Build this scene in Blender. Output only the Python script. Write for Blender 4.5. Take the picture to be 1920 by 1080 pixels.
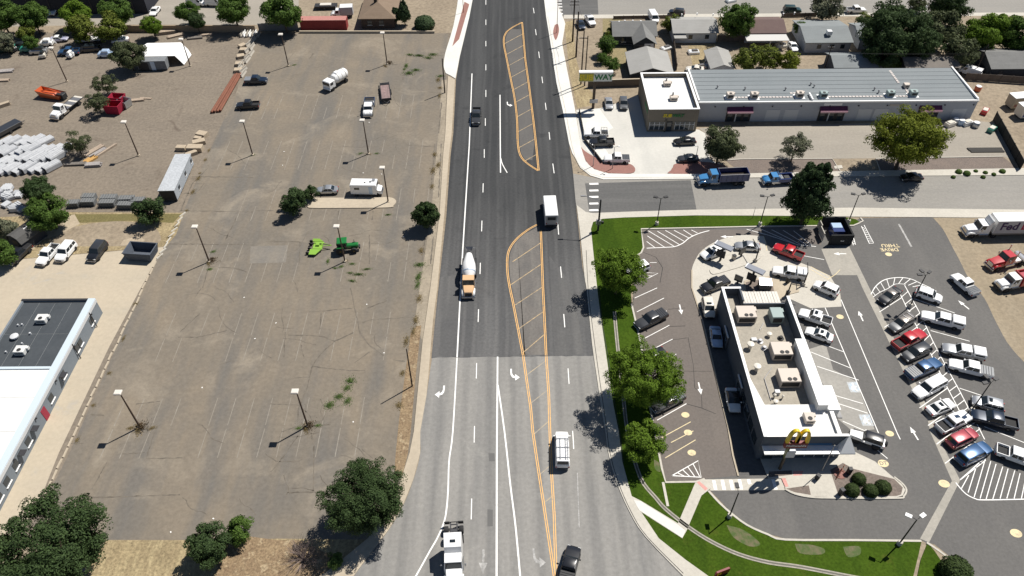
import bpy, bmesh, math, random
import numpy as np
from mathutils import Vector, Matrix
R = math.radians
random.seed(7)
scene = bpy.context.scene
for o in list(bpy.data.objects): bpy.data.objects.remove(o)
COL = scene.collection

# ---------------------------------------------------------------- camera
CAM_H = 92.0; FPX = 1431.95; PITCH = .779089; ROLL = -.0075046
_f = Vector((0, math.cos(PITCH), -math.sin(PITCH)))
_r0 = Vector((1, 0, 0)); _u0 = Vector((0, math.sin(PITCH), math.cos(PITCH)))
_r = _r0 * math.cos(ROLL) + _u0 * math.sin(ROLL)
_u = -_r0 * math.sin(ROLL) + _u0 * math.cos(ROLL)
cd = bpy.data.cameras.new('camera'); cam = bpy.data.objects.new('camera', cd); COL.objects.link(cam)
cd.sensor_width = 36; cd.lens = FPX / 1920 * 36; cd.clip_start = 1; cd.clip_end = 6000
M4 = Matrix((_r, _u, -_f)).transposed().to_4x4(); M4.translation = Vector((0, 0, CAM_H))
cam.matrix_world = M4
scene.camera = cam
# ---------------------------------------------------------------- light
SUN_EL = 57.4; SUN_V = Vector((.7963 * math.cos(R(SUN_EL)), .6049 * math.cos(R(SUN_EL)), math.sin(R(SUN_EL))))
world = bpy.data.worlds.new('World'); scene.world = world; world.use_nodes = True
nt = world.node_tree; nt.nodes.clear()
sky = nt.nodes.new('ShaderNodeTexSky'); sky.sky_type = 'NISHITA'; sky.sun_disc = False
sky.sun_elevation = R(SUN_EL); sky.sun_rotation = math.atan2(SUN_V.x, SUN_V.y)
sky.altitude = 1600; sky.air_density = 1.0; sky.dust_density = .6
bg = nt.nodes.new('ShaderNodeBackground'); bg.inputs[1].default_value = .05
wo = nt.nodes.new('ShaderNodeOutputWorld'); nt.links.new(sky.outputs[0], bg.inputs[0]); nt.links.new(bg.outputs[0], wo.inputs[0])
sd = bpy.data.lights.new('sun', 'SUN'); sd.energy = 4.9; sd.angle = R(.55); sd.color = (1, .955, .885)
sun = bpy.data.objects.new('sun', sd); COL.objects.link(sun)
sun.rotation_euler = (-SUN_V).to_track_quat('-Z', 'Y').to_euler(); sun.location = (60, 60, 120)
scene.view_settings.view_transform = 'Standard'; scene.view_settings.look = 'None'
scene.view_settings.exposure = 0.38; scene.view_settings.gamma = 1
scene.render.engine = 'CYCLES'

# ---------------------------------------------------------------- geometry helpers
def G(px, py, z=0.0):
    """photo pixel -> the point of the plane at height z that it shows"""
    d = _f * FPX + _r * (px - 960) + _u * (540 - py)
    t = (z - CAM_H) / d.z
    return Vector((d.x * t, d.y * t, z))
def SC(p):
    """pixels per metre at point p"""
    return FPX / (Vector(p) - Vector((0, 0, CAM_H))).dot(_f)

MATS = {}
def new_mat(name):
    m = bpy.data.materials.new(name); m.use_nodes = True
    return m, m.node_tree, m.node_tree.nodes['Principled BSDF']
def plain(name, col, rough=.6, metal=0., spec=.4, coat=0., alpha=None, emit=None):
    if name in MATS: return MATS[name]
    m, t, b = new_mat(name)
    b.inputs['Base Color'].default_value = (*col, 1); b.inputs['Roughness'].default_value = rough
    b.inputs['Metallic'].default_value = metal; b.inputs['Specular IOR Level'].default_value = spec
    if coat: b.inputs['Coat Weight'].default_value = coat; b.inputs['Coat Roughness'].default_value = .06
    MATS[name] = m; return m
def N(t, typ, **kw):
    n = t.nodes.new(typ)
    for k, v in kw.items(): setattr(n, k, v)
    return n
def noise(t, vec, scale, detail=4., rough=.55, stretch=None, dist=0.):
    if stretch is not None:
        mp = N(t, 'ShaderNodeMapping'); mp.inputs['Scale'].default_value = stretch
        if len(stretch) > 3: pass
        t.links.new(vec, mp.inputs[0]); vec = mp.outputs[0]
    n = N(t, 'ShaderNodeTexNoise'); n.inputs['Scale'].default_value = scale; n.inputs['Detail'].default_value = detail
    n.inputs['Roughness'].default_value = rough; n.inputs['Distortion'].default_value = dist
    t.links.new(vec, n.inputs['Vector']); return n.outputs[0]
def ramp(t, fac, stops):
    r = N(t, 'ShaderNodeValToRGB'); e = r.color_ramp.elements
    while len(e) < len(stops): e.new(.5)
    for el, (p, c) in zip(e, stops):
        el.position = p; el.color = (*c, 1) if len(c) == 3 else c
    t.links.new(fac, r.inputs[0]); return r.outputs[0]
def mix(t, fac, a, b, blend='MIX'):
    m = N(t, 'ShaderNodeMix', data_type='RGBA', blend_type=blend)
    for sock, v in ((m.inputs[0], fac), (m.inputs[6], a), (m.inputs[7], b)):
        if hasattr(v, 'links'): t.links.new(v, sock)
        elif isinstance(v, (int, float)): sock.default_value = v
        else: sock.default_value = (*v, 1)
    return m.outputs[2]
def surf(name, c1, c2, big=.08, fine=3., streak=None, streak_c=None, streak_amt=.5, spots=None, bump=.0, rough=.9, contrast=.25, fine_amt=.25, spec=.25, rot=0., tracks=None, ygrad=None):
    """weathered surface: two tones in patches, fine grain, optional streaks (tuple stretch) and stains, in metres"""
    if name in MATS: return MATS[name]
    m, t, b = new_mat(name)
    tc = N(t, 'ShaderNodeTexCoord'); v = tc.outputs['Object']
    if rot:
        mp = N(t, 'ShaderNodeMapping'); mp.inputs['Rotation'].default_value = (0, 0, rot); t.links.new(v, mp.inputs[0]); v = mp.outputs[0]
    f1 = noise(t, v, big, 5, .6, dist=.4)
    col = ramp(t, f1, [(.5 - contrast, c1), (.5 + contrast, c2)])
    if streak:
        f2 = noise(t, v, 1., 3, .6, stretch=streak)
        s = ramp(t, f2, [(.45, (0, 0, 0)), (.68, (1, 1, 1))])
        ms = N(t, 'ShaderNodeMath', operation='MULTIPLY'); t.links.new(s, ms.inputs[0]); ms.inputs[1].default_value = streak_amt
        col = mix(t, ms.outputs[0], col, streak_c)
    if tracks:
        per, ph, tcol, amt = tracks
        sx = N(t, 'ShaderNodeSeparateXYZ'); t.links.new(v, sx.inputs[0])
        wob = noise(t, v, 1., 2, .5, stretch=(.02, .05, 1)); ad = N(t, 'ShaderNodeMath', operation='MULTIPLY_ADD'); t.links.new(wob, ad.inputs[0]); ad.inputs[1].default_value = .9; t.links.new(sx.outputs[0], ad.inputs[2])
        a1 = N(t, 'ShaderNodeMath', operation='MULTIPLY_ADD'); t.links.new(ad.outputs[0], a1.inputs[0]); a1.inputs[1].default_value = 2 * math.pi / per; a1.inputs[2].default_value = math.pi / 2 - 2 * math.pi * (ph + .45) / per
        s1 = N(t, 'ShaderNodeMath', operation='SINE'); t.links.new(a1.outputs[0], s1.inputs[0])
        band = ramp(t, s1.outputs[0], [(.25, (0, 0, 0)), (.95, (1, 1, 1))]); brk = ramp(t, noise(t, v, 1., 4, .65, stretch=(.5, .045, 1)), [(.3, (.15, .15, .15)), (.65, (1, 1, 1))])
        m1 = N(t, 'ShaderNodeMath', operation='MULTIPLY'); t.links.new(band, m1.inputs[0]); t.links.new(brk, m1.inputs[1]); m2 = N(t, 'ShaderNodeMath', operation='MULTIPLY'); t.links.new(m1.outputs[0], m2.inputs[0]); m2.inputs[1].default_value = amt
        col = mix(t, m2.outputs[0], col, tcol)
    if spots:
        sc, lo, hi, c, amt = spots
        f3 = noise(t, v, sc, 4, .6, dist=.8)
        s = ramp(t, f3, [(lo, (0, 0, 0)), (hi, (1, 1, 1))])
        ms = N(t, 'ShaderNodeMath', operation='MULTIPLY'); t.links.new(s, ms.inputs[0]); ms.inputs[1].default_value = amt
        col = mix(t, ms.outputs[0], col, c)
    if ygrad:   # newer, darker surfacing beyond y1, worn paler nearer than y0, with a wandering edge
        y0, y1, k = ygrad; sy = N(t, 'ShaderNodeSeparateXYZ'); t.links.new(v, sy.inputs[0]); w = noise(t, v, 1., 4, .6, stretch=(.25, .04, 1))
        ma = N(t, 'ShaderNodeMath', operation='MULTIPLY_ADD'); t.links.new(w, ma.inputs[0]); ma.inputs[1].default_value = 26.; t.links.new(sy.outputs[1], ma.inputs[2])
        mr = N(t, 'ShaderNodeMapRange'); t.links.new(ma.outputs[0], mr.inputs[0]); mr.inputs[1].default_value = y0 + 13; mr.inputs[2].default_value = y1 + 13
        col = mix(t, 1., col, ramp(t, mr.outputs[0], [(0, (1, 1, 1)), (1, k)]), 'MULTIPLY')
    f4 = noise(t, v, fine, 3, .7)
    g = ramp(t, f4, [(.25, (1 - fine_amt,) * 3), (.75, (1 + fine_amt * .6,) * 3)])
    col = mix(t, 1., col, g, 'MULTIPLY')
    t.links.new(col, b.inputs['Base Color']); b.inputs['Roughness'].default_value = rough; b.inputs['Specular IOR Level'].default_value = spec
    if bump:
        bp = N(t, 'ShaderNodeBump'); bp.inputs['Strength'].default_value = bump; bp.inputs['Distance'].default_value = .04
        t.links.new(f4, bp.inputs['Height']); t.links.new(bp.outputs[0], b.inputs['Normal'])
    MATS[name] = m; return m
def paint(name, col, metal=.0, rough=.28):
    return plain('paint_' + name, col, rough, metal, .5, .6)

# surface colours -------------------------------------------------------
LOT = surf('lot_asphalt', (.214, .178, .134), (.160, .141, .116), .06, 1.6, (.2, .03, 1), (.128, .122, .113), .75, (.11, .54, .72, (.262, .225, .175), .8), .3, fine_amt=.18, contrast=.16)
YARD = surf('yard_dirt', (.218, .182, .142), (.175, .148, .118), .1, 1.6, (.06, .3, 1), (.225, .188, .145), .5, (.14, .6, .72, (.115, .09, .07), .7), .5, fine_amt=.3)
DIRT = surf('pale_dirt', (.31, .255, .185), (.235, .19, .138), .12, 1.2, None, None, 0, (.4, .6, .7, (.22, .175, .12), .6), .6, fine_amt=.35)
DRYG = surf('dry_grass_ground', (.33, .26, .15), (.23, .18, .105), .3, 2.5, (1.5, .25, 1), (.42, .345, .20), .7, None, .8, fine_amt=.5)
MULCH = surf('wood_mulch', (.30, .22, .13), (.19, .13, .08), .7, 3.5, None, None, 0, (1.1, .55, .65, (.38, .30, .19), .8), .9, fine_amt=.55)
ROADD = surf('road_asphalt_dark', (.080, .081, .083), (.104, .103, .102), .06, 2.4, (.3, .010, 1), (.15, .148, .145), .75, (.2, .6, .75, (.06, .061, .063), .6), .25, fine_amt=.22, tracks=(1.77, -6.2, (.155, .152, .148), .55), ygrad=(88, 118, (.53, .545, .56)), spec=.15)
ROADL = surf('road_concrete_light', (.235, .228, .214), (.275, .264, .245), .07, 1.8, (.32, .012, 1), (.165, .163, .158), .75, (.22, .62, .74, (.31, .30, .275), .5), .2, fine_amt=.16, tracks=(3.53, -7.1, (.14, .138, .134), .5))
STREET = surf('street_grey', (.24, .228, .206), (.28, .266, .242), .05, 2., (.03, .4, 1), (.22, .212, .198), .5, None, .2, fine_amt=.14)
STREETD = surf('street_grey_dark', (.094, .094, .093), (.12, .118, .114), .08, 2., (.03, .5, 1), (.165, .161, .154), .4, None, .2, fine_amt=.16)
MCD = surf('lot_grey', (.132, .127, .120), (.110, .107, .104), .09, 2.4, (.2, .05, 1), (.155, .148, .138), .5, (.5, .68, .74, (.10, .098, .095), .5), .25, fine_amt=.17)
MCDB = surf('lot_brown_grey', (.158, .136, .120), (.134, .119, .109), .09, 2.4, (.2, .05, 1), (.178, .156, .138), .45, None, .25, fine_amt=.17)
STRIP = surf('lot_tan', (.31, .28, .235), (.265, .242, .208), .08, 2., (.04, .25, 1), (.34, .31, .262), .4, None, .2, fine_amt=.14)
CONC = surf('concrete', (.52, .49, .43), (.44, .415, .36), .18, 2.4, None, None, 0, (.5, .62, .75, (.36, .335, .29), .6), .2, fine_amt=.12)
CONCW = surf('concrete_new', (.66, .65, .61), (.58, .57, .53), .15, 2., None, None, 0, (.4, .64, .76, (.47, .455, .42), .5), .1, fine_amt=.08)
CONCO = surf('concrete_old_tan', (.46, .395, .30), (.40, .342, .262), .1, 1.6, (.3, .04, 1), (.36, .31, .24), .5, None, .2, fine_amt=.12)
CONCT = surf('concrete_drive_tan', (.455, .39, .295), (.40, .345, .265), .08, 1.5, (.06, .2, 1), (.37, .33, .26), .5, (.2, .62, .75, (.33, .32, .3), .6), .1, fine_amt=.1)
BRICKP = surf('red_paver', (.30, .155, .13), (.25, .13, .11), .5, 6., None, None, 0, None, .3, fine_amt=.25)
GRASS = surf('lawn_grass', (.036, .070, .006), (.054, .092, .009), .16, 3., (.3, .05, 1), (.029, .058, .006), .7, (.4, .60, .74, (.078, .088, .016), .5), .7, fine_amt=.4, spec=.05)
PLANT = surf('planter_gravel', (.20, .16, .135), (.15, .125, .11), .4, 4., None, None, 0, None, .6, fine_amt=.4)
# worn paint: the road shows through where traffic has rubbed it off
def worn(name, col, under, lo=.42, hi=.6, sc=1.3):
    if name in MATS: return MATS[name]
    m, t, b = new_mat(name); tc = N(t, 'ShaderNodeTexCoord')
    f = noise(t, tc.outputs['Object'], sc, 5, .7)
    s = ramp(t, f, [(lo, (0, 0, 0)), (hi, (1, 1, 1))])
    t.links.new(mix(t, s, under, col), b.inputs['Base Color']); b.inputs['Roughness'].default_value = .8
    MATS[name] = m; return m
WHITE = worn('road_paint_white', (.80, .79, .76), (.5, .5, .48), .25, .45)
WHITEW = worn('road_paint_white_worn', (.50, .49, .47), (.25, .245, .235), .42, .66, .9)
WHITEF = worn('lot_paint_faint', (.285, .262, .225), (.215, .19, .155), .48, .68, .7)
ORANGE = worn('road_paint_orange', (.74, .43, .15), (.45, .33, .19), .28, .48)
ORANGEH = worn('road_paint_orange_pale', (.50, .36, .19), (.24, .19, .13), .38, .6)
ORANGEF = worn('road_paint_orange_faint', (.42, .34, .22), (.28, .255, .22), .42, .62, .7)
YELLOWP = worn('lot_paint_yellow', (.66, .55, .33), (.36, .31, .22), .3, .5)
SOIL = worn('bare_soil', (.13, .105, .055), (.045, .080, .008), .42, .66, .9)
CRACK = plain('crack_dark', (.07, .058, .046), .95, 0, .1)
CRACKL = worn('crack_seam', (.085, .072, .056), (.15, .128, .10), .38, .62, .6)
TAR = plain('tar_line', (.055, .053, .052), .9, 0, .1)

# ---------------------------------------------------------------- object helpers
def link(o, parent=None):
    COL.objects.link(o)
    if parent is not None: o.parent = parent
    return o
def tag(o, label=None, cat=None, group=None, kind=None):
    if label: o['label'] = label
    if cat: o['category'] = cat
    if group: o['group'] = group
    if kind: o['kind'] = kind
    return o
def empty(name, loc=(0, 0, 0), rz=0., label=None, cat=None, group=None):
    o = bpy.data.objects.new(name, None); o.location = loc; o.rotation_euler = (0, 0, rz); o.empty_display_size = .3
    COL.objects.link(o); return tag(o, label, cat, group)
def smooth(me, ang=38):
    me.polygons.foreach_set('use_smooth', [True] * len(me.polygons))
    me.set_sharp_from_angle(angle=R(ang))
class MB:
    """collects shapes; build() links them as one mesh object"""
    def __init__(s): s.v = []; s.f = []
    def add(s, vs, fs):
        o = len(s.v); s.v += [tuple(v) for v in vs]; s.f += [tuple(i + o for i in f) for f in fs]; return s
    def box(s, x0, x1, y0, y1, z0, z1, ch=0., top=None):
        """axis box; ch chamfers the top edges; top = (dx, dy) shrinks the top"""
        if ch:
            c = min(ch, (x1 - x0) * .45, (y1 - y0) * .45, (z1 - z0) * .45)
            rings = [(0, 0, z0), (0, 0, z1 - c), (c, c, z1)]
        elif top: rings = [(0, 0, z0), (top[0], top[1], z1)]
        else: rings = [(0, 0, z0), (0, 0, z1)]
        vs = []
        for dx, dy, z in rings: vs += [(x0 + dx, y0 + dy, z), (x1 - dx, y0 + dy, z), (x1 - dx, y1 - dy, z), (x0 + dx, y1 - dy, z)]
        n = len(rings); fs = [(3, 2, 1, 0), tuple(4 * (n - 1) + i for i in range(4))]
        for k in range(n - 1):
            for i in range(4): fs.append((4 * k + i, 4 * k + (i + 1) % 4, 4 * k + 4 + (i + 1) % 4, 4 * k + 4 + i))
        return s.add(vs, fs)
    def obox(s, c, ex, ey, ez):
        """box from centre and three half-axis vectors"""
        c, ex, ey, ez = map(Vector, (c, ex, ey, ez))
        vs = [c + ex * a + ey * b + ez * d for d in (-1, 1) for a, b in ((-1, -1), (1, -1), (1, 1), (-1, 1))]
        return s.add(vs, [(3, 2, 1, 0), (4, 5, 6, 7)] + [(i, (i + 1) % 4, 4 + (i + 1) % 4, 4 + i) for i in range(4)])
    def cyl(s, p, q, r0, r1=None, n=10, cap=True):
        p, q = Vector(p), Vector(q); r1 = r0 if r1 is None else r1
        d = (q - p).normalized(); a = d.orthogonal().normalized(); b = d.cross(a)
        vs = [pt + (a * math.cos(2 * math.pi * i / n) + b * math.sin(2 * math.pi * i / n)) * r for pt, r in ((p, r0), (q, r1)) for i in range(n)]
        fs = [(i, (i + 1) % n, n + (i + 1) % n, n + i) for i in range(n)]
        if cap: fs += [tuple(range(n - 1, -1, -1)), tuple(range(n, 2 * n))]
        return s.add(vs, fs)
    def tube(s, pts, r, n=6):
        for a, b in zip(pts[:-1], pts[1:]): s.cyl(a, b, r, n=n)
        return s
    def lathe(s, prof, n=14, c=(0, 0, 0), axis='z'):
        vs = []; 
        for r, h in prof:
            for i in range(n):
                a = 2 * math.pi * i / n; x, y = r * math.cos(a), r * math.sin(a)
                vs.append((c[0] + x, c[1] + y, c[2] + h) if axis == 'z' else ((c[0] + h, c[1] + x, c[2] + y) if axis == 'x' else (c[0] + x, c[1] + h, c[2] + y)))
        k = len(prof); fs = [(j * n + i, j * n + (i + 1) % n, (j + 1) * n + (i + 1) % n, (j + 1) * n + i) for j in range(k - 1) for i in range(n)]
        fs += [tuple(range(n - 1, -1, -1)), tuple((k - 1) * n + i for i in range(n))]
        return s.add(vs, fs)
    def loft(s, rings, closed=True, caps=True):
        n = len(rings[0]); vs = [v for r in rings for v in r]; fs = []
        for j in range(len(rings) - 1):
            for i in range(n if closed else n - 1): fs.append((j * n + i, j * n + (i + 1) % n, (j + 1) * n + (i + 1) % n, (j + 1) * n + i))
        if caps: fs += [tuple(range(n - 1, -1, -1)), tuple((len(rings) - 1) * n + i for i in range(n))]
        return s.add(vs, fs)
    def prism(s, pts, z0, z1):
        n = len(pts); vs = [(p[0], p[1], z0) for p in pts] + [(p[0], p[1], z1) for p in pts]
        return s.add(vs, [tuple(range(n - 1, -1, -1)), tuple(range(n, 2 * n))] + [(i, (i + 1) % n, n + (i + 1) % n, n + i) for i in range(n)])
    def mesh(s, name, sm=None, fix=True):
        me = bpy.data.meshes.new(name); me.from_pydata(s.v, [], s.f); me.update()
        if fix:
            bm = bmesh.new(); bm.from_mesh(me); bmesh.ops.recalc_face_normals(bm, faces=bm.faces); bm.to_mesh(me); bm.free()
        if sm: smooth(me, sm)
        return me
    def build(s, name, mat, parent=None, sm=None, fix=True):
        me = s.mesh(name, sm, fix); me.materials.append(mat)
        return link(bpy.data.objects.new(name, me), parent)
def inst(name, me, mat, parent=None):
    """object on shared mesh data with its own material"""
    o = bpy.data.objects.new(name, me)
    if not me.materials: me.materials.append(None)
    o.material_slots[0].link = 'OBJECT'; o.material_slots[0].material = mat
    return link(o, parent)
def cr(pts, k=6, closed=False):
    """Catmull-Rom through points (2-D or 3-D tuples)"""
    P = [Vector(p).to_3d() if len(p) == 2 else Vector(p) for p in pts]; out = []; n = len(P)
    for i in range(n if closed else n - 1):
        if closed: a, b, c, d = P[i - 1], P[i], P[(i + 1) % n], P[(i + 2) % n]
        else: a, b, c, d = P[max(i - 1, 0)], P[i], P[i + 1], P[min(i + 2, n - 1)]
        for j in range(k):
            t = j / k; out.append(.5 * ((2 * b) + (-a + c) * t + (2 * a - 5 * b + 4 * c - d) * t * t + (-a + 3 * b - 3 * c + d) * t ** 3))
    if not closed: out.append(P[-1])
    return out
def GP(pts, z=0.): return [G(p[0], p[1], z) for p in pts]
def flat(name, pts, z, mat, parent=None, kind='structure', world=False):
    """one level sheet; pts are photo pixels on the ground (or world points)"""
    P = pts if world else GP(pts)
    bm = bmesh.new(); vs = [bm.verts.new((p[0], p[1], z)) for p in P]
    f = bm.faces.new(vs); f.normal_update()
    if f.normal.z < 0: f.normal_flip()
    bmesh.ops.triangulate(bm, faces=[f]); me = bpy.data.meshes.new(name); bm.to_mesh(me); bm.free()
    me.materials.append(mat); o = link(bpy.data.objects.new(name, me), parent)
    if parent is None: o['kind'] = kind
    return o
def slab(name, pts, z0, z1, mat, parent=None, kind='structure', world=False):
    P = pts if world else GP(pts)
    bm = bmesh.new(); vs = [bm.verts.new((p[0], p[1], z1)) for p in P]
    f = bm.faces.new(vs); f.normal_update()
    if f.normal.z < 0: f.normal_flip()
    g = bmesh.ops.extrude_face_region(bm, geom=[f])
    bmesh.ops.translate(bm, verts=[e for e in g['geom'] if isinstance(e, bmesh.types.BMVert)], vec=(0, 0, z0 - z1))
    bmesh.ops.triangulate(bm, faces=[q for q in bm.faces if len(q.verts) > 4]); bmesh.ops.recalc_face_normals(bm, faces=bm.faces)
    me = bpy.data.meshes.new(name); bm.to_mesh(me); bm.free(); me.materials.append(mat)
    o = link(bpy.data.objects.new(name, me), parent)
    if parent is None and kind: o['kind'] = kind
    return o
def offs(P, w):
    """left and right offsets of a polyline by w"""
    L, Rr = [], []
    for i, p in enumerate(P):
        a = P[max(i - 1, 0)]; b = P[min(i + 1, len(P) - 1)]; d = Vector((b[0] - a[0], b[1] - a[1])); d = d.normalized() if d.length else Vector((1, 0))
        n = Vector((-d.y, d.x)) * w; L.append((p[0] + n.x, p[1] + n.y)); Rr.append((p[0] - n.x, p[1] - n.y))
    return L, Rr
def strip(name, pts, w, z, mat, parent=None, world=False, jag=0.):
    P = pts if world else GP(pts); L, Q = offs(P, w / 2); vs = []; 
    for a, b in zip(L, Q):
        j = random.uniform(1 - jag, 1 + jag) if jag else 1.
        m = ((a[0] + b[0]) / 2, (a[1] + b[1]) / 2)
        vs += [(m[0] + (a[0] - m[0]) * j, m[1] + (a[1] - m[1]) * j, z), (m[0] + (b[0] - m[0]) * j, m[1] + (b[1] - m[1]) * j, z)]
    me = bpy.data.meshes.new(name); me.from_pydata(vs, [], [(2 * i, 2 * i + 1, 2 * i + 3, 2 * i + 2) for i in range(len(P) - 1)]); me.update()
    me.materials.append(mat); o = link(bpy.data.objects.new(name, me), parent)
    if parent is None: o['kind'] = 'structure'
    return o
def kerb(name, pts, w, h, mat, parent=None, world=False, z0=0.):
    P = pts if world else GP(pts); L, Q = offs(P, w / 2)
    rings = [[(a[0], a[1], z0), (a[0], a[1], z0 + h), (b[0], b[1], z0 + h), (b[0], b[1], z0)] for a, b in zip(L, Q)]
    o = MB().loft(rings).build(name, mat, parent)
    if parent is None: o['kind'] = 'structure'
    return o
# ================================================================ the setting: ground, roads, pavements
def Z(ox, oy, pts, s=4.): return [(ox + x / s, oy + y / s) for x, y in pts]
def SM(pts, k=5): return [(p.x, p.y) for p in cr(pts, k)]
me = bpy.data.meshes.new('ground'); S = 3000
me.from_pydata([(-S, -S, 0), (S, -S, 0), (S, S, 0), (-S, S, 0)], [], [(0, 1, 2, 3)]); me.materials.append(DIRT)
ground = link(bpy.data.objects.new('ground', me)); ground['kind'] = 'structure'
yard = flat('yard_ground', [(-500, 61), (480, 62), (845, 62), (838, 250), (826, 330), (800, 560), (720, 1010), (300, 1010), (-700, 1010)], .006, YARD)
backlot = flat('back_lot', [(-700, -60), (560, -60), (560, 15), (490, 47), (240, 46), (-500, 58)], .006, STRIP)
lot = flat('parking_lot', [(488, 64), (841, 64), (835, 110), (838, 200), (834, 270), (826, 380), (808, 540), (796, 640), (778, 810), (768, 855), (750, 905), (735, 950), (690, 1012), (205, 1012), (60, 985), (130, 850), (290, 490), (345, 395), (385, 300), (440, 180)], .012, LOT)
drive = flat('concrete_drive', [(-260, 500), (0, 497), (20, 488), (310, 463), (290, 492), (205, 650), (110, 850), (70, 950), (20, 1040), (-400, 1040)], .018, CONCT)
verge = flat('dry_verge', [(-80, 410), (60, 405), (125, 398), (345, 399), (330, 440), (312, 462), (20, 487), (0, 496), (-100, 500)], .02, DRYG)
flat('verge_patch', SM([(165, 420), (220, 415), (280, 422), (300, 440), (290, 458), (200, 462), (110, 460), (95, 445), (120, 430), (165, 420)], 4), .024, DIRT, verge)
flat('verge_patch', [(130, 402), (340, 401), (325, 418), (240, 414), (150, 418)], .024, surf('olive_grass', (.17, .145, .06), (.14, .12, .05), .5, 3, bump=.6, fine_amt=.4), verge)
for p in ([(100, 410), (140, 402), (150, 420), (110, 440), (80, 450), (60, 470), (40, 470)], [(232, 450), (260, 443), (272, 450), (265, 458), (225, 460)]):
    flat('verge_patch', p, .027, surf('verge_sand', (.42, .35, .26), (.34, .28, .2), .5, 3, fine_amt=.2), verge)
verge2 = flat('dry_verge', [(200, 1013), (430, 1013), (520, 1010), (700, 1012), (640, 1080), (600, 1150), (100, 1150)], .02, DRYG)
flat('mulch_bed', [(425, 1000), (520, 1013), (560, 1013), (640, 1050), (600, 1130), (400, 1130), (410, 1050)], .026, MULCH, verge2)
verge3 = flat('dry_verge', [(790, 610), (781, 612), (770, 625), (757, 720), (748, 790), (742, 850), (738, 905), (755, 890), (765, 850), (770, 812), (780, 700)], .02, MULCH)

# main road
L_EDGE = [(893, -60), (888, -10), (880, 32), (862, 107), (855, 150), (850, 250), (845, 290), (837, 405), (820, 560), (809, 672)]
R_EDGE = [(1114, 667), (1100, 540), (1092, 500), (1086, 440), (1080, 385), (1074, 320), (1067, 270), (1055, 207), (1042, 150), (1035, 100), (1024, 32), (1019, -10), (1012, -60)]
_rj = random.Random(4)
road = flat('main_road', L_EDGE + [(812 + i * 7.5, 671 - .1 * (i * 7.5 / 7.5) + _rj.uniform(-.7, .9)) for i in range(1, 40)] + R_EDGE, .0255, ROADD)
R_LOW = [(1113, 660), (1120, 715), (1128, 770), (1135, 810), (1140, 847), (1155, 902), (1180, 960), (1210, 1007), (1280, 1080), (1380, 1180)]
L_LOW = [(811, 664), (800, 740), (788, 810), (788, 850), (775, 900), (755, 950), (728, 995), (705, 1025), (677, 1062), (610, 1140)]
road2 = flat('main_road_concrete', [L_LOW[0]] + SM(L_LOW[1:], 4) + [(600, 1300), (1500, 1300)] + SM(R_LOW, 4)[::-1], .024, ROADL)
# cross streets
street = flat('side_street', [(1072, 325), (1107, 332), (1131, 337), (1302, 336), (1600, 331), (2300, 327), (2300, 397), (1920, 396), (1600, 390), (1305, 394), (1105, 400), (1081, 390)], .02, STREET)
flat('asphalt_patch', [(1097, 344), (1295, 338), (1306, 393), (1105, 399)], .026, STREETD, street)
street2 = flat('back_street', [(1030, -80), (2500, -110), (2500, 24), (1920, 26), (1500, 28), (1057, 33), (1035, 10)], .012, STREET)
flat('asphalt_patch', [(1041, -12), (1120, -12), (1122, 28), (1056, 30)], .017, STREETD, street2)
flat('street_gutter', [(1057, 28), (1500, 25), (2400, 22), (2400, 28), (1500, 31), (1057, 35)], .03, CONC, street2)
# pavements with kerbs
pav = slab('pavement', [(840, 143), (835, 250), (831, 290), (824, 405), (807, 540), (792, 645), (776, 810), (768, 850), (752, 900), (735, 950), (690, 1010), (610, 1075), (560, 1100), (620, 1140)] + [(677, 1062), (705, 1025), (728, 995), (755, 950), (775, 900), (788, 850), (788, 810), (800, 740), (806, 672), (812, 600), (820, 540), (833, 405), (842, 290), (847, 250), (853, 150)], .0, .13, CONCO)
pav1 = slab('pavement', SM([(864, -60), (860, -10), (850, 50), (835, 100), (832, 125), (836, 138)], 3) + [(846, 143), (854, 148), (862, 107), (880, 32), (888, -10), (892, -60)], 0, .13, CONCW)
flat('paver_strip', [(871, 4), (880, 9), (861, 74), (848, 88)], .136, BRICKP, pav1)
pav2 = slab('pavement', [(1014, -60), (1019, -10), (1024, 32), (1035, 100), (1042, 150), (1055, 207), (1067, 270), (1073, 288), (1080, 300), (1088, 315), (1107, 330), (1131, 337), (1302, 336), (1390, 334), (1390, 326), (1183, 327), (1141, 326), (1114, 318), (1098, 303), (1088, 273), (1080, 215), (1070, 165), (1062, 125), (1054, 82), (1060, 45), (1056, 34), (1045, 10), (1036, -60)], 0, .12, CONCW)
flat('paver_island', SM([(1040, 48), (1046, 46), (1048, 60), (1042, 76), (1037, 62), (1040, 48)], 4), .127, BRICKP, pav2)
kerb('kerb_line', [(1027, 32), (1039, 100), (1047, 150), (1060, 207), (1072, 272), (1078, 295), (1086, 311), (1107, 327), (1131, 333.5), (1300, 333)], .16, .012, CONC, pav2, z0=.12)
R2 = [(1081, 385), (1088, 440), (1096, 520), (1100, 545), (1110, 645), (1120, 715), (1128, 770), (1135, 810), (1140, 847), (1155, 902), (1180, 960), (1210, 1007), (1280, 1080), (1330, 1130)]
O2 = [(1380, 1130), (1327, 1080), (1285, 1050), (1235, 1010), (1205, 965), (1184, 930), (1167, 867), (1160, 810), (1150, 760), (1140, 690), (1127, 600), (1120, 545), (1112, 470), (1108, 430), (1112, 417), (1130, 411), (1170, 408.5), (1305, 404.5)]
pav3 = slab('pavement', SM(R2, 3) + O2 + [(1305, 394), (1170, 398), (1112, 400.5), (1098, 398)], 0, .12, CONCW if False else CONC)
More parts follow.
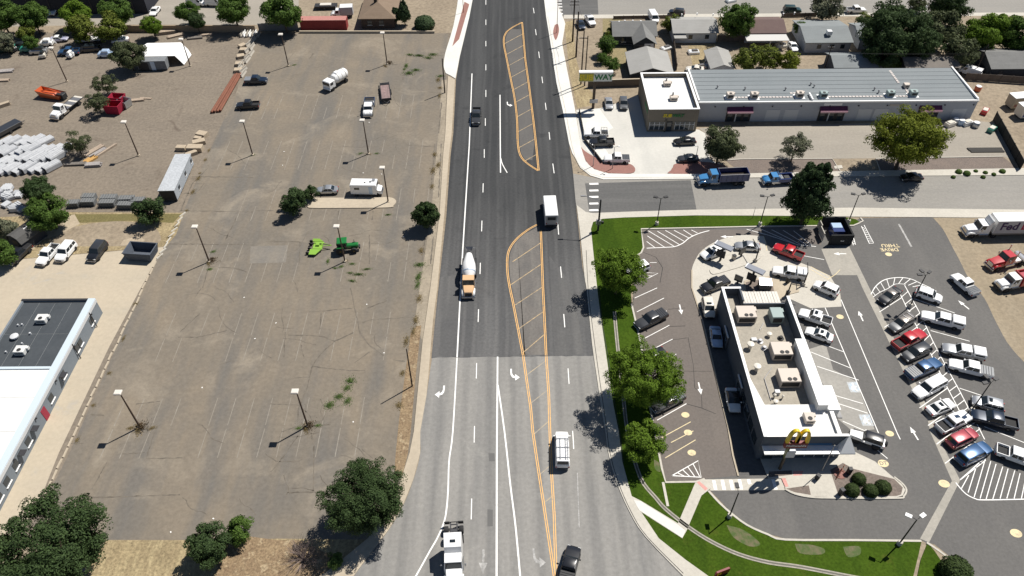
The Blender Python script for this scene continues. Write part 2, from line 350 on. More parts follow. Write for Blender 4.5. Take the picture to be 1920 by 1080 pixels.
strip('kerb_joint', SM([(1099, 470), (1103, 545), (1111, 615), (1121, 690), (1131, 760), (1138, 810), (1143, 847), (1158, 902), (1183, 960), (1213, 1007), (1281, 1076)], 4), .09, .126, TAR, pav3)
strip('kerb_joint', [(1122, 540), (1130, 610), (1143, 690), (1153, 760), (1163, 818), (1169, 868)], .08, .126, TAR, pav3)
pav4 = slab('pavement', [(1305, 394), (1600, 390), (1760, 392), (2300, 398), (2300, 412), (1750, 408), (1615, 407), (1440, 405), (1305, 404.5)], 0, .11, CONC)
pav5 = slab('pavement', [(1560, 322), (1650, 320.5), (1905, 316), (2300, 312), (2300, 327), (1900, 329), (1600, 331), (1390, 334), (1390, 326)], 0, .11, CONC)
# lots on the right
slot = flat('shop_forecourt', [(1080, 206), (1125, 203), (1150, 196), (1205, 174), (1212, 240), (1310, 243), (1322, 250), (1332, 300), (1392, 326), (1183, 327), (1141, 326), (1114, 318), (1098, 303), (1088, 273)], .018, surf('forecourt_concrete', (.56, .545, .50), (.47, .46, .425), .1, 2, (.2, .05, 1), (.40, .395, .37), .4, fine_amt=.08))
flat('fresh_slab', [(1083, 208), (1124, 204), (1150, 240), (1120, 255), (1148, 300), (1130, 305), (1100, 282)], .023, CONCW, slot)
for p in ([(1089, 276), (1098, 285), (1120, 298), (1140, 309), (1165, 307), (1183, 309), (1191, 318), (1183, 325.5), (1141, 325), (1114, 317), (1099, 303)], [(1262, 314), (1270, 307), (1330, 305), (1388, 322), (1388, 325), (1262, 327), (1258, 320)]):
    b = slab('paver_island', SM(p + [p[0]], 3)[:-1], 0, .13, BRICKP, slot)
MEDI = surf('median_worn', (.165, .150, .135), (.115, .110, .105), .22, 2.5, (.6, .08, 1), (.2, .185, .165), .6, fine_amt=.2)
side = flat('side_yard', [(1056, 34), (1500, 31), (2400, 28), (2400, 150), (1300, 150), (1205, 180), (1150, 196), (1082, 204), (1070, 160), (1056, 80)], .008, DIRT)
flat('dry_grass_patch', [(1058, 42), (1074, 38), (1080, 110), (1092, 150), (1086, 150), (1112, 175), (1110, 198), (1082, 203), (1068, 140)], .012, DRYG, side)
flat('dry_grass_patch', [(1130, 35), (1165, 35), (1170, 80), (1200, 130), (1150, 130), (1130, 90)], .012, surf('weedy_soil', (.28, .225, .125), (.2, .175, .09), .6, 2.5, bump=.5, fine_amt=.4), side)
flat('dry_grass_patch', [(1290, 85), (1340, 82), (1350, 120), (1300, 128)], .012, DRYG, side)
tan = flat('strip_forecourt', [(1310, 240), (1826, 226), (1880, 232), (1905, 300), (1880, 294), (1640, 297), (1560, 297.5), (1576, 322), (1640, 321), (1640, 328), (1560, 329), (1390, 300), (1335, 300), (1322, 250)], .014, STRIP)
for p in ([(1360, 301), (1390, 299), (1560, 298), (1575, 321), (1392, 325)], [(1642, 298), (1880, 294), (1908, 315), (1650, 320)]):
    b = flat('planting_bed', p, .02, PLANT); kerb('kerb_edge', [p[0], p[1], p[2], p[3]] if p[0][0] < 1500 else [p[3], p[0], p[1]], .2, .14, CONC, b)
slab('bed_slab', [(1563, 312), (1578, 310), (1580, 316), (1565, 317)], 0, .1, CONC, b)
mlot = flat('restaurant_lot', [(1201, 430), (1590, 424), (1612, 409), (1750, 408), (1800, 470), (1850, 520), (1930, 565), (2400, 700), (2400, 1400), (1950, 1400), (1822, 1085), (1785, 1050), (1735, 1017), (1725, 1012), (1472, 1010), (1440, 1001), (1400, 983), (1370, 960), (1332, 920), (1304, 901), (1250, 902), (1247, 897), (1232, 817), (1216, 740), (1204, 647), (1186, 570), (1190, 500), (1206, 467)], .012, MCD)
DT = [(1297, 507), (1297, 540), (1317, 602), (1335, 675), (1350, 740), (1365, 802), (1374, 855)]
flat('lot_overlay', [(1201, 431), (1540, 431), (1540, 460), (1432, 443), (1385, 441), (1345, 452), (1318, 468), (1305, 485)] + DT + [(1382, 892), (1304, 900), (1250, 901), (1246, 896), (1232, 817), (1216, 740), (1204, 647), (1187, 570), (1190, 500), (1206, 468)], .017, MCDB, mlot)
dt = flat('drive_through_lane', SM([(1297, 540), (1297, 507), (1305, 485), (1318, 468), (1345, 452), (1385, 441), (1432, 443)], 4) + [(1440, 470), (1520, 500), (1556, 517), (1575, 548), (1578, 575), (1520, 578), (1480, 560), (1365, 558), (1340, 580), (1308, 575)], .022, CONC, mlot)
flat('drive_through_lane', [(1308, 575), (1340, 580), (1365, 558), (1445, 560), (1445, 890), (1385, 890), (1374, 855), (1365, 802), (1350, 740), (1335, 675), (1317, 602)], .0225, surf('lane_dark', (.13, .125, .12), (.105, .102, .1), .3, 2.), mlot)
slab('menu_island', SM([(1330, 507), (1337, 515), (1365, 508), (1400, 497), (1425, 485), (1430, 470), (1400, 470), (1370, 476), (1352, 490), (1330, 507)], 3)[:-1], .02, .13, CONC, mlot)
slab('menu_island', [(1395, 527), (1448, 517), (1500, 533), (1498, 548), (1475, 554), (1462, 562), (1446, 562), (1440, 552), (1395, 552)], .02, .13, CONCO, mlot)
flat('planting_bed', [(1398, 530), (1446, 521), (1452, 552), (1398, 550)], .137, PLANT, mlot)
flat('valley_gutter', [(1540, 467), (1592, 462), (1630, 540), (1752, 790), (1755, 810), (1800, 900), (1785, 902), (1744, 810), (1740, 790), (1617, 540), (1607, 516), (1560, 516)], .018, surf('gutter_concrete', (.37, .345, .30), (.30, .285, .25), .3, 2., fine_amt=.15), mlot)
flat('valley_gutter', [(1784, 903), (1801, 899), (1742, 1017), (1725, 1010)], .020, MATS['gutter_concrete'], mlot)
flat('concrete_pad', [(1516, 655), (1548, 645), (1562, 693), (1605, 715), (1640, 805), (1600, 810), (1570, 785), (1556, 740), (1530, 700)], .018, surf('pad_grey', (.33, .315, .285), (.27, .26, .24), .3, 2., fine_amt=.15), mlot)
DIRTB = surf('lot_dirt', (.30, .245, .17), (.235, .195, .14), .13, 1.6, (.25, .08, 1), (.34, .285, .205), .6, (.4, .63, .72, (.19, .155, .105), .5), .5, fine_amt=.25)
dlot = flat('dirt_lot', SM([(1748, 407), (1768, 430), (1785, 462), (1800, 490), (1818, 525), (1846, 560), (1868, 605), (1898, 655), (1960, 715), (2060, 790)], 4) + [(2400, 900), (2400, 412), (2100, 411)], .02, DIRTB)
# lawn
LAWN = [(1112, 417), (1130, 411), (1170, 408.5), (1305, 405), (1440, 406), (1575, 406), (1605, 412), (1612, 418), (1600, 422), (1440, 424), (1203, 429), (1207, 465), (1202, 474), (1188, 482), (1181, 520), (1184, 570), (1201, 647), (1213, 740), (1228, 817), (1240, 880), (1248, 906), (1307, 905), (1328, 923), (1366, 963), (1398, 987), (1440, 1005), (1472, 1014), (1727, 1017), (1722, 1040), (1700, 1130), (1380, 1130)] + O2[1:14]
lawn = slab('lawn', LAWN, 0, .1, GRASS)
lawn2 = slab('lawn', SM([(1738, 1020), (1755, 1035), (1768, 1060), (1775, 1100)], 3) + [(1760, 1150), (1705, 1150), (1726, 1050)], 0, .1, GRASS)
flat('stone_bed', [(1739, 1018), (1752, 1022), (1785, 1048), (1776, 1062), (1764, 1052), (1752, 1034)], .105, DIRT, lawn2)
for p in ([(1490, 1020), (1520, 1022), (1545, 1030), (1540, 1040), (1500, 1038)], [(1580, 1026), (1610, 1025), (1612, 1040), (1590, 1045)], [(1362, 985), (1395, 995), (1425, 1020), (1405, 1025), (1375, 1008)], [(1226, 862), (1237, 870), (1238, 885), (1228, 880)]):
    flat('bare_patch', SM(p + [p[0]], 4)[:-1], .104, SOIL, lawn)
walk = slab('footpath', [(1184, 931), (1202, 940), (1271, 982), (1305, 902), (1320, 897), (1333, 916), (1315, 930), (1287, 996), (1279, 1010), (1198, 958)], .0, .125, CONC)
slab('fresh_slab', [(1188, 938), (1202, 941), (1271, 985), (1285, 996), (1279, 1009), (1198, 957)], .12, .131, CONCW, walk)
flat('tactile_strip', [(1306, 905), (1311, 903), (1327, 917), (1322, 921)], .129, surf('tactile_pink', (.62, .33, .29), (.56, .28, .25), 1., 6), walk)
chan = SM([(1152, 585), (1155, 620), (1160, 670), (1168, 740), (1177, 812), (1200, 895), (1230, 935), (1250, 957), (1292, 990), (1335, 1017), (1385, 1040), (1440, 1055), (1502, 1064), (1600, 1083), (1700, 1100)], 4)
ch = kerb('drain_channel', chan, .55, .125, surf('channel_stone', (.40, .37, .31), (.27, .25, .21), .8, 4, fine_amt=.3)); strip('channel_bed', chan, .2, .131, plain('channel_dark', (.09, .085, .07), .7), ch)  # darker strip down the middle of the channel
kerb('kerb_edge', [(1243, 905), (1247, 925), (1252, 950)], .35, .14, CONC, lawn)
for nm, p in (('kerb_edge', [(1612, 418.5), (1600, 423.5), (1440, 425), (1202, 430), (1206.5, 465), (1202, 475), (1189, 483)]), ('kerb_edge', [(1184, 570), (1202, 647), (1214, 740), (1229, 817), (1241, 880), (1248, 905), (1306, 904)]), ('kerb_edge', SM([(1328, 921), (1347, 942), (1368, 961), (1400, 985), (1440, 1003), (1472, 1012.5), (1600, 1013.5), (1727, 1015)], 3)), ('kerb_edge', SM([(1737, 1018), (1755, 1030), (1785, 1053), (1800, 1075)], 3)), ('kerb_edge', [(1612, 418), (1618, 415), (1613, 409)])):
    kerb(nm, p, .28, .15, CONC, lawn)
kerb('kerb_edge', DT + [(1384, 893)], .22, .15, CONCO, mlot)
FW = [(1440, 884), (1485, 880), (1560, 866), (1575, 848), (1602, 848), (1640, 866), (1672, 894), (1690, 908), (1697, 919), (1692, 930), (1680, 933.5), (1560, 933), (1515, 931.5), (1488, 925.5), (1472, 917), (1468, 898), (1440, 897)]
fw = slab('restaurant_walk', [(1425, 860)] + [(1570, 856)] + FW[3:], .0, .13, CONC)
for p in ([(1556, 882), (1580, 869), (1600, 880), (1676, 899), (1692, 915), (1689, 928), (1680, 931), (1572, 931)], [(1473, 917), (1516, 911), (1520, 929), (1490, 924)], [(1441, 885), (1484, 883), (1485, 891), (1441, 896)]):
    flat('planting_bed', p, .136, PLANT, fw)
for p in ([(1465, 898), (1472, 897), (1478, 913), (1472, 914)], [(1487, 884), (1506, 884), (1503, 892), (1487, 893)]):
    flat('tactile_strip', p, .138, MATS['tactile_pink'], fw)
kerb('kerb_edge', SM([(1472, 918), (1490, 927), (1520, 933), (1560, 934.5), (1680, 935), (1694, 931), (1699, 919), (1691, 907), (1676, 895)], 3), .22, .16, CONC, fw)
cw = flat('crossing_pad', [(1322, 899), (1472, 897), (1474, 919), (1332, 920)], .023, CONC, mlot)

# ---------------------------------------------------------------- painted markings
PZ = .034
def line(pts, w=.14, m=WHITE, par=road, z=None, nm='lane_line', **k):
    z = z if z is not None else (PZ - .003 if 'hatch' in nm else PZ)
    return strip(nm, pts, w, z, m, par, **k)
line([(885, 138), (880, 270), (867, 480), (857, 670)], .22); line(SM([(857, 671), (849, 810), (842, 865), (840, 922), (835, 970), (822, 1005), (805, 1035), (780, 1080), (750, 1130)], 4), .2, WHITE, road2)
line([(840, 925), (836.5, 955), (834.5, 972)], .12, WHITE, road2, PZ - .003)
for y0, y1, x0, x1 in [(-14, -3, 911, 911), (0, 9, 911, 911), (37, 47, 911, 911), (77, 87, 911, 911), (121, 132, 911, 911), (169, 182, 911, 911), (222, 236, 910, 910), (280, 296, 908, 908), (344, 361, 906, 905.5), (414, 434, 903.7, 903), (493, 514, 900.7, 900), (580, 604, 897.3, 896.5)]:
    line([(x0, y0), (x1, y1)], .15, nm='lane_dash')
for y0, y1, x0, x1 in [(681, 710, 893.7, 893), (799, 830, 889.7, 889), (935, 974, 884.4, 883.5)]: line([(x0, y0), (x1, y1)], .13, WHITE, road2, nm='lane_dash')
for a in [(1000, 15, 1001.5, 25), (1004, 55, 1005.5, 66), (1010, 97, 1011.5, 109), (1016, 144, 1017.5, 156), (1022.5, 193, 1024, 206), (1029.5, 248, 1031, 262), (1036.5, 307, 1039, 325), (1046, 421, 1047.5, 440), (1051, 500, 1053, 521), (1057, 589, 1059, 614)]: line([a[:2], a[2:]], .15, nm='lane_dash')
for a in [(1065, 691, 1067, 720), (1073.7, 808, 1075.7, 842), (1082.5, 887, 1086, 989)]: line([a[:2], a[2:]], .13, WHITE if a[1] < 880 else WHITEW, road2, nm='lane_dash')
line([(937.5, 178), (938, 270), (938.5, 324)], .22); line(SM([(939, 297), (942, 308), (951, 324)], 3), .18, z=PZ - .003)
line([(933, 669), (931.5, 860), (931, 1130)], .24, WHITE, road2); line(SM([(933.5, 722), (946, 810), (957, 910), (967, 990), (977, 1100)], 3), .22, WHITE, road2, PZ - .003)
UL = SM([(979, 42), (960, 52), (948, 63), (944.5, 80), (950, 110), (958, 150), (965, 185), (969.5, 225), (971, 270), (976, 292), (988, 306), (1009, 320)], 4); UR = [(979, 42), (985, 112), (992, 162), (1000, 225), (1005, 270), (1010, 320)]
DZ = [0]
def dbl(pts, par):
    P = GP(pts); A, B = offs(P, .125)
    for Q in (A, B): DZ[0] += 1; strip('median_line', Q, .115, PZ + .0012 * (DZ[0] % 6), ORANGE, par, world=True)
dbl(UL, road); dbl(UR, road)
def xat(pts, y):
    for a, b in zip(pts[:-1], pts[1:]):
        if a[1] <= y <= b[1]: return a[0] + (b[0] - a[0]) * (y - a[1]) / max(b[1] - a[1], .01)
for xr, yr in [(980.5, 64), (982.5, 85), (984.5, 107), (987, 130), (990, 154), (993, 178), (996.5, 205), (1000, 232), (1003.5, 261), (1006.5, 290)]:
    yl = yr + 12
    for _ in range(3): xl = xat(UL[8:], yl) or 950; yl = yr + .5 * (xr - xl)
    line([(xl + 1.5, yl), (xr - 1, yr)], .15, ORANGEH, nm='median_hatch')
LL = SM([(1008, 421), (990, 431), (970, 447), (957, 464), (951.5, 482), (951.5, 510), (956, 540), (962, 568), (972, 620), (981, 667)], 4); dbl(LL, road); dbl([(1014, 432), (1018, 540), (1022, 622), (1024, 667)], road)
dbl([(981, 668), (995, 765), (999, 810), (1010, 885), (1020, 950), (1035, 1050), (1042, 1100)], road2); dbl([(1024, 668), (1029, 740), (1031, 810), (1034, 885), (1039, 965), (1042, 1060), (1044, 1100)], road2)
for a in [(961, 491, 1013, 456), (955, 536, 1014, 496), (966, 572, 1016, 539), (972, 617, 1018, 585), (980, 662, 1021, 627)]: line([a[:2], a[2:]], .15, ORANGEH, nm='median_hatch')
for a in [(985, 705, 1023, 677), (993, 758, 1026, 732), (1000, 815, 1029, 790), (1012, 890, 1033, 872), (1020, 943, 1036, 930)]: line([a[:2], a[2:]], .14, ORANGEF, road2, nm='median_hatch')
def arrow(name, px, py, ang, par, m=WHITE, size=1., kind='straight', z=PZ):
    c = G(px, py)
    if kind == 'straight': pts = [(-.12, -1.3), (.12, -1.3), (.12, .2), (.45, .2), (0, 1.4), (-.45, .2), (-.12, .2)]
    else: pts = [(-.1, -1.5), (.16, -1.5), (.16, -.7), (.3, -.25), (.65, 0), (.65, -.45), (1.35, .2), (.65, .8), (.65, .35), (.2, .2), (-.05, -.3), (-.1, -.9)]
    if kind == 'left': pts = [(-x, y) for x, y in pts]
    ca, sa = math.cos(ang), math.sin(ang)
    return flat(name, [(c.x + (x * ca - y * sa) * size, c.y + (x * sa + y * ca) * size) for x, y in pts], z, m, par, world=True)
flat('worn_median', [(LL[i][0] + 4, LL[i][1] + (3 if i < 6 else 0)) for i in range(0, len(LL), 3)] + [(983, 666), (1021, 665), (1015, 540), (1011, 440)], .028, MEDI, road)
flat('worn_median', [(p_[0] + 3, p_[1]) for p_ in UL[5:-6:3]] + [(998, 300), (1002, 270), (997, 225), (989, 162), (982, 112), (977, 55)], .028, surf('median_worn_far', (.10, .097, .094), (.125, .118, .11), .2, 2.5, fine_amt=.15), road)
for p_ in ([(826, 520), (860, 515), (856, 668), (812, 668)], [(1030, 480), (1062, 520), (1085, 600), (1095, 665), (1040, 666)]): flat('worn_lane', p_, .0285, surf('lane_worn', (.115, .113, .11), (.085, .085, .086), .12, 2.2, (.4, .02, 1), (.15, .146, .14), .7, fine_amt=.18), road)
arrow('arrow_marking', 951, 197, R(180), road, WHITE, .9, 'left'); arrow('arrow_marking', 958, 706, R(180), road2, WHITE, 1, 'left'); arrow('arrow_marking', 832, 738, R(180), road2, WHITE, 1, 'right')
arrow('arrow_marking', 906, 1052, R(180), road2, WHITEW, 1.2); arrow('arrow_marking', 1001, 1052, R(180), road2, WHITEW, 1.1, 'left')
for p in ([(916, 850), (927, 850), (928, 865), (917, 865)], [(914, 955), (924, 956), (924, 987), (914, 987)]): flat('asphalt_repair', p, .029, plain('repair_dark', (.12, .118, .114), .9), road2)
for y in (345, 357.5, 369.5, 382, 394.5): line([(1105, y), (1122, y - .4)], .55, WHITE, street, .032, nm='crossing_bar')
for y in (2, 7.5, 13, 19, 26): line([(1039 + y * .12, y), (1053 + y * .1, y)], .5, WHITE, street2, .034, nm='crossing_bar')
# restaurant lot
MZ = [0]
def ml(pts, w=.12, m=WHITE, nm='stall_line', z=.028):
    MZ[0] += 1; return strip(nm, pts, w, z + .0006 * (MZ[0] % 9), m, mlot)
for a in [(1232, 540, 1190, 559), (1245, 559, 1194, 585), (1250, 583, 1199, 610), (1255, 610, 1204, 637), (1261, 636, 1230, 652), (1268, 664, 1240, 680), (1274, 695, 1240, 712), (1280, 726, 1250, 742), (1287, 757, 1232, 788)]: ml([a[:2], a[2:]])
for a in [(1295, 791, 1240, 821), (1300, 808, 1258, 830), (1304, 825, 1247, 859)]: ml([a[:2], a[2:]], .12, YELLOWP)
def oval(px, py, rx=.55, ry=.45, m=YELLOWP, par=None):
    c = G(px, py); return flat('oval_marking', [(c.x + rx * math.cos(i * math.pi / 8), c.y + ry * math.sin(i * math.pi / 8)) for i in range(16)], .029, m, par or mlot, world=True)
for p in [(1285, 778), (1290, 811), (1297, 849), (1668, 813), (1656, 869), (1770, 907), (1905, 1000), (1575, 594), (1666, 477)]: oval(*p, *( (.75, .6) if p[0] in (1656, 1770, 1905) else (.6, .5)))
for p, a in [((1276, 580), 180), ((1312, 728), 180), ((1614, 593), 0), ((1714, 813), 8), ((1363, 444), 90), ((1575, 476), 90), ((1807, 572), 25)]: arrow('arrow_marking', *p, R(a), mlot, WHITE, .85, z=.03)
ZZ = lambda pts: Z(960, 270, pts)
ml(SM(ZZ([(1010, 782), (1140, 776), (1220, 770), (1280, 745), (1330, 705), (1400, 672), (1480, 650)]), 4), .16)
for a in [((1015, 690), (1145, 775)), ((1010, 732), (1070, 776)), ((1022, 652), (1215, 768)), ((1090, 655), (1255, 755)), ((1150, 648), (1290, 730)), ((1215, 648), (1325, 705)), ((1285, 645), (1355, 690)), ((1345, 645), (1390, 668))]: ml(ZZ(a), .13, nm='hatch_line')
for a in [(1400, 430, 1440, 441), (1440, 441, 1495, 459), (1495, 459, 1530, 462.5), (1427, 430, 1490, 457), (1447, 431, 1500, 458), (1468, 432, 1512, 459), (1488, 433, 1522, 460)]: ml([a[:2], a[2:]], .13, nm='hatch_line')
for q in ([(1615, 424), (1630, 457)], [(1620, 422), (1638, 456)], [(1592, 436), (1600, 460)], [(1597, 434), (1604, 459)]): ml(q, .12, nm='hatch_line')
for i in range(8): ml([(1616 + i * 2., 426 + i * 4.3), (1622 + i * 2.2, 429 + i * 3.9)], .12, nm='hatch_line')
for i in range(4): ml([(1593.5 + i * 2., 441 + i * 5), (1600 + i * 1.5, 445 + i * 4.4)], .12, nm='hatch_line')
OC = SM([(1633, 552), (1642, 537), (1658, 525), (1683, 520.5), (1707, 523), (1727, 532), (1745, 540)], 5); IC = SM([(1637, 557), (1650, 548), (1665, 541), (1678, 533), (1695, 533), (1708, 537), (1722, 542)], 5)
ml(OC, .15, nm='hatch_line'); ml(IC[:22], .1, nm='hatch_line')
for i in range(2, 30, 3): ml([OC[i], IC[min(i, len(IC) - 1)]], .11, nm='hatch_line')
LS = [(1688, 552), (1700, 577), (1716, 607), (1731, 635), (1745, 663), (1760, 694), (1776, 727), (1795, 763), (1812, 797), (1828, 830)]
RS = [(1696, 535), (1725, 588), (1749, 640), (1772, 684), (1798, 731), (1814, 762), (1833, 798), (1846, 824)]
ml(LS, .13); ml(RS, .13)
for i in range(20):
    y = 548 + i * 13.6; xl = xat(LS, y + 9); xr = xat(RS, y)
    if xl and xr: ml([(xl, y + 9), (xr, y - 2)], .11, nm='hatch_line')
for a in [(1691, 558, 1649, 585), (1707, 583, 1658, 614), (1720, 613, 1673, 647), (1737, 643, 1684, 671), (1750, 672, 1697, 703), (1764, 702, 1711, 733), (1776, 728, 1724, 765), (1793, 760, 1740, 798), (1810, 793, 1756, 833), (1826, 828, 1772, 869), (1848, 863, 1800, 900), (1713, 560, 1790, 587), (1745, 620, 1818, 640), (1772, 680, 1850, 702), (1799, 728, 1880, 755), (1845, 800, 1925, 832)]: ml([a[:2], a[2:]])
ml(SM([(1792, 905), (1800, 915), (1812, 927), (1828, 935), (1845, 937.5), (1925, 936)], 4), .15, nm='hatch_line'); ml([(1800, 900), (1848, 857)], .13, nm='hatch_line')
for a in [((1505, 325), (1450, 425)), ((1560, 265), (1500, 455)), ((1630, 200), (1545, 490)), ((1670, 220), (1590, 500)), ((1710, 240), (1635, 505)), ((1760, 260), (1685, 505)), ((1800, 275), (1740, 500)), ((1850, 290), (1790, 500)), ((1890, 310), (1845, 500)), ((1925, 380), (1900, 500))]: ml(Z(1440, 810, a), .11, nm='hatch_line')
ml([(1547, 577), (1647, 812)], .13); ml([(1577, 562), (1682, 812), (1688, 824)], .13)
for a in [(1547, 647, 1582, 660), (1520, 660, 1594, 690), (1532, 687, 1610, 713), (1560, 740, 1618, 757), (1572, 757, 1627, 775), (1580, 790, 1645, 818), (1640, 840, 1664, 860)]: ml([a[:2], a[2:]])
BLUEP = worn('lot_paint_blue', (.42, .50, .58), (.40, .38, .34), .4, .6)
for p in ((1601, 726), (1624, 788)):
    c = G(*p); flat('access_marking', [(c.x - .8, c.y - 1), (c.x + .8, c.y - 1), (c.x + .8, c.y + 1), (c.x - .8, c.y + 1)], .026, BLUEP, mlot, world=True)
    flat('access_symbol', [(c.x + x, c.y + y) for x, y in [(-.1, .8), (.1, .8), (.12, .2), (.45, .2), (.45, 0), (.15, 0), (.2, -.3), (.45, -.75), (.3, -.8), (0, -.35), (-.35, -.6), (-.5, -.4), (-.4, 0), (-.1, .3)]], .030, WHITE, mlot, world=True)
t_ = [(1260, 892), (1309, 864), (1314.5, 895), (1260, 892)]; ml(t_, .14, nm='hatch_line')
for k in (.2, .4, .6, .8): ml([(1260 + 49 * k, 892 - 28 * k), (1268 + 46 * min(k + .15, 1), 893.5)], .12, nm='hatch_line')
ml(Z(960, 270, [(1000, 965), (1095, 970), (1005, 1015)]), .12, nm='hatch_line'); ml(Z(960, 270, [(1000, 990), (1050, 990)]), .1, nm='hatch_line'); ml(Z(960, 270, [(1035, 890), (1085, 890)]), .1)
for a in [(1338, 901, 1342, 919), (1354, 900, 1358, 919), (1370, 900, 1374, 919), (1386, 899, 1390, 918), (1403, 899, 1406, 908), (1449, 899, 1455, 918)]: ml([a[:2], a[2:]], .45, nm='crossing_bar', z=.03)
for q in ([(1432, 444), (1436, 455), (1438, 470)], [(1520, 500), (1558, 520)], [(1518, 504), (1552, 524)], [(1552, 524), (1566, 515), (1575, 506)]): ml(q, .12, YELLOWP)
ml([(1492, 477), (1545, 487)]); ml([(1685, 420), (1709, 463)], .35, WHITEW, 'lot_seam')
# drive-through and lot tar lines
for p in (Z(960, 540, [(1170, 160), (1300, 150)]), Z(960, 540, [(1130, 430), (1200, 390), (1310, 375)]), Z(960, 540, [(1320, 370), (1360, 580), (1370, 750), (1420, 780), (1425, 900)]), Z(960, 540, [(1290, 625), (1500, 625)]), Z(960, 540, [(1310, 870), (1420, 900), (1530, 945)]), Z(960, 270, [(980, 810), (1080, 850), (1130, 930), (1110, 1040)]), Z(960, 540, [(1150, 290), (1300, 285)])):
    strip('tar_seam', p, .09, .0265, TAR, mlot, jag=.4)
# ---------------------------------------------------------------- cracks, faded stall lines, wheel stops
def crack(ox, oy, pts, w=.16, m=CRACKL, par=None):
    P = Z(ox, oy, pts); Q = []
    for a, b in zip(P[:-1], P[1:]):
        n = max(2, int(math.hypot(b[0] - a[0], b[1] - a[1]) / 5))
        for i in range(n): Q.append((a[0] + (b[0] - a[0]) * i / n + random.uniform(-.6, .6), a[1] + (b[1] - a[1]) * i / n + random.uniform(-.5, .5)))
    Q.append(P[-1]); strip('crack', Q, w, .0175, m, par or lot, jag=.7)
for ps in ([(710, 0), (740, 150), (780, 340), (850, 430), (960, 510)], [(400, 180), (720, 155)], [(490, 180), (480, 310)], [(590, 400), (480, 500), (420, 590), (380, 760), (320, 900), (310, 1000)], [(590, 400), (730, 335)], [(240, 355), (400, 355), (500, 365), (590, 400)], [(430, 590), (700, 620)], [(850, 480), (740, 560)], [(100, 870), (320, 880)], [(800, 260), (850, 240), (1150, 220)], [(530, 920), (500, 990), (400, 1030)], [(380, 1030), (560, 1025)], [(330, 1030), (190, 1080)], [(840, 150), (980, 95)], [(700, 620), (820, 620)], [(220, 330), (210, 520)], [(1030, 540), (1120, 550)]): crack(480, 540, ps, .18)
for ps in ([(70, 165), (150, 220), (320, 220), (350, 200)], [(410, 0), (435, 100), (430, 440)], [(230, 455), (510, 450)], [(320, 20), (180, 220), (110, 300)]): crack(480, 810, ps, .16)
for ps in ([(1350, 330), (1500, 190)], [(1340, 370), (1480, 370), (1700, 320)], [(1020, 870), (1200, 850)], [(1470, 60), (1510, 0)], [(1640, 580), (1750, 540)], [(680, 950), (780, 955)]): crack(0, 540, ps, .16)
for ps in ([(910, 165), (1085, 155)], [(1160, 0), (1095, 200), (1370, 195)], [(680, 490), (800, 490), (1350, 470)], [(530, 85), (630, 85)], [(690, 430), (800, 230)]): crack(0, 810, ps, .14)
for ps in ([(1360, 500), (1380, 440), (1440, 300), (1560, 180)], [(1450, 300), (1530, 295), (1490, 350)], [(1380, 370), (1470, 370)], [(1770, 560), (1690, 720)], [(1560, 920), (1750, 930), (1850, 960)], [(1570, 900), (1520, 1080)], [(1270, 750), (1850, 755)], [(1350, 500), (1900, 510)], [(1440, 245), (1900, 250)]): crack(0, 270, ps, .2)
for ps in ([(850, 680), (850, 900)], [(620, 500), (610, 600)], [(880, 500), (870, 570)], [(0, 500), (130, 500)], [(1130, 10), (1340, 20)], [(1340, 0), (1310, 380)], [(1390, 0), (1370, 400)], [(1270, 690), (1245, 880)], [(1330, 700), (1310, 900)], [(70, 730), (330, 735)], [(330, 735), (325, 900)]): crack(480, 270, ps, .2)
for ps in ([(940, 490), (1090, 485)], [(1390, 770), (1370, 1000)], [(1300, 690), (1420, 700)], [(1100, 600), (1130, 420), (1240, 420)], [(400, 440), (430, 400)]): crack(480, 0, ps, .22)
flat('dusty_strip', [(828, 150), (822, 250), (817, 300), (808, 405), (790, 520), (778, 600), (792, 640), (806, 540), (823, 405), (830, 290), (834, 250), (838, 150)], .0165, surf('dust_tan', (.335, .285, .215), (.255, .22, .17), .25, 1.5, (.6, .1, 1), (.2, .17, .13), .7, fine_amt=.25), lot)
for p_ in ([(470, 462), (540, 460), (536, 492), (468, 494)],): flat('sealed_patch', p_, .0143, surf('seal_grey', (.178, .163, .142), (.22, .195, .16), .25, 1.8, (.3, .06, 1), (.16, .152, .142), .5, fine_amt=.15), lot)
# fine seams and hairline cracks wandering over the old asphalt
rnd = random.Random(11)
for i in range(70):
    px, py = rnd.uniform(330, 770), rnd.uniform(90, 960)
    if px < 360 - (py - 400) * .45: continue
    a = rnd.choice((0, .1, 1.45, 1.6, .8)); pts = [(px, py)]
    for k in range(rnd.randint(3, 7)):
        a += rnd.uniform(-.5, .5); pts.append((pts[-1][0] + 11 * math.cos(a), pts[-1][1] + 8 * math.sin(a)))
    if max(p[0] for p in pts) < 770: crack(0, 0, [(4 * x, 4 * y) for x, y in pts], .1)
for yc, x0, x1, hl in ((64.9, -58, -20, 5.2), (82.5, -56, -20, 5.2), (100.2, -60, -18, 5.2), (116.5, -52, -16, 4.8), (133.2, -60, -18, 5.2), (152, -58, -20, 5.)):
    x = x0
    while x < x1:
        if rnd.random() < .8: strip('stall_line', [(x, yc - hl), (x + rnd.uniform(-.05, .05), yc - .3)], .11, .0165, WHITEF, lot, world=True)
        if rnd.random() < .8: strip('stall_line', [(x, yc + .3), (x, yc + hl)], .11, .0165, WHITEF, lot, world=True)
        x += 2.75
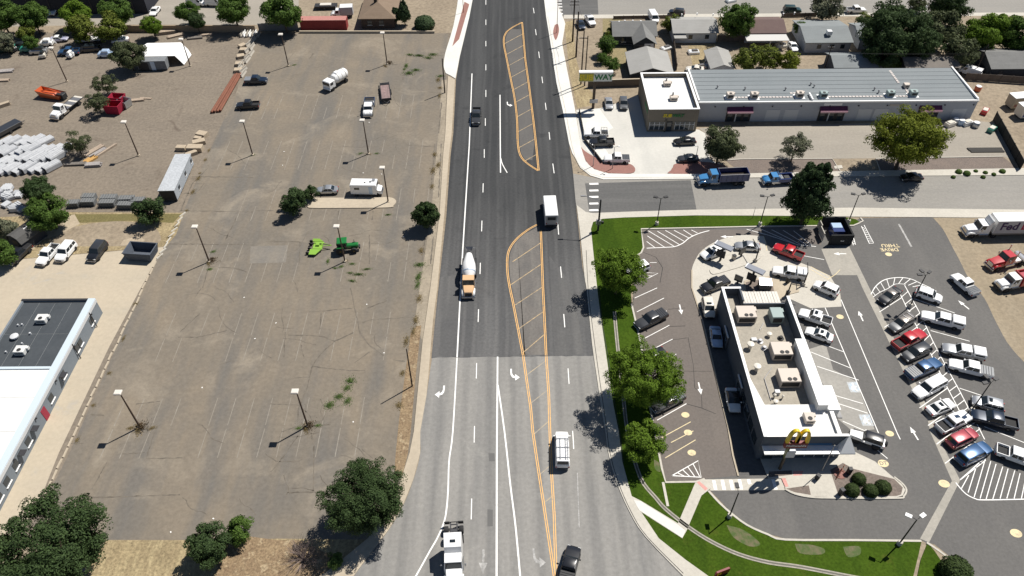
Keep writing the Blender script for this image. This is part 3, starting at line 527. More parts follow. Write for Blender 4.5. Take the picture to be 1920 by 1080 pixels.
# ================================================================ vehicles
TYRE = plain('tyre_rubber', (.022, .022, .023), .85); RIM = plain('rim_alloy', (.45, .45, .46), .35, .8); RIMD = plain('rim_dark', (.06, .06, .065), .5, .5)
GLASS = plain('car_glass', (.018, .024, .028), .06, 0, .6); HEAD = plain('headlight_lens', (.62, .63, .62), .15); TAIL = plain('tail_lens', (.35, .02, .02), .25)
BLK = plain('black_plastic', (.025, .025, .027), .6); CHROME = plain('chrome', (.55, .55, .55), .22, .9); LINER = plain('bed_liner', (.02, .02, .021), .8)
STEEL = plain('steel_grey', (.28, .28, .29), .45, .6); DSTEEL = plain('steel_dark', (.05, .05, .055), .55, .4); RUST = surf('rusty_steel', (.24, .10, .065), (.17, .075, .05), 1.2, 8, fine_amt=.3)
P = dict(white=paint('white', (.78, .78, .77)), black=paint('black', (.012, .013, .016)), silver=paint('silver', (.42, .43, .44), .55), grey=paint('grey', (.13, .135, .14), .4), dgrey=paint('dark_grey', (.05, .052, .056), .3),
         red=paint('red', (.42, .012, .02)), maroon=paint('pinkred', (.36, .06, .075), .2), blue=paint('blue', (.03, .085, .19), .3), navy=paint('navy', (.012, .022, .042), .2), sky=paint('sky_blue', (.05, .20, .42)), dblue=paint('deep_blue', (.012, .03, .13)),
         tan=paint('tan', (.62, .40, .22)), green=paint('dark_green', (.015, .04, .032), .2), lav=paint('lavender', (.46, .46, .58), .2), cream=paint('cream', (.66, .62, .54)), jd=paint('tractor_green', (.014, .15, .03)), lime=paint('mower_green', (.22, .40, .055)), orange=paint('orange', (.52, .10, .025)), teal=paint('teal', (.03, .20, .15)), pblue=paint('pale_blue', (.40, .52, .68), .2), taupe=paint('taupe', (.22, .20, .18), .4))
CACHE = {}
def cached(key, fn):
    if key not in CACHE: CACHE[key] = fn()
    return CACHE[key]
def wheel_mesh(r, w):
    def f():
        t = MB().lathe([(r * .62, -w / 2), (r * .93, -w / 2), (r, -w * .32), (r, w * .32), (r * .93, w / 2), (r * .62, w / 2)], 16, axis='y').mesh('tyre', 40)
        q = MB().lathe([(r * .2, -w * .5), (r * .62, -w * .44), (r * .62, w * .44), (r * .2, w * .5)], 14, axis='y').mesh('rim', 40); return t, q
    return cached(('wheel', r, w), f)
def wheel(par, x, y, r=.35, w=.25, rim=RIM):
    t, q = wheel_mesh(r, w); o = inst('wheel', t, TYRE, par); o.location = (x, y, r); p_ = inst('rim', q, rim, o)
    return o
def body_mesh(st, key):
    def f():
        rings = []
        for x, hw, zb, zt in st:
            h = [(0, zb), (.82 * hw, zb), (hw, zb + .14), (hw, max(zt - .30, zb + .16)), (.975 * hw, max(zt - .12, zb + .18)), (.88 * hw, zt - .015), (0, zt + .02)]
            rings.append([(x, y, z) for y, z in h] + [(x, -y, z) for y, z in h[-2:0:-1]])
        return MB().loft(rings).mesh('body', 32)
    return cached(key, f)
def pane(p00, p10, p11, p01, u0, u1, v0, v1, off=.014):
    def B(u, v): return (p00 * (1 - u) + p10 * u) * (1 - v) + (p01 * (1 - u) + p11 * u) * v
    q = [B(u0, v0), B(u1, v0), B(u1, v1), B(u0, v1)]; n = (q[1] - q[0]).cross(q[3] - q[0]).normalized()
    return [a + n * off for a in q] + [a - n * .03 for a in q]
def pane_mesh(q, name): return MB().add(q, [(0, 1, 2, 3), (7, 6, 5, 4)] + [(i, (i + 1) % 4, 4 + (i + 1) % 4, 4 + i) for i in range(4)]).mesh(name)
# kind: L, W, hood nose z, cowl z, belt z, deck z, roof z, xw (screen base), xf (roof front), xr (roof rear), xb (rear glass base), wheel r, front axle, rear axle
KIND = dict(
    sedan=(4.8, 1.84, .74, .93, .93, 1.0, 1.45, 1.0, .18, -.95, -1.72, .33, 1.45, -1.38),
    coupe=(4.7, 1.86, .72, .92, .92, .98, 1.40, .95, .10, -.80, -1.75, .34, 1.42, -1.36),
    suv=(4.7, 1.88, .90, 1.05, 1.06, 1.06, 1.70, 1.12, .42, -1.85, -2.2, .36, 1.42, -1.36),
    bigsuv=(5.3, 2.02, 1.02, 1.15, 1.16, 1.16, 1.90, 1.20, .60, -2.25, -2.52, .40, 1.62, -1.52),
    pickup=(5.75, 1.98, 1.02, 1.15, 1.16, 1.0, 1.88, 1.15, .55, -.86, -1.02, .40, 1.82, -1.72),
    van=(5.7, 2.0, 1.0, 1.2, 1.24, 1.24, 2.12, 2.05, 1.35, -2.72, -2.80, .36, 1.75, -1.75),
    jeep=(4.35, 1.86, 1.06, 1.12, 1.13, 1.13, 1.84, .62, .36, -1.82, -1.90, .42, 1.25, -1.22))
def car(name, label, cat, kind, front, rear, col, z=.75, bed=None, L=None, roofc=None, rack=None, sunroof=False, group=None, rim=RIM, extra=None, W=None):
    a, b = G(*front, z), G(*rear, z); c = (a + b) / 2; ang = math.atan2(a.y - b.y, a.x - b.x)
    k = KIND[kind]; L0, W0, hn, cz, bz, dz, rz, xw, xf, xr, xb, wr, xa, xz = k
    ln = L or min(max((a - b).length * .93, L0 * .9), L0 * 1.12)
    root = empty(name, (c.x, c.y, .03), ang, label, cat, group); root.scale = (ln / L0, (W or W0) / W0, 1)
    hw = W0 / 2; h2 = L0 / 2; pm = P[col]
    if kind == 'pickup': st = [(-h2, hw * .95, .55, .80), (-h2 + .06, hw * .97, .45, .80), (-1.12, hw * .97, .36, .80), (-1.10, hw * .98, .34, bz), (xw, hw, .34, cz), (h2 - .9, hw * .99, .36, (cz + hn) / 2 + .04), (h2 - .25, hw * .95, .40, hn), (h2, hw * .86, .5, hn - .16)]
    elif kind == 'jeep': st = [(-h2, hw * .84, .55, bz - .05), (-h2 + .08, hw * .86, .5, bz), (xw, hw * .86, .5, cz), (xw + .1, hw * .78, .5, cz), (h2 - .12, hw * .66, .5, hn), (h2, hw * .62, .55, hn - .08)]
    elif kind == 'van': st = [(-h2, hw * .93, .42, bz - .05), (-h2 + .1, hw, .34, bz), (xw - .2, hw, .34, bz), (xw + .1, hw * .99, .34, cz), (h2 - .2, hw * .93, .38, hn), (h2, hw * .82, .46, hn - .15)]
    else:
        st = [(-h2, hw * .78, .46, dz - .22), (-h2 + .16, hw * .92, .34, dz - .03), (-h2 + .5, hw * .98, .28, dz), (xb + .1, hw, .26, (dz + bz) / 2), (0, hw, .25, bz), (xw, hw, .26, cz), (xw + (h2 - xw) * .5, hw * .98, .28, (cz + hn) / 2 + .05), (h2 - .22, hw * .9, .33, hn), (h2, hw * .70, .45, hn - .16)]
    body = inst('body', body_mesh(st, ('body', kind)), pm, root)
    # cabin
    wb, wt = hw * (.93 if kind != 'jeep' else .80), hw * (.76 if kind in ('sedan', 'coupe') else .80 if kind != 'van' else .84)
    if kind == 'jeep': wt = hw * .74
    zb = bz - .03
    V3 = Vector
    fb = [V3((xw, wb, zb)), V3((xw, -wb, zb))]; ft = [V3((xf, wt, rz - .05)), V3((xf, -wt, rz - .05))]; rt = [V3((xr, wt, rz - .06)), V3((xr, -wt, rz - .06))]; rb = [V3((xb, wb, zb)), V3((xb, -wb, zb))]
    def cabm():
        x1, x2 = xf - .12, xr + .12
        vs = fb + ft + rt + rb + [V3((x1, wt * .82, rz)), V3((x1, -wt * .82, rz)), V3((x2, -wt * .82, rz)), V3((x2, wt * .82, rz))]
        fs = [(0, 1, 3, 2), (0, 2, 4, 6), (1, 7, 5, 3), (4, 5, 7, 6), (8, 9, 10, 11), (2, 3, 9, 8), (4, 11, 10, 5), (2, 8, 11, 4), (3, 5, 10, 9), (0, 6, 7, 1)]
        return MB().add(vs, fs).mesh('cabin', 30)
    inst('cabin', cached(('cab', kind), cabm), P[roofc] if roofc else pm, root)
    def glass(nm, key, q): inst(nm, cached((key, kind), lambda: pane_mesh(q, nm)), GLASS, root)
    glass('windscreen', 'ws', pane(fb[1], fb[0], ft[0], ft[1], .05, .95, .08, .93)); glass('rear_window', 'rw', pane(rb[0], rb[1], rt[1], rt[0], .08, .92, .15, .88))
    spl = [(.06, .48), (.54, .93)] if kind not in ('van', 'bigsuv', 'suv') else ([(.05, .22)] if kind == 'van' else [(.06, .36), (.40, .66), (.70, .94)])
    for i, (u0, u1) in enumerate(spl):
        glass('side_window', 'sl%d' % i, pane(fb[0], rb[0], rt[0], ft[0], u0, u1, .12, .86)); glass('side_window', 'sr%d' % i, pane(rb[1], fb[1], ft[1], rt[1], 1 - u1, 1 - u0, .12, .86))
    for sx, ax in ((1, xa), (1, xz)):
        for sy in (1, -1): wheel(root, ax, sy * (hw - .11), wr, .26, rim)
    def hl():
        return MB().box(h2 - .2, h2 - .03, -.19, .19, hn - .28, hn - .1, .03).mesh('headlight')
    def tl():
        return MB().box(-h2 - .015, -h2 + .18, -.11, .11, -.14, .14, .03).mesh('taillight')
    for s in (1, -1):
        o = inst('headlight', cached(('hl', kind), hl), HEAD, root); o.location.y = s * hw * (.66 if kind != 'jeep' else .5)
        o = inst('taillight', cached(('tl', kind), tl), TAIL, root); o.location = (0, s * hw * (.72 if kind not in ('pickup', 'van') else .86), (dz if kind not in ('van', 'pickup') else 1.0) - .22)
        o = inst('mirror', cached('mirror', lambda: MB().box(-.09, .09, -.12, .12, -.08, .08, .03).mesh('mirror')), BLK if col != 'white' else pm, root); o.location = (xw - .25, s * (hw + .1), bz + .08)
    inst('grille', cached(('gr', kind), lambda: MB().box(h2 - .12, h2 + .015, -hw * .5, hw * .5, .48, hn - .22).mesh('grille')), BLK, root)
    inst('bumper', cached(('bf', kind), lambda: MB().box(h2 - .16, h2 + .05, -hw * .74, hw * .74, .36, .50, .04).mesh('bumper')), CHROME if kind in ('pickup', 'bigsuv') else BLK, root)
    inst('bumper', cached(('br', kind), lambda: MB().box(-h2 - .07, -h2 + .1, -hw * .78, hw * .78, .42, .56, .04).mesh('bumper')), CHROME if kind in ('pickup', 'bigsuv') else BLK, root)
    if kind == 'pickup':
        y1 = hw * .965; top = 1.20
        for s in (1, -1): inst('bed_side', cached(('bs', s), lambda: MB().box(-h2 + .02, -1.10, min(s * (y1 - .12), s * y1), max(s * (y1 - .12), s * y1), .70, top, .03).mesh('bed_side')), pm, root)
        inst('tailgate', cached('tg', lambda: MB().box(-h2, -h2 + .1, -y1 + .12, y1 - .12, .6, top, .02).mesh('tailgate')), pm, root)
        inst('bed_front', cached('bfw', lambda: MB().box(-1.16, -1.09, -y1 + .1, y1 - .1, .7, top).mesh('bed_front')), pm, root)
        inst('bed_floor', cached('bfl', lambda: MB().box(-h2 + .1, -1.15, -y1 + .12, y1 - .12, .78, .84).mesh('bed_floor')), LINER, root)
        if bed in ('cover', 'cover_black', 'cover_silver', 'ribbed'):
            m = {'cover': P['dgrey'], 'cover_black': BLK, 'cover_silver': P['silver'], 'ribbed': P['grey']}[bed]
            n = 5; l = (h2 - .04 - 1.14) / n
            for i in range(n):
                o = inst('cover_panel', cached('cvp', lambda: MB().box(0, l - .03, -y1 + .06, y1 - .06, 1.19, 1.26, .02).mesh('cover_panel')), m, root); o.location.x = -h2 + .04 + i * l
        if bed == 'cap':
            cm = P[roofc] if roofc else pm
            inst('bed_cap', cached('cap', lambda: MB().box(-h2 + .04, -1.12, -y1, y1, 1.2, 1.84, .1, ).mesh('bed_cap', 30)), cm, root)
            for s in (1, -1):
                o = inst('cap_window', cached('capw', lambda: MB().box(-h2 + .3, -1.35, -.01, .01, 1.36, 1.68).mesh('cap_window')), GLASS, root); o.location.y = s * (y1 + .005)
        if bed == 'toolbox':
            inst('tool_box', cached('tbx', lambda: MB().box(-1.62, -1.18, -y1 + .02, y1 - .02, .86, 1.34, .04).mesh('tool_box')), STEEL, root)
    if kind == 'jeep':
        for s in (1, -1):
            for ax in (xa, xz): o = inst('fender', cached('fend', lambda: MB().box(-.55, .55, -.2, .2, .84, .93, .05).mesh('fender')), BLK, root); o.location = (ax, s * (hw - .14), 0)
        sp, sr_ = wheel_mesh(.40, .26); o = inst('spare_wheel', sp, TYRE, root); o.rotation_euler = (0, 0, R(90)); o.location = (-h2 - .14, 0, 1.0)
    if sunroof: inst('sunroof', cached(('sunr', kind), lambda: MB().box(xf - .75, xf - .2, -wt * .55, wt * .55, rz - .02, rz + .012).mesh('sunroof')), GLASS, root)
    if rack == 'rails':
        for s in (1, -1): inst('roof_rail', cached(('rail', kind, s), lambda: MB().box(xr + .2, xf - .2, s * wt * .8 - .03, s * wt * .8 + .03, rz - .01, rz + .07, .02).mesh('roof_rail')), BLK, root)
        for i in range(2): o = inst('cross_bar', cached(('cbar', kind), lambda: MB().box(-.03, .03, -wt * .8, wt * .8, rz + .05, rz + .1).mesh('cross_bar')), STEEL, root); o.location.x = xr + .5 + i * .9
    if rack == 'ladder':
        m = MB()
        for s in (1, -1):
            m.box(-2.6, -1.1, s * .86 - .03, s * .86 + .03, 1.75, 1.81)
            for x in (-2.55, -1.85, -1.2): m.box(x - .03, x + .03, s * .86 - .03, s * .86 + .03, 1.15, 1.78)
        for x in (-2.55, -1.2, .4): m.box(x - .03, x + .03, -.86, .86, 1.77 if x < 0 else 1.9, 1.83 if x < 0 else 1.96)
        m.build('ladder_rack', STEEL, root)
    if rack == 'van_ladders':
        m = MB()
        for y in (-.75, -.45, .3): m.box(-2.5, 1.0, y - .03, y + .03, 2.28, 2.36)
        for x in np.arange(-2.4, .95, .6): m.box(x - .02, x + .02, -.75, -.45, 2.3, 2.34)
        for x in (-2.2, -.6, .8):
            m.box(x - .04, x + .04, -.9, .9, 2.2, 2.27)
            for s in (1, -1): m.box(x - .03, x + .03, s * .86 - .03, s * .86 + .03, 2.0, 2.22)
        m.build('ladder_rack', P['silver'], root)
    return root
g1 = 'cars and trucks parked in slanted stalls beside the restaurant'
car('parked_sedan', 'black sedan with roof coloured sunlit grey at the rounded end of the slanted stalls', 'car', 'sedan', (1651, 566), (1686, 541), 'black', roofc='taupe', group=g1)  # lighter roof colour paints sunlight onto a black car
car('parked_suv', 'grey sport utility vehicle with roof bars next to the red pickup', 'suv', 'suv', (1668, 619), (1714, 592), 'grey', roofc='taupe', rack='rails', group=g1)
car('parked_pickup', 'bright red pickup with open black bed in a slanted stall', 'pickup', 'pickup', (1735, 621), (1674, 652), 'red', group=g1)
car('parked_suv', 'charcoal sport utility vehicle squeezed between red pickup and blue pickup', 'suv', 'suv', (1693, 672), (1743, 649), 'dgrey', group=g1)
car('parked_pickup', 'blue pickup with grey ribbed bed cover beside a boxy white wagon', 'pickup', 'pickup', (1764, 676), (1699, 706), 'blue', bed='ribbed', group=g1)
car('parked_wagon', 'boxy all white wagon with black windscreen beside the blue pickup', 'suv', 'bigsuv', (1713, 742), (1771, 711), 'white', group=g1)
car('parked_sedan', 'white sedan with a black sunroof in the slanted stalls', 'car', 'sedan', (1789, 752), (1739, 773), 'white', sunroof=True, group=g1)
car('parked_pickup', 'white pickup with empty black bed beside a pinkish red car', 'pickup', 'pickup', (1817, 776), (1758, 806), 'white', group=g1)
car('parked_hatchback', 'pinkish red hatchback between white pickup and dark blue wagon', 'car', 'suv', (1831, 808), (1777, 834), 'maroon', group=g1)
car('parked_wagon', 'dark blue wagon at the end of the slanted row by striped paint', 'suv', 'bigsuv', (1855, 835), (1796, 866), 'blue', group=g1)
car('parked_crossover', 'white crossover parked under the lot lamp with three heads', 'suv', 'suv', (1767, 562), (1716, 545), 'white', group=g1)
car('parked_pickup', 'long all white pickup with white bed cap', 'pickup', 'pickup', (1728, 590), (1806, 610), 'white', bed='cap', L=6.4, group=g1)
car('parked_pickup', 'silver pickup with white bed cap beside white crew pickup', 'pickup', 'pickup', (1768, 652), (1844, 668), 'silver', bed='cap', roofc='white', L=6.1, group=g1)
car('parked_pickup', 'white crew pickup with grey ribbed bed cover next to silver capped pickup', 'pickup', 'pickup', (1780, 681), (1860, 701), 'white', bed='ribbed', L=6.2, group=g1)
car('parked_suv', 'silver sport utility vehicle with sunroof next to dark navy pickup', 'suv', 'suv', (1820, 749), (1885, 766), 'silver', sunroof=True, group=g1)
car('parked_pickup', 'dark navy pickup with empty bed facing the slanted row', 'pickup', 'pickup', (1823, 777), (1905, 797), 'navy', L=6.2, group=g1)
car('parked_pickup', 'white pickup beside the large fan of white stripes', 'pickup', 'pickup', (1943, 868), (1868, 842), 'white', group=g1)
car('moving_pickup', 'white pickup rolling across the open lot near the dirt', 'pickup', 'pickup', (1789, 516), (1829, 551), 'white', bed='ribbed')
g2 = 'cars at the restaurant'
car('parked_pickup', 'white pickup with sunroof backed against the restaurant side wall', 'pickup', 'pickup', (1497, 585), (1560, 606), 'white', sunroof=True, group=g2)
car('parked_sedan', 'white sedan with sunroof next to the white pickup by restaurant wall', 'car', 'sedan', (1510, 617), (1563, 636), 'white', sunroof=True, group=g2)
car('parked_jeep', 'white off-roader with black hard top and spare wheel by restaurant corner', 'suv', 'jeep', (1596, 813), (1655, 833), 'white', roofc='black', rim=RIMD, group=g2, L=4.7)
car('queueing_suv', 'white sport utility vehicle last in the drive through queue', 'suv', 'suv', (1527, 531), (1572, 550), 'white', group=g2)
car('queueing_pickup', 'white pickup with bed cap waiting in the drive through beside a menu board', 'pickup', 'pickup', (1446, 506), (1514, 518), 'white', bed='cap', group=g2)
car('queueing_pickup', 'red pickup with black bed waiting in the drive through', 'pickup', 'pickup', (1449, 461), (1508, 484), 'red', group=g2)
car('queueing_sedan', 'silver sedan waiting at the outer drive through lane', 'car', 'sedan', (1376, 459), (1427, 463), 'silver', group=g2)
car('queueing_crossover', 'white crossover with black glass roof under the menu canopy', 'suv', 'suv', (1315, 482), (1358, 464), 'white', sunroof=True, group=g2)
car('queueing_pickup', 'black pickup with grey bed cover rounding the drive through bend', 'pickup', 'pickup', (1315, 543), (1365, 524), 'black', bed='cover', group=g2)
car('queueing_suv', 'cream sport utility vehicle at the shaded corner of the restaurant wall', 'suv', 'suv', (1331, 592), (1325, 562), 'cream', sunroof=True, group=g2)
car('queueing_sedan', 'light blue sedan in the shade of the restaurant wall', 'car', 'sedan', (1346, 650), (1340, 612), 'pblue', group=g2)
car('queueing_sedan', 'pale sedan with black roof at the shaded pick-up window', 'car', 'sedan', (1379, 771), (1370, 728), 'white', roofc='black', group=g2)
g3 = 'cars in the stalls by the lawn'
car('parked_pickup', 'dark grey pickup nosed toward the lawn strip', 'pickup', 'pickup', (1191, 613), (1249, 585), 'dgrey', bed='cover', group=g3)
car('parked_pickup', 'grey pickup with ribbed bed cover half hidden by a lawn tree', 'pickup', 'pickup', (1222, 768), (1281, 738), 'dgrey', bed='ribbed', group=g3)
car('parked_sedan', 'black sedan mostly hidden beneath the big lawn tree', 'car', 'sedan', (1195, 680), (1248, 655), 'black', group=g3)
car('parked_hatchback', 'black hatchback with pale roof peeking out beside lawn tree', 'suv', 'suv', (1215, 737), (1263, 710), 'black', roofc='silver', group=g3)
car('parked_suv', 'white sport utility vehicle peeking out from under a lawn tree by the striped corner', 'suv', 'suv', (1175, 512), (1217, 495), 'white', group=g3)
g4 = 'traffic on the main road'
car('moving_van', 'white work van carrying ladders on its roof on the main road', 'van', 'van', (1053, 806), (1055, 877), 'white', z=1., rack='van_ladders', group=g4)
car('moving_pickup', 'black pickup merging into the lane beside the orange lines', 'pickup', 'pickup', (1077, 1024), (1059, 1098), 'black', bed='cover_black', group=g4)
car('moving_pickup', 'black pickup driving down the dark asphalt lane', 'pickup', 'pickup', (892, 233), (894, 203), 'dgrey', group=g4)
g5 = 'cars parked at the sandwich shop'
car('parked_sedan', 'silver sedan parked below the sandwich shop pole sign', 'car', 'sedan', (1143, 203), (1140, 183), 'silver', group=g5)
car('parked_suv', 'dark grey boxy wagon beside silver sedan at the shop', 'suv', 'suv', (1170, 203), (1168, 185), 'grey', group=g5)
car('parked_pickup', 'white pickup with a steel ladder rack at the shop', 'pickup', 'pickup', (1093, 250), (1142, 251), 'white', rack='ladder', group=g5)
car('parked_pickup', 'black pickup with open bed beside the racked white pickup', 'pickup', 'pickup', (1104, 267), (1153, 266), 'black', group=g5)
car('parked_pickup', 'white pickup with grey bed cover next to the red paver island', 'pickup', 'pickup', (1132, 297), (1181, 298), 'white', bed='ribbed', group=g5)
car('parked_sedan', 'black sedan parked right outside the sandwich shop door', 'car', 'sedan', (1262, 265), (1306, 263), 'black', group=g5)
car('parked_sedan', 'dark grey sedan with sunroof by the paver island and tree', 'car', 'sedan', (1270, 297), (1311, 296), 'dgrey', sunroof=True, group=g5)
car('parked_sedan', 'black sedan in the tree shade on the side street', 'car', 'sedan', (1689, 332), (1730, 331), 'black')
g6 = 'cars along the back street'
car('parked_pickup', 'white pickup on the bare ground beside utility poles', 'pickup', 'pickup', (1112, 47), (1101, 30), 'white', group=g6)
car('parked_sedan', 'black sedan next to the white pickup by utility poles', 'car', 'sedan', (1093, 53), (1085, 38), 'navy', group=g6)
car('parked_van', 'white van at the kerb behind the gabled house', 'van', 'van', (1229, 41), (1221, 26), 'white', group=g6)
car('parked_suv', 'black sport utility vehicle parked beside the willow on the back street', 'suv', 'suv', (1254, 21), (1284, 24), 'black', group=g6)
car('parked_suv', 'dark green sport utility vehicle on the back street by a fence', 'suv', 'bigsuv', (1503, 19), (1468, 18), 'green', group=g6)
car('parked_pickup', 'white pickup on the back street beside leafy grey tree', 'pickup', 'pickup', (1622, 18), (1588, 19), 'white', group=g6)
car('parked_sedan', 'white sedan on the gravel drive between brown-roofed and blue-roofed houses', 'car', 'sedan', (1492, 94), (1482, 79), 'white', group=g6)
car('parked_sedan', 'white sedan half hidden behind big garden trees', 'car', 'sedan', (1708, 11), (1738, 11), 'white', group=g6)
car('parked_van', 'white van in the back yard beside the grey garage shed', 'van', 'van', (1808, 132), (1828, 138), 'white', group=g6)
car('parked_sedan', 'navy sedan in the back yard next to the white van', 'car', 'sedan', (1824, 128), (1846, 131), 'navy', group=g6)
car('parked_sedan', 'white sedan in the back garden by the pale shed', 'car', 'sedan', (1292, 128), (1314, 130), 'cream', group=g6)
g7 = 'vehicles standing in the old lot'
car('parked_pickup', 'navy pickup with white load beside the barrier row', 'pickup', 'pickup', (502, 150), (458, 151), 'navy', bed='cover_silver', group=g7)
car('parked_pickup', 'black pickup standing alone below the rusty pipes', 'pickup', 'pickup', (442, 198), (487, 196), 'black', group=g7)
car('parked_sedan', 'silver sedan beside the round bushes on the old lot', 'car', 'sedan', (595, 356), (631, 355), 'silver', group=g7)
g8 = 'vehicles parked at the low grey building'
car('parked_pickup', 'black pickup in front of the dark shed', 'pickup', 'pickup', (17, 493), (52, 461), 'black', bed='cover_black', group=g8)
car('parked_pickup', 'white pickup with dark empty bed on the concrete drive', 'pickup', 'pickup', (77, 492), (103, 463), 'white', group=g8)
car('parked_suv', 'white sport utility vehicle beside the white pickup on concrete drive', 'suv', 'bigsuv', (110, 488), (136, 456), 'white', group=g8)
car('parked_suv', 'black sport utility vehicle with grey roof on concrete drive by dumpster', 'suv', 'bigsuv', (169, 489), (195, 454), 'black', group=g8, roofc='dgrey')
g9 = 'vehicles stored in the far yard'
car('parked_suv', 'white wagon beyond the yard by the dark building', 'suv', 'suv', (95, 28), (106, 11), 'white', group=g9)
car('parked_sedan', 'white sedan alone on the back lot behind the tan wall', 'car', 'sedan', (284, 28), (296, 12), 'white', group=g9)
car('parked_sedan', 'lavender sedan with white roof stored in the yard', 'car', 'sedan', (128, 71), (92, 73), 'lav', roofc='white', group=g9)
car('parked_sedan', 'white sedan stored under the olive trees', 'car', 'sedan', (210, 76), (240, 72), 'white', group=g9)
car('parked_sedan', 'black sedan in tree shade on the back lot', 'car', 'sedan', (336, 28), (338, 14), 'black', group=g9)
car('parked_pickup', 'dark blue pickup stored beside a white boat', 'pickup', 'pickup', (112, 98), (146, 96), 'blue', group=g9)
for i, x in enumerate((368, 402, 432)):
    car('parked_van', ('white passenger van first behind the tan wall', 'white passenger van second behind the tan wall', 'silver passenger van third behind the tan wall')[i], 'van', 'van', (x + 16, 6), (x - 16, 5), 'white' if i < 2 else 'silver', group=g9)
# ================================================================ trucks and machines (x forward, base centre at the root)
def place(name, label, cat, front, rear, z, group=None):
    a, b = G(*front, z), G(*rear, z); c = (a + b) / 2
    return empty(name, (c.x, c.y, .03), math.atan2(a.y - b.y, a.x - b.x), label, cat, group), (a - b).length
def bx(par, name, m, x0, x1, y0, y1, z0, z1, ch=.03, top=None): return MB().box(x0, x1, y0, y1, z0, z1, 0 if top else ch, top).build(name, m, par)
def duals(root, xs, hw, r=.5, rim=RIM):
    for x in xs:
        for s in (1, -1): wheel(root, x, s * (hw - .28), r, .55, rim)
def chassis(root, x0, x1, z=.85): 
    m = MB()
    for s in (1, -1): m.box(x0, x1, s * .42 - .08, s * .42 + .08, z - .14, z + .12)
    for x in np.arange(x0 + .3, x1, 1.1): m.box(x - .06, x + .06, -.4, .4, z - .08, z + .06)
    m.build('chassis', DSTEEL, root)
def conv_cab(root, xf, col, hoodL=1.9, cabL=1.6, hw=1.12, zh=1.8, zr=2.8, sleeper=0., szr=3.5, fend=None, roofc=None, sc_=None, bw=None):
    pm = P[col]; xh = xf - hoodL; xc = xh - cabL
    r = []
    for x, w, zt in ((xh, hw * .86, zh), (xh + hoodL * .6, hw * .78, zh - .1), (xf - .12, hw * .66, zh - .3), (xf, hw * .6, zh - .5)):
        h = [(0, .75), (w, .75), (w, zt - .22), (w * .86, zt), (0, zt + .03)]; r.append([(x, y, z) for y, z in h] + [(x, -y, z) for y, z in h[-2:0:-1]])
    MB().loft(r).build('hood', pm, root, 35)
    for s in (1, -1):
        MB().loft([[(x, s * y, z) for y, z in ((hw * .55, z0), (hw * .99, z0), (hw * .99, z1), (hw * .9, z1 + .08), (hw * .55, z1 + .08))] for x, z0, z1 in ((xf - 1.65, .9, .95), (xf - 1.35, 1.0, 1.25), (xf - .5, 1.0, 1.3), (xf - .15, .75, 1.1), (xf - .02, .6, .9))]).build('fender', fend or pm, root, 40)
        bx(root, 'headlight', HEAD, xf - .14, xf + .02, s * hw * .78 - .14, s * hw * .78 + .14, .85, 1.02)
        bx(root, 'mirror', CHROME, xh - .35, xh - .2, s * (hw + .22) - .1, s * (hw + .22) + .1, 1.85, 2.35)
        bx(root, 'fuel_tank', CHROME, xc - .5, xh - .3, s * (hw - .3) - .28, s * (hw - .3) + .28, .5, 1.0, .1)
    bx(root, 'grille', CHROME if fend is None else BLK, xf - .06, xf + .03, -hw * .5, hw * .5, .8, zh - .4)
    bx(root, 'bumper', CHROME if bw is None else bw, xf - .08, xf + .18, -hw, hw, .42, .76, .05)
    V3 = Vector; w0, w1 = hw * .92, hw * .84; zb = zh - .12
    fb = [V3((xh + .1, w0, zb)), V3((xh + .1, -w0, zb))]; ft = [V3((xh - .28, w1, zr)), V3((xh - .28, -w1, zr))]; rt = [V3((xc, w1, zr)), V3((xc, -w1, zr))]; rb = [V3((xc, w0, zb)), V3((xc, -w0, zb))]
    low = [V3((xh + .1, w0, .95)), V3((xh + .1, -w0, .95)), V3((xc, -w0, .95)), V3((xc, w0, .95))]
    MB().add(fb + ft + rt + rb + low, [(0, 1, 3, 2), (0, 2, 4, 6), (1, 7, 5, 3), (4, 5, 7, 6), (2, 3, 5, 4), (0, 8, 9, 1), (0, 6, 11, 8), (1, 9, 10, 7), (6, 7, 10, 11), (8, 11, 10, 9)]).build('cab', P[roofc] if roofc else pm, root)
    for nm, q in (('windscreen', pane(fb[1], fb[0], ft[0], ft[1], .05, .95, .12, .9)), ('side_window', pane(fb[0], rb[0], rt[0], ft[0], .12, .7, .12, .85)), ('side_window', pane(rb[1], fb[1], ft[1], rt[1], .3, .88, .12, .85))):
        o = inst(nm, pane_mesh(q, nm), GLASS, root)
    if sleeper:
        x1 = xc - sleeper; sm = P[sc_ or col]
        MB().add([(xc + .02, w0, 1.0), (xc + .02, -w0, 1.0), (x1, -w0, 1.0), (x1, w0, 1.0), (xc + .02, w1, zr), (xc + .02, -w1, zr), (x1, -w0 * .96, szr), (x1, w0 * .96, szr), (xc - .35, w0 * .9, szr - .12), (xc - .35, -w0 * .9, szr - .12)],
                 [(0, 1, 2, 3), (0, 4, 5, 1), (4, 8, 9, 5), (8, 7, 6, 9), (7, 3, 2, 6), (0, 3, 7, 8, 4), (1, 5, 9, 6, 2)]).build('sleeper', sm, root, 30)
    return xc - sleeper
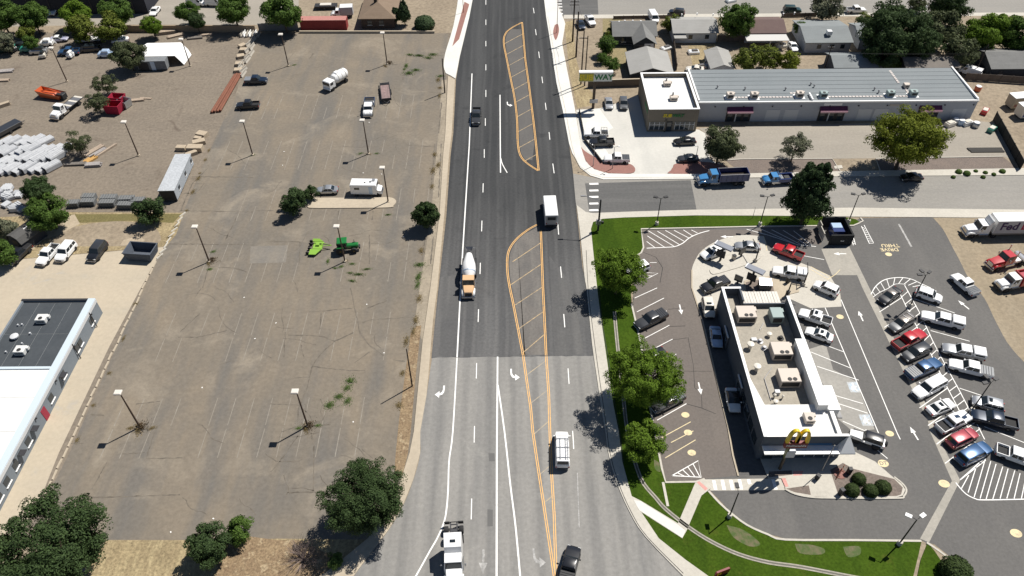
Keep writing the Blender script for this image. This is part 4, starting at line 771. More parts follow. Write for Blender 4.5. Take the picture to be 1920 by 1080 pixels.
# --- concrete mixer on the road
t, _ = place('mixer_truck', 'concrete mixer truck with white drum and tan cab on the main road', 'truck', (878, 551), (880.5, 478), 1.5, 'traffic on the main road')
chassis(t, -4.6, 4.2); duals(t, (-3.6, -2.2, -.8), 1.25, .52); wheel(t, 3.6, 1.0, .52, .35); wheel(t, 3.6, -1.0, .52, .35)
conv_cab(t, 4.7, 'tan', 1.6, 1.5, 1.15, 1.85, 2.75, fend=P['white'])
ax = Vector((-1, 0, .26)).normalized(); c0 = Vector((1.3, 0, 1.75)); prof = [(.35, 0), (.75, .12), (1.18, 1.0), (1.22, 1.9), (1.15, 2.7), (.62, 4.6), (.5, 4.9)]
up = Vector((0, 1, 0)); sd_ = ax.cross(up); rings = [[c0 + ax * h + (up * math.cos(a) + sd_ * math.sin(a)) * r_ for a in [2 * math.pi * i / 20 for i in range(20)]] for r_, h in prof]
d = MB().loft(rings).build('drum', P['white'], t, 40)
for h in (1.0, 1.12): MB().loft([[c0 + ax * hh + (up * math.cos(a) + sd_ * math.sin(a)) * 1.21 for a in [2 * math.pi * i / 20 for i in range(20)]] for hh in (h, h + .06)]).build('drum_band', P['pblue'], d)
bx(t, 'drum_pedestal', DSTEEL, 1.1, 1.5, -.6, .6, .9, 1.9); bx(t, 'rear_pedestal', DSTEEL, -3.7, -3.3, -.7, .7, .9, 2.2); bx(t, 'water_tank', P['cream'], 1.5, 1.9, -1., 1., 1.0, 2.2, .15)
MB().add([(-3.6, .5, 3.6), (-3.6, -.5, 3.6), (-4.5, -.7, 3.75), (-4.5, .7, 3.75), (-3.8, .25, 2.9), (-3.8, -.25, 2.9), (-4.1, -.25, 2.9), (-4.1, .25, 2.9)], [(0, 1, 5, 4), (1, 2, 6, 5), (2, 3, 7, 6), (3, 0, 4, 7), (4, 5, 6, 7)]).build('hopper', STEEL, t)
MB().obox((-4.7, 0, 1.9), (.5, 0, -.35), (0, .25, 0), (.05, 0, .08)).build('chute', STEEL, t); MB().tube([(-4.3, 1.1, .9), (-4.3, 1.1, 3.6), (-4.3, .6, 3.6)], .04).build('ladder', STEEL, t)
for s in (1, -1): bx(t, 'mud_guard', BLK, -4.4, -.1, s * 1.1 - .2, s * 1.1 + .2, 1.08, 1.14)
# --- white highway tractor at the bottom
t, _ = place('road_tractor', 'white highway tractor unit with sleeper and bare frame behind', 'truck', (851, 1093), (850.5, 985), 1.2, 'traffic on the main road')
chassis(t, -4.4, 3.8); duals(t, (-3.5, -2.2), 1.25, .52); wheel(t, 3.2, 1.02, .52, .34); wheel(t, 3.2, -1.02, .52, .34)
xs = conv_cab(t, 4.3, 'white', 2.0, 1.5, 1.25, 1.95, 2.95, 2.2, 3.9)
bx(t, 'roof_vent', GLASS, -.5, -.1, -.35, .35, 3.82, 3.86); MB().add([(-3.4, .5, 1.05), (-3.4, -.5, 1.05), (-2.3, -.5, 1.05), (-2.3, .5, 1.05), (-3.3, .42, 1.22), (-3.3, -.42, 1.22), (-2.4, -.42, 1.22), (-2.4, .42, 1.22)], [(0, 1, 5, 4), (1, 2, 6, 5), (2, 3, 7, 6), (3, 0, 4, 7), (4, 5, 6, 7)]).build('fifth_wheel', DSTEEL, t)
bx(t, 'mud_flap', BLK, -4.45, -4.4, -1.25, -.55, .4, 1.1); bx(t, 'mud_flap', BLK, -4.45, -4.4, .55, 1.25, .4, 1.1); bx(t, 'rear_beam', BLK, -4.4, -4.3, -1.25, 1.25, 1.0, 1.1)
# --- white box bus
t, _ = place('delivery_bus', 'white box bodied bus driving away along the main road', 'bus', (1030, 367), (1034, 401), 2.75, 'traffic on the main road')
MB().box(-3.4, 2.6, -1.2, 1.2, .5, 2.95, .12).build('body', P['white'], t); bx(t, 'cab', P['white'], 2.55, 3.9, -1.0, 1.0, .5, 1.6, .2); bx(t, 'windscreen', GLASS, 2.58, 2.66, -1.0, 1.0, 1.5, 2.5)
bx(t, 'rear_panel', P['silver'], -3.43, -3.40, -1.08, 1.08, .7, 2.75, 0); bx(t, 'rear_window', GLASS, -3.46, -3.42, -.75, .75, 1.8, 2.5); bx(t, 'bumper', BLK, -3.55, -3.40, -1.15, 1.15, .4, .68); bx(t, 'seal_strip', STEEL, -3.45, -3.42, -.9, .9, 2.58, 2.7)
for s in (1, -1): bx(t, 'taillight', TAIL, -3.47, -3.42, s * .95 - .09, s * .95 + .09, .9, 1.15)
for x in (2.6, -2.3):
    for s in (1, -1): wheel(t, x, s * 1.0, .45, .3)
# --- blue dump truck and blue service truck on the side street
t, _ = place('dump_truck', 'sky blue dump truck with deep blue steel box at the kerb', 'truck', (1307, 336), (1401, 332), 1.2, 'blue trucks on the side street')
chassis(t, -4.8, 4.2); duals(t, (-3.9, -2.6), 1.25, .52); wheel(t, 3.6, 1., .52, .34); wheel(t, 3.6, -1., .52, .34); xs = conv_cab(t, 4.7, 'sky', 1.9, 1.6, 1.15, 1.9, 2.85)
b = MB(); b.box(-5.0, .9, -1.22, -1.12, 1.2, 2.7); b.box(-5.0, .9, 1.12, 1.22, 1.2, 2.7); b.box(-5.0, -4.9, -1.12, 1.12, 1.2, 2.7); b.box(.8, .9, -1.12, 1.12, 1.2, 2.9); b.box(-5, .9, -1.22, 1.22, 1.08, 1.2)
o = b.build('dump_box', P['dblue'], t)
for i in range(6):
    for s in (1, -1): bx(o, 'box_rib', P['dblue'], -4.8 + i * 1.05, -4.68 + i * 1.05, s * 1.27 - .06, s * 1.27 + .06, 1.2, 2.66)
for s in (1, -1): bx(o, 'top_rail', STEEL, -5.0, .9, s * 1.17 - .07, s * 1.17 + .07, 2.70, 2.78)
bx(o, 'load', surf('dark_soil', (.05, .04, .035), (.03, .025, .022), 1, 4), -4.9, .8, -1.12, 1.12, 1.2, 1.7)
t, _ = place('service_truck', 'smaller sky blue service truck with blue bed behind the dump truck', 'truck', (1428, 337), (1488, 333), 1., 'blue trucks on the side street')
chassis(t, -2.9, 2.6, .7); duals(t, (-1.9,), 1.1, .42); wheel(t, 2.1, .92, .42, .28); wheel(t, 2.1, -.92, .42, .28); conv_cab(t, 3.0, 'sky', 1.3, 1.5, 1.0, 1.35, 2.05)
b = MB(); b.box(-3.1, .1, -1.05, -.85, .85, 1.5); b.box(-3.1, .1, .85, 1.05, .85, 1.5); b.box(-3.1, .1, -1.05, 1.05, .75, .85); b.box(-3.1, -3.0, -.85, .85, .85, 1.4); b.build('utility_bed', P['dblue'], t)
MB().tube([(-.1, .9, 1.5), (-.1, .9, 2.1), (-.1, -.9, 2.1), (-.1, -.9, 1.5)], .05).build('head_rack', P['sky'], t); bx(t, 'bed_load', BLK, -2.4, -1.2, -.6, .5, .85, 1.3, .1); bx(t, 'bed_load', P['silver'], -1.0, -.3, -.7, .6, .85, 1.4, .05)
# --- step van, garbage truck, stake trucks in the old lot
t, _ = place('step_van', 'white walk-in delivery van beside the kerbed island', 'van', (715, 352), (660, 351), 1.4, 'vehicles standing in the old lot')
bx(t, 'body', P['white'], -3.0, 2.1, -1.12, 1.12, .55, 2.75, .12); MB().add([(2.1, 1.05, .55), (2.1, -1.05, .55), (3.0, -.9, .55), (3.0, .9, .55), (2.05, 1.0, 1.45), (2.05, -1.0, 1.45), (2.95, -.85, 1.25), (2.95, .85, 1.25)], [(0, 1, 2, 3), (0, 4, 5, 1), (1, 5, 6, 2), (2, 6, 7, 3), (3, 7, 4, 0), (4, 7, 6, 5)]).build('hood', P['white'], t)
bx(t, 'windscreen', GLASS, 2.09, 2.14, -.95, .95, 1.5, 2.4); bx(t, 'side_window', GLASS, -2.2, -1.2, -1.145, -1.1, 1.6, 2.1); bx(t, 'side_door', P['pblue'], .6, 1.3, -1.14, -1.1, .7, 2.3); bx(t, 'grille', BLK, 2.95, 3.03, -.7, .7, .65, 1.1); bx(t, 'bumper', CHROME, 3.0, 3.12, -1, 1, .45, .65)
bx(t, 'roof_vent', STEEL, .7, 1.1, -.2, .2, 2.74, 2.9); bx(t, 'roof_hatch', P['silver'], 1.2, 1.75, .2, .75, 2.74, 3.0); bx(t, 'roof_vent', BLK, -.3, .0, -.4, -.15, 2.74, 2.84)
for s in (1, -1): bx(t, 'mirror', BLK, 2.2, 2.3, s * 1.3 - .08, s * 1.3 + .08, 1.4, 1.8)
for x in (2.1, -1.9):
    for s in (1, -1): wheel(t, x, s * .95, .42, .28)
t, _ = place('refuse_truck', 'small white refuse truck with rounded tank body on the old lot', 'truck', (613, 160), (647, 138), 1.5, 'vehicles standing in the old lot')
chassis(t, -3.4, 3.2); duals(t, (-2.2,), 1.2, .48); wheel(t, 2.4, 1., .48, .3); wheel(t, 2.4, -1., .48, .3)
bx(t, 'cab', P['white'], 1.5, 3.4, -1.12, 1.12, .8, 2.5, .15); bx(t, 'windscreen', GLASS, 3.38, 3.43, -.98, .98, 1.55, 2.3); bx(t, 'bumper', P['white'], 3.35, 3.55, -1.1, 1.1, .5, .85)
for s in (1, -1): bx(t, 'side_window', GLASS, 2.2, 3.1, s * 1.12 - .02, s * 1.12 + .02, 1.6, 2.2)
MB().lathe([(.8, -3.4), (1.15, -3.0), (1.25, -1.5), (1.2, .4), (.9, 1.0)], 18, (0, 0, 1.9), 'x').build('tank', P['white'], t, 40)
for x in (-2.4, -1.2, 0.): MB().lathe([(1.2, x), (1.29, x + .02), (1.29, x + .12), (1.2, x + .14)], 18, (0, 0, 1.9), 'x').build('tank_band', P['cream'], t)
bx(t, 'tank_hatch', P['white'], -1.0, .2, -.5, .5, 3.05, 3.3, .1); MB().tube([(1.2, .9, 1), (1.2, .9, 2.9), (1.2, -.9, 2.9), (1.2, -.9, 1)], .06).build('frame_hoop', STEEL, t)
t, _ = place('stake_truck', 'white crew truck with blue tipping bed beside a flat trailer', 'truck', (689, 216), (694, 187), .9, 'vehicles standing in the old lot')
chassis(t, -3.0, 2.6, .7); duals(t, (-1.9,), 1.1, .42); wheel(t, 2.1, .92, .42, .28); wheel(t, 2.1, -.92, .42, .28); conv_cab(t, 3.0, 'white', 1.25, 2.1, 1.02, 1.35, 2.05)
b = MB(); b.box(-3.2, -.5, -1.15, -1.05, .85, 1.6); b.box(-3.2, -.5, 1.05, 1.15, .85, 1.6); b.box(-3.2, -.5, -1.15, 1.15, .78, .85); b.box(-3.2, -3.1, -1.05, 1.05, .85, 1.6); b.box(-.6, -.5, -1.05, 1.05, .85, 2.1); b.build('tipping_bed', P['blue'], t)
bx(t, 'bed_load', LINER, -3.1, -1.4, -1.0, 1.0, .85, 1.45); bx(t, 'tool_chest', P['cream'], -1.3, -.6, -1.1, 1.1, .86, 1.75)
t, _ = place('flat_trailer', 'black framed flat trailer with pinkish wooden deck and end ramp', 'trailer', (726, 198), (720, 150), .7, 'vehicles standing in the old lot')
WOODP = surf('trailer_planks', (.30, .21, .20), (.23, .17, .165), .8, 5, (.3, 3, 1), (.17, .13, .125), .6)
n = 10
for i in range(n): bx(t, 'deck_plank', WOODP, -3.2 + i * .66, -2.57 + i * .66, -1.0, 1.0, .72, .78, 0)
m = MB()
for s in (1, -1): m.box(-3.4, 3.5, s * 1.07 - .06, s * 1.07 + .06, .6, .95); m.cyl((3.4, s * .9, .75), (4.6, 0, .6), .06)
m.box(-3.5, -3.3, -1.1, 1.1, .6, .9); m.box(3.4, 3.5, -1.1, 1.1, .6, 1.2); m.build('frame', DSTEEL, t)
m = MB(); 
for i in range(5): m.box(-4.7 + i * .3, -4.6 + i * .3, -1.05, 1.05, .5 + i * .05, .58 + i * .05)
for s in (1, -1): m.box(-4.8, -3.4, s * 1.05 - .05, s * 1.05 + .05, .5, .72)
m.build('ramp', DSTEEL, t)
for x in (-1.2, -.2):
    for s in (1, -1): wheel(t, x, s * 1.25, .36, .22)
# --- tractor with flail mower
t, _ = place('farm_tractor', 'green farm tractor with cab and yellow wheel rims', 'tractor', (671, 462), (628, 466), .8)
YR = plain('yellow_rim', (.55, .42, .06), .5)
for s in (1, -1): wheel(t, -1.0, s * .95, .85, .5, YR); wheel(t, 1.35, s * .85, .58, .38, YR)
MB().box(.1, 2.2, -.45, .45, .9, 1.55, .15).build('hood', P['jd'], t); bx(t, 'chassis', BLK, -1.3, 2.0, -.3, .3, .5, .95); bx(t, 'weights', BLK, 2.15, 2.45, -.4, .4, .55, .95); bx(t, 'cab', GLASS, -1.35, .15, -.75, .75, 1.05, 2.4, 0, (.1, .08)); bx(t, 'cab_roof', P['jd'], -1.5, .3, -.85, .85, 2.4, 2.58, .1)
for s in (1, -1): bx(t, 'fender', P['jd'], -1.6, -.35, s * .98 - .26, s * .98 + .26, 1.62, 1.75, .06)
for x in (-1.25, .05):
    for s in (1, -1): MB().cyl((x, s * .74, 1.1), (x, s * .7, 2.4), .05).build('cab_post', BLK, t)
MB().cyl((1.5, .3, 1.5), (1.5, .3, 2.2), .05).build('exhaust', BLK, t)
t, _ = place('flail_mower', 'lime green wide wing mower hitched behind the tractor', 'mower', (622, 461), (577, 460), .6)
bx(t, 'deck', P['lime'], -1.2, .6, -1.0, 1.0, .5, .66, .08)
MB().add([(-1.5, -1.05, .5), (.5, -1.05, .5), (-.3, -2.4, .45), (-1.5, -2.4, .45), (-1.5, -1.05, .64), (.5, -1.05, .64), (-.3, -2.4, .56), (-1.5, -2.4, .56)], [(0, 1, 2, 3), (4, 5, 6, 7), (0, 1, 5, 4), (1, 2, 6, 5), (2, 3, 7, 6), (3, 0, 4, 7)]).build('wing', P['lime'], t)
MB().add([(-1.5, 1.05, .5), (.5, 1.05, .5), (-.3, 1.6, .7), (-1.5, 1.6, .7), (-1.5, 1.05, .64), (.5, 1.05, .64), (-.3, 1.6, .84), (-1.5, 1.6, .84)], [(0, 1, 2, 3), (4, 5, 6, 7), (0, 1, 5, 4), (1, 2, 6, 5), (2, 3, 7, 6), (3, 0, 4, 7)]).build('wing', P['lime'], t)
m = MB(); m.tube([(.6, .4, .8), (2.2, 0, .7)], .07).tube([(.6, -.4, .8), (2.2, 0, .7)], .07).box(-.6, .0, -.3, .3, .66, 1.0).tube([(-1.2, .5, .8), (.3, .3, .85)], .06).build('drawbar', P['lime'], t)
for x, y in ((-1.8, .6), (-1.8, -.6), (-1.9, -1.8), (-1.9, 1.4)): wheel(t, x, y, .32, .22, RIMD)
m = MB(); m.tube([(-.4, .2, .9), (1.9, 0, .8)], .05).build('drive_shaft', BLK, t)
# --- flatbed truck and orange machine in the yard
t, _ = place('flatbed_truck', 'white flatbed truck with grey slatted deck in the dirt yard', 'truck', (98, 219), (147, 181), 1.2, 'yard vehicles')
chassis(t, -4.0, 3.4); duals(t, (-2.9,), 1.2, .5); wheel(t, 3.0, 1., .5, .32); wheel(t, 3.0, -1., .5, .32); xs = conv_cab(t, 4.1, 'white', 1.6, 1.5, 1.12, 1.75, 2.6)
for i in range(9): bx(t, 'deck_plank', STEEL if i % 3 else P['cream'], -4.6 + i * .62, -4.02 + i * .62, -1.15, 1.15, 1.05, 1.13, 0)
for s in (1, -1): bx(t, 'deck_rail', BLK, -4.6, 1.0, s * 1.18 - .03, s * 1.18 + .03, 1.0, 1.2, 0)
bx(t, 'head_board', BLK, .9, 1.0, -1.15, 1.15, 1.05, 2.2)
c = G(101, 183); t = empty('orange_skip', (c.x, c.y, .01), R(-15), 'orange skewed scrap skip with raised ends beside flatbed truck', 'skip', 'yard vehicles')
MB().add([(-2.6, -1, .3), (2.4, -1, .3), (2.4, 1, .3), (-2.6, 1, .3), (-3.4, -1.15, 1.9), (3.0, -1.15, 1.3), (3.0, 1.15, 1.3), (-3.4, 1.15, 1.9)], [(0, 1, 2, 3), (0, 1, 5, 4), (1, 2, 6, 5), (2, 3, 7, 6), (3, 0, 4, 7)]).build('hull', P['orange'], t)
MB().box(-2.9, 1.0, -.9, .9, .35, 1.2, .3).build('load', P['orange'], t); bx(t, 'engine_block', BLK, 1.6, 3.4, -.7, .7, .3, 1.5, .1); MB().tube([(-2.8, 0, 1.3), (-.5, .2, 2.0), (2.5, .1, 1.4)], .14).build('boom', P['orange'], t)
# --- trucks in the dirt lot at right
t, _ = place('delivery_truck', 'white and grey delivery tractor with box trailer lettered FedEx', 'truck', (1813, 428), (2003, 424), 1.5, 'trucks on the dirt lot')
hl = 9.6
xs = conv_cab(t, hl, 'white', 1.9, 1.5, 1.22, 1.9, 2.85, .55, 3.9); wheel(t, hl - 1.1, 1.05, .5, .34); wheel(t, hl - 1.1, -1.05, .5, .34); duals(t, (hl - 5.0, -7.5, -6.2), 1.25, .5); chassis(t, -9.2, hl - 2)
BOXS = plain('box_side_grey', (.44, .44, .46), .5)
bx(t, 'trailer_box', P['white'], -9.6, hl - 4.4, -1.28, 1.28, 1.25, 4.0, .04); bx(t, 'trailer_skirt', STEEL, -9.5, hl - 4.5, -1.3, 1.3, .9, 1.26)
FEDEX = t; FHL = hl
t, _ = place('road_tractor', 'red long nose truck tractor with chrome trim on the dirt lot', 'truck', (1860, 494), (1925, 478), 1.2, 'trucks on the dirt lot')
chassis(t, -4.2, 3.6); duals(t, (-3.3, -2.0), 1.2, .5); wheel(t, 3.0, 1., .5, .32); wheel(t, 3.0, -1., .5, .32); conv_cab(t, 4.1, 'red', 2.3, 1.7, 1.1, 1.95, 2.8)
for s in (1, -1): MB().cyl((.0, s * .95, 1.0), (.0, s * .95, 3.8), .09).build('exhaust_stack', CHROME, t)
bx(t, 'toolbox', P['white'], -1.6, -.4, -1.0, 1.0, .95, 1.4); bx(t, 'tarp_rack', CHROME, -2.6, -1.9, -1.1, 1.1, 1., 1.6)
t, _ = place('dump_truck', 'white nosed truck with crimson box on the dirt lot edge', 'truck', (1874, 534), (1948, 520), 1.1, 'trucks on the dirt lot')
chassis(t, -4.2, 3.6); duals(t, (-3.0, -1.7), 1.2, .5); wheel(t, 3.0, 1., .5, .32); wheel(t, 3.0, -1., .5, .32); conv_cab(t, 4.1, 'white', 1.6, 1.6, 1.1, 1.75, 2.65, bw=BLK)
b = MB(); b.box(-4.6, .7, -1.22, -1.1, 1.1, 2.6); b.box(-4.6, .7, 1.1, 1.22, 1.1, 2.6); b.box(-4.6, .7, -1.22, 1.22, 1.0, 1.1); b.box(.6, .7, -1.1, 1.1, 1.1, 2.9); b.box(-4.6, -4.5, -1.1, 1.1, 1.1, 2.6); b.build('dump_box', P['red'], t)
bx(t, 'load', P['maroon'], -4.5, .6, -1.1, 1.1, 1.1, 2.2, .2)
# --- boats, trailers and stored gear in the far yard
def trailer(name, label, px, py, rz, L, W, h, m, group, cat='trailer', floor=True):
    c = G(px, py); t = empty(name, (c.x, c.y, .01), rz, label, cat, group)
    bx(t, 'bed', m, -L / 2, L / 2, -W / 2, W / 2, .55, .55 + h, .04)
    for s in (1, -1): wheel(t, -.3, s * (W / 2 + .1), .34, .2)
    MB().tube([(L / 2, .5, .6), (L / 2 + 1.2, 0, .5), (L / 2, -.5, .6)], .05).build('drawbar', DSTEEL, t); return t
trailer('utility_trailer', 'dark enclosed flat trailer with grey lid at the yard edge', 18, 246, R(60), 5.5, 2.3, .8, P['dgrey'], 'yard vehicles')
c = G(168, 80); t = empty('motor_boat', (c.x, c.y, .01), R(4), 'white motor boat on a dark trailer under trees', 'boat', 'yard vehicles')
MB().loft([[(x, -w, .75), (x, -w * 1.1, 1.25), (x, w * 1.1, 1.25), (x, w, .75), (x, 0, .5)] for x, w in ((-3, .9), (-1, 1.0), (1.2, .85), (2.5, .4), (3.1, .06))]).build('hull', P['white'], t, 40); bx(t, 'cockpit', BLK, -2.2, -.2, -.6, .6, 1.2, 1.3); MB().box(-.3, .6, -.7, .7, 1.25, 1.6, .1).build('windshield', GLASS, t); bx(t, 'trailer_frame', DSTEEL, -3, 3.4, -.9, .9, .3, .5)
for s in (1, -1): wheel(t, -.6, s * 1.1, .34, .2)
# ================================================================ buildings
def part(par, name, m, x0, x1, y0, y1, z0, z1, ch=0., top=None): return MB().box(x0, x1, y0, y1, z0, z1, ch, top).build(name, m, par)
def txt(body, par, loc, rot, size, m, ex=.03, nm='lettering', shear=0., sx=1., bold=.015, ax='CENTER'):
    cu = bpy.data.curves.new(nm, 'FONT'); cu.body = body; cu.size = size; cu.extrude = ex; cu.align_x = ax; cu.align_y = 'CENTER'; cu.shear = shear; cu.offset = size * bold; cu.resolution_u = 3
    tmp = bpy.data.objects.new(nm, cu); COL.objects.link(tmp); bpy.context.view_layer.update()
    me = bpy.data.meshes.new_from_object(tmp.evaluated_get(bpy.context.evaluated_depsgraph_get())); bpy.data.objects.remove(tmp); bpy.data.curves.remove(cu)
    me.materials.clear(); me.materials.append(m); o = link(bpy.data.objects.new(nm, me), par); o.location = loc; o.rotation_euler = rot; o.scale = (sx, 1, 1); return o
WHT = surf('white_membrane', (.72, .72, .70), (.62, .62, .60), .3, 2, None, None, 0, (.6, .64, .74, (.58, .57, .54), .5), fine_amt=.06)
TRIM = plain('white_trim', (.80, .80, .79), .5); SLATE = surf('slate_panel', (.10, .115, .135), (.085, .098, .118), .5, 3, fine_amt=.08)
ROOFT = surf('roof_ballast_tan', (.38, .345, .285), (.31, .285, .24), .35, 3, None, None, 0, (.55, .6, .7, (.24, .225, .195), .6), fine_amt=.2)
ACM = plain('unit_beige', (.52, .46, .40), .6); ACG = plain('unit_greygreen', (.26, .33, .32), .5); FAN = plain('fan_black', (.03, .03, .03), .7)
WIN = plain('window_glass', (.025, .035, .045), .08, 0, .6); FRAME = plain('window_frame', (.55, .56, .57), .5)
def ac(par, x, y, z, w=2.2, d=1.9, h=1.3, m=None, fans=2):
    o = part(par, 'air_unit', m or ACM, x - w / 2, x + w / 2, y - d / 2, y + d / 2, z + .15, z + h, .05); part(o, 'unit_curb', STEEL, x - w / 2 + .1, x + w / 2 - .1, y - d / 2 + .1, y + d / 2 - .1, z, z + .15)
    for i in range(fans): MB().lathe([(.32, -.04), (.32, .05), (.26, .05)], 14, (x + (.0 if fans == 1 else (-.15 + i * .75)), y - d / 2 + .45, z + h)).build('fan', FAN, o)
    MB().box(x + w / 2, x + w / 2 + .3, y + d * .1, y + d * .45, z + h * .4, z + h * .9).build('intake_hood', m or ACM, o); part(o, 'louvre', FAN, x - w / 2 + .2, x + w / 2 - .2, y - d / 2 - .02, y - d / 2, z + .4, z + h - .3)
    return o
def pipe(par, x, y, z, r=.15, h=.7, m=None, cap=True):
    o = MB().lathe([(r, 0), (r, h)] + ([(r * 1.8, h), (r * 1.8, h + .18), (r * .6, h + .3)] if cap else []), 12, (x, y, z)).build('roof_vent', m or P['cream'], par, 40); return o
# --- the restaurant
rst = empty('restaurant', (0, 0, 0), 0, 'flat roofed slate and white burger restaurant with rooftop units', 'restaurant')
part(rst, 'wall', SLATE, 33.8, 34.05, 58.9, 87.5, 0, 5.4); part(rst, 'wall', SLATE, 34.05, 36.8, 87.25, 87.5, 0, 5.4); part(rst, 'wall', SLATE, 36.55, 36.8, 84.6, 87.25, 0, 5.4); part(rst, 'wall', SLATE, 36.8, 43.9, 84.4, 84.6, 0, 4.7)
part(rst, 'wall', SLATE, 43.3, 43.55, 75.4, 84.4, 0, 6.3); part(rst, 'wall', SLATE, 34.05, 45.2, 58.9, 59.15, 0, 5.4)
part(rst, 'roof', ROOFT, 34.05, 43.3, 64.5, 84.4, 3.7, 3.8); part(rst, 'roof', ROOFT, 34.05, 36.55, 84.4, 87.25, 3.7, 3.8)
part(rst, 'front_roof', WHT, 34.05, 43.9, 59.15, 64.5, 4.75, 4.95)
part(rst, 'parapet_cap', TRIM, 33.72, 34.14, 58.85, 87.55, 5.4, 5.48); part(rst, 'parapet_cap', TRIM, 34.14, 36.85, 87.15, 87.55, 5.4, 5.48); part(rst, 'parapet_cap', TRIM, 34.14, 45.25, 58.82, 59.2, 5.4, 5.48); part(rst, 'parapet_cap', TRIM, 43.22, 43.63, 75.55, 84.5, 6.3, 6.38)
MB().add([(34.06, 69.5, 5.38), (34.06, 64.5, 5.38), (35.3, 64.5, 4.94), (34.1, 69.5, 5.3)], [(0, 1, 2, 3)]).add([(34.06, 64.5, 5.38), (34.06, 59.2, 5.38), (35.3, 59.2, 4.96), (35.3, 64.5, 4.96)], [(0, 1, 2, 3)]).build('cant_membrane', WHT, rst)
part(rst, 'stone_mass', WHT, 42.2, 43.6, 63.4, 75.4, 0, 6.3); part(rst, 'stone_mass_cap', TRIM, 42.14, 43.66, 63.3, 75.5, 6.3, 6.38); part(rst, 'side_bay', WHT, 43.6, 45.3, 63.2, 67.2, 0, 5.5); part(rst, 'side_bay_cap', TRIM, 43.68, 45.38, 63.1, 67.3, 5.5, 5.58)
part(rst, 'bay_awning', surf('awning_grey', (.33, .33, .33), (.27, .27, .27), .5, 3), 45.4, 46.1, 63.0, 68.2, 3.6, 3.8, .06); part(rst, 'wall', WHT, 43.9, 44.3, 59.15, 63.2, 0, 5.3); part(rst, 'parapet_cap', TRIM, 43.84, 44.36, 59.2, 63.1, 5.3, 5.38)
part(rst, 'canopy', TRIM, 34.0, 46.3, 57.5, 58.88, 3.05, 3.25); part(rst, 'fascia_board', SLATE, 34.0, 46.2, 57.6, 58.86, 2.9, 3.05)
MB().add([(45.15, 58.86, 5.4), (45.35, 58.86, 5.4), (46.3, 57.5, 3.26), (44.2, 57.5, 3.26), (45.35, 58.89, 5.4), (46.3, 58.89, 3.26), (44.2, 58.89, 3.26), (45.15, 58.89, 5.4)], [(0, 3, 2, 1), (1, 2, 5, 4), (0, 7, 6, 3)]).build('canopy_fin', TRIM, rst)
BLUEW = plain('blue_band_glass', (.05, .12, .22), .2)
for i in range(6):
    w = part(rst, 'front_window', WIN, 36.4 + i * 1.35, 37.6 + i * 1.35, 58.82, 58.9, .6, 2.7); part(w, 'mullion', FRAME, 37.6 + i * 1.35, 37.72 + i * 1.35, 58.80, 58.9, .6, 2.7)
part(rst, 'light_band', BLUEW, 37.5, 43.4, 58.84, 58.9, 3.3, 3.75); part(rst, 'front_door', WIN, 34.6, 36.0, 58.82, 58.9, .1, 2.6)
for i in range(4): part(rst, 'side_window', WIN, 33.72, 33.8, 60.5 + i * 2.2, 62.2 + i * 2.2, .9, 2.6)
for y in (70.2, 80.0): o = part(rst, 'pickup_bay', SLATE, 33.55, 33.8, y - 1.2, y + 1.2, 0, 3.0); part(o, 'pickup_window', WIN, 33.5, 33.55, y - .8, y + .8, 1.1, 2.2); part(o, 'bay_trim', TRIM, 33.4, 33.6, y - 1.3, y + 1.3, 3.0, 3.12)
for x, y in ((36.6, 82.2), (40.2, 74.6), (40.0, 69.5)): ac(rst, x, y, 3.8, 2.9, 2.5, 1.55)
ac(rst, 41.3, 81.9, 3.8, 1.8, 2.2, 1.6, ACG, 0)
ac(rst, 40.6, 61.8, 4.95, 1.3, 1.5, .9, None, 1)
for x, y, r_, h in ((39.5, 78.3, .22, .5), (36.0, 75.9, .3, .9), (36.0, 71.6, .3, .9), (37.4, 66.6, .12, .5), (38.5, 66.4, .1, .5), (37.2, 65.4, .2, .6)): pipe(rst, x, y, 3.8, r_, h)
for x, y in ((41.2, 77.8), (37.9, 77.2), (38.2, 75.8)): MB().lathe([(.5, 0), (.5, .12), (.25, .2), (.25, .5)], 14, (x, y, 3.8)).build('exhaust_fan', STEEL if x < 40 else FAN, rst, 40)
MB().tube([(38.4, 79.6, 3.9), (39.3, 81.0, 3.9)], .06).tube([(36.8, 66.0, 3.9), (36.8, 70, 3.9), (38.4, 72, 3.9)], .05).build('conduit', STEEL, rst); MB().box(36.6, 37.4, 77.2, 77.8, 3.8, 4.15).box(37.6, 38.3, 67.0, 67.6, 3.8, 4.4).build('roof_box', FRAME, rst)
SLAT = surf('corrugated_white', (.66, .63, .57), (.58, .55, .5), .6, 3, fine_amt=.1)
en = empty('yard_canopy', (0, 0, 0), 0, 'pale corrugated canopy over the restaurant back enclosure', 'canopy')
for i in range(13): part(en, 'roof_slat', SLAT, 36.95 + i * .48, 37.38 + i * .48, 84.65, 87.9, 3.9 + .03 * (i % 2), 3.97 + .03 * (i % 2))
part(en, 'beam', STEEL, 36.9, 43.2, 84.62, 84.72, 3.7, 3.9); part(en, 'beam', STEEL, 36.9, 43.2, 87.8, 87.9, 3.7, 3.9); part(en, 'enclosure_wall', SLATE, 36.9, 43.2, 87.6, 87.78, 0, 3.7); part(en, 'enclosure_wall', SLATE, 43.0, 43.2, 84.7, 87.6, 0, 3.7)
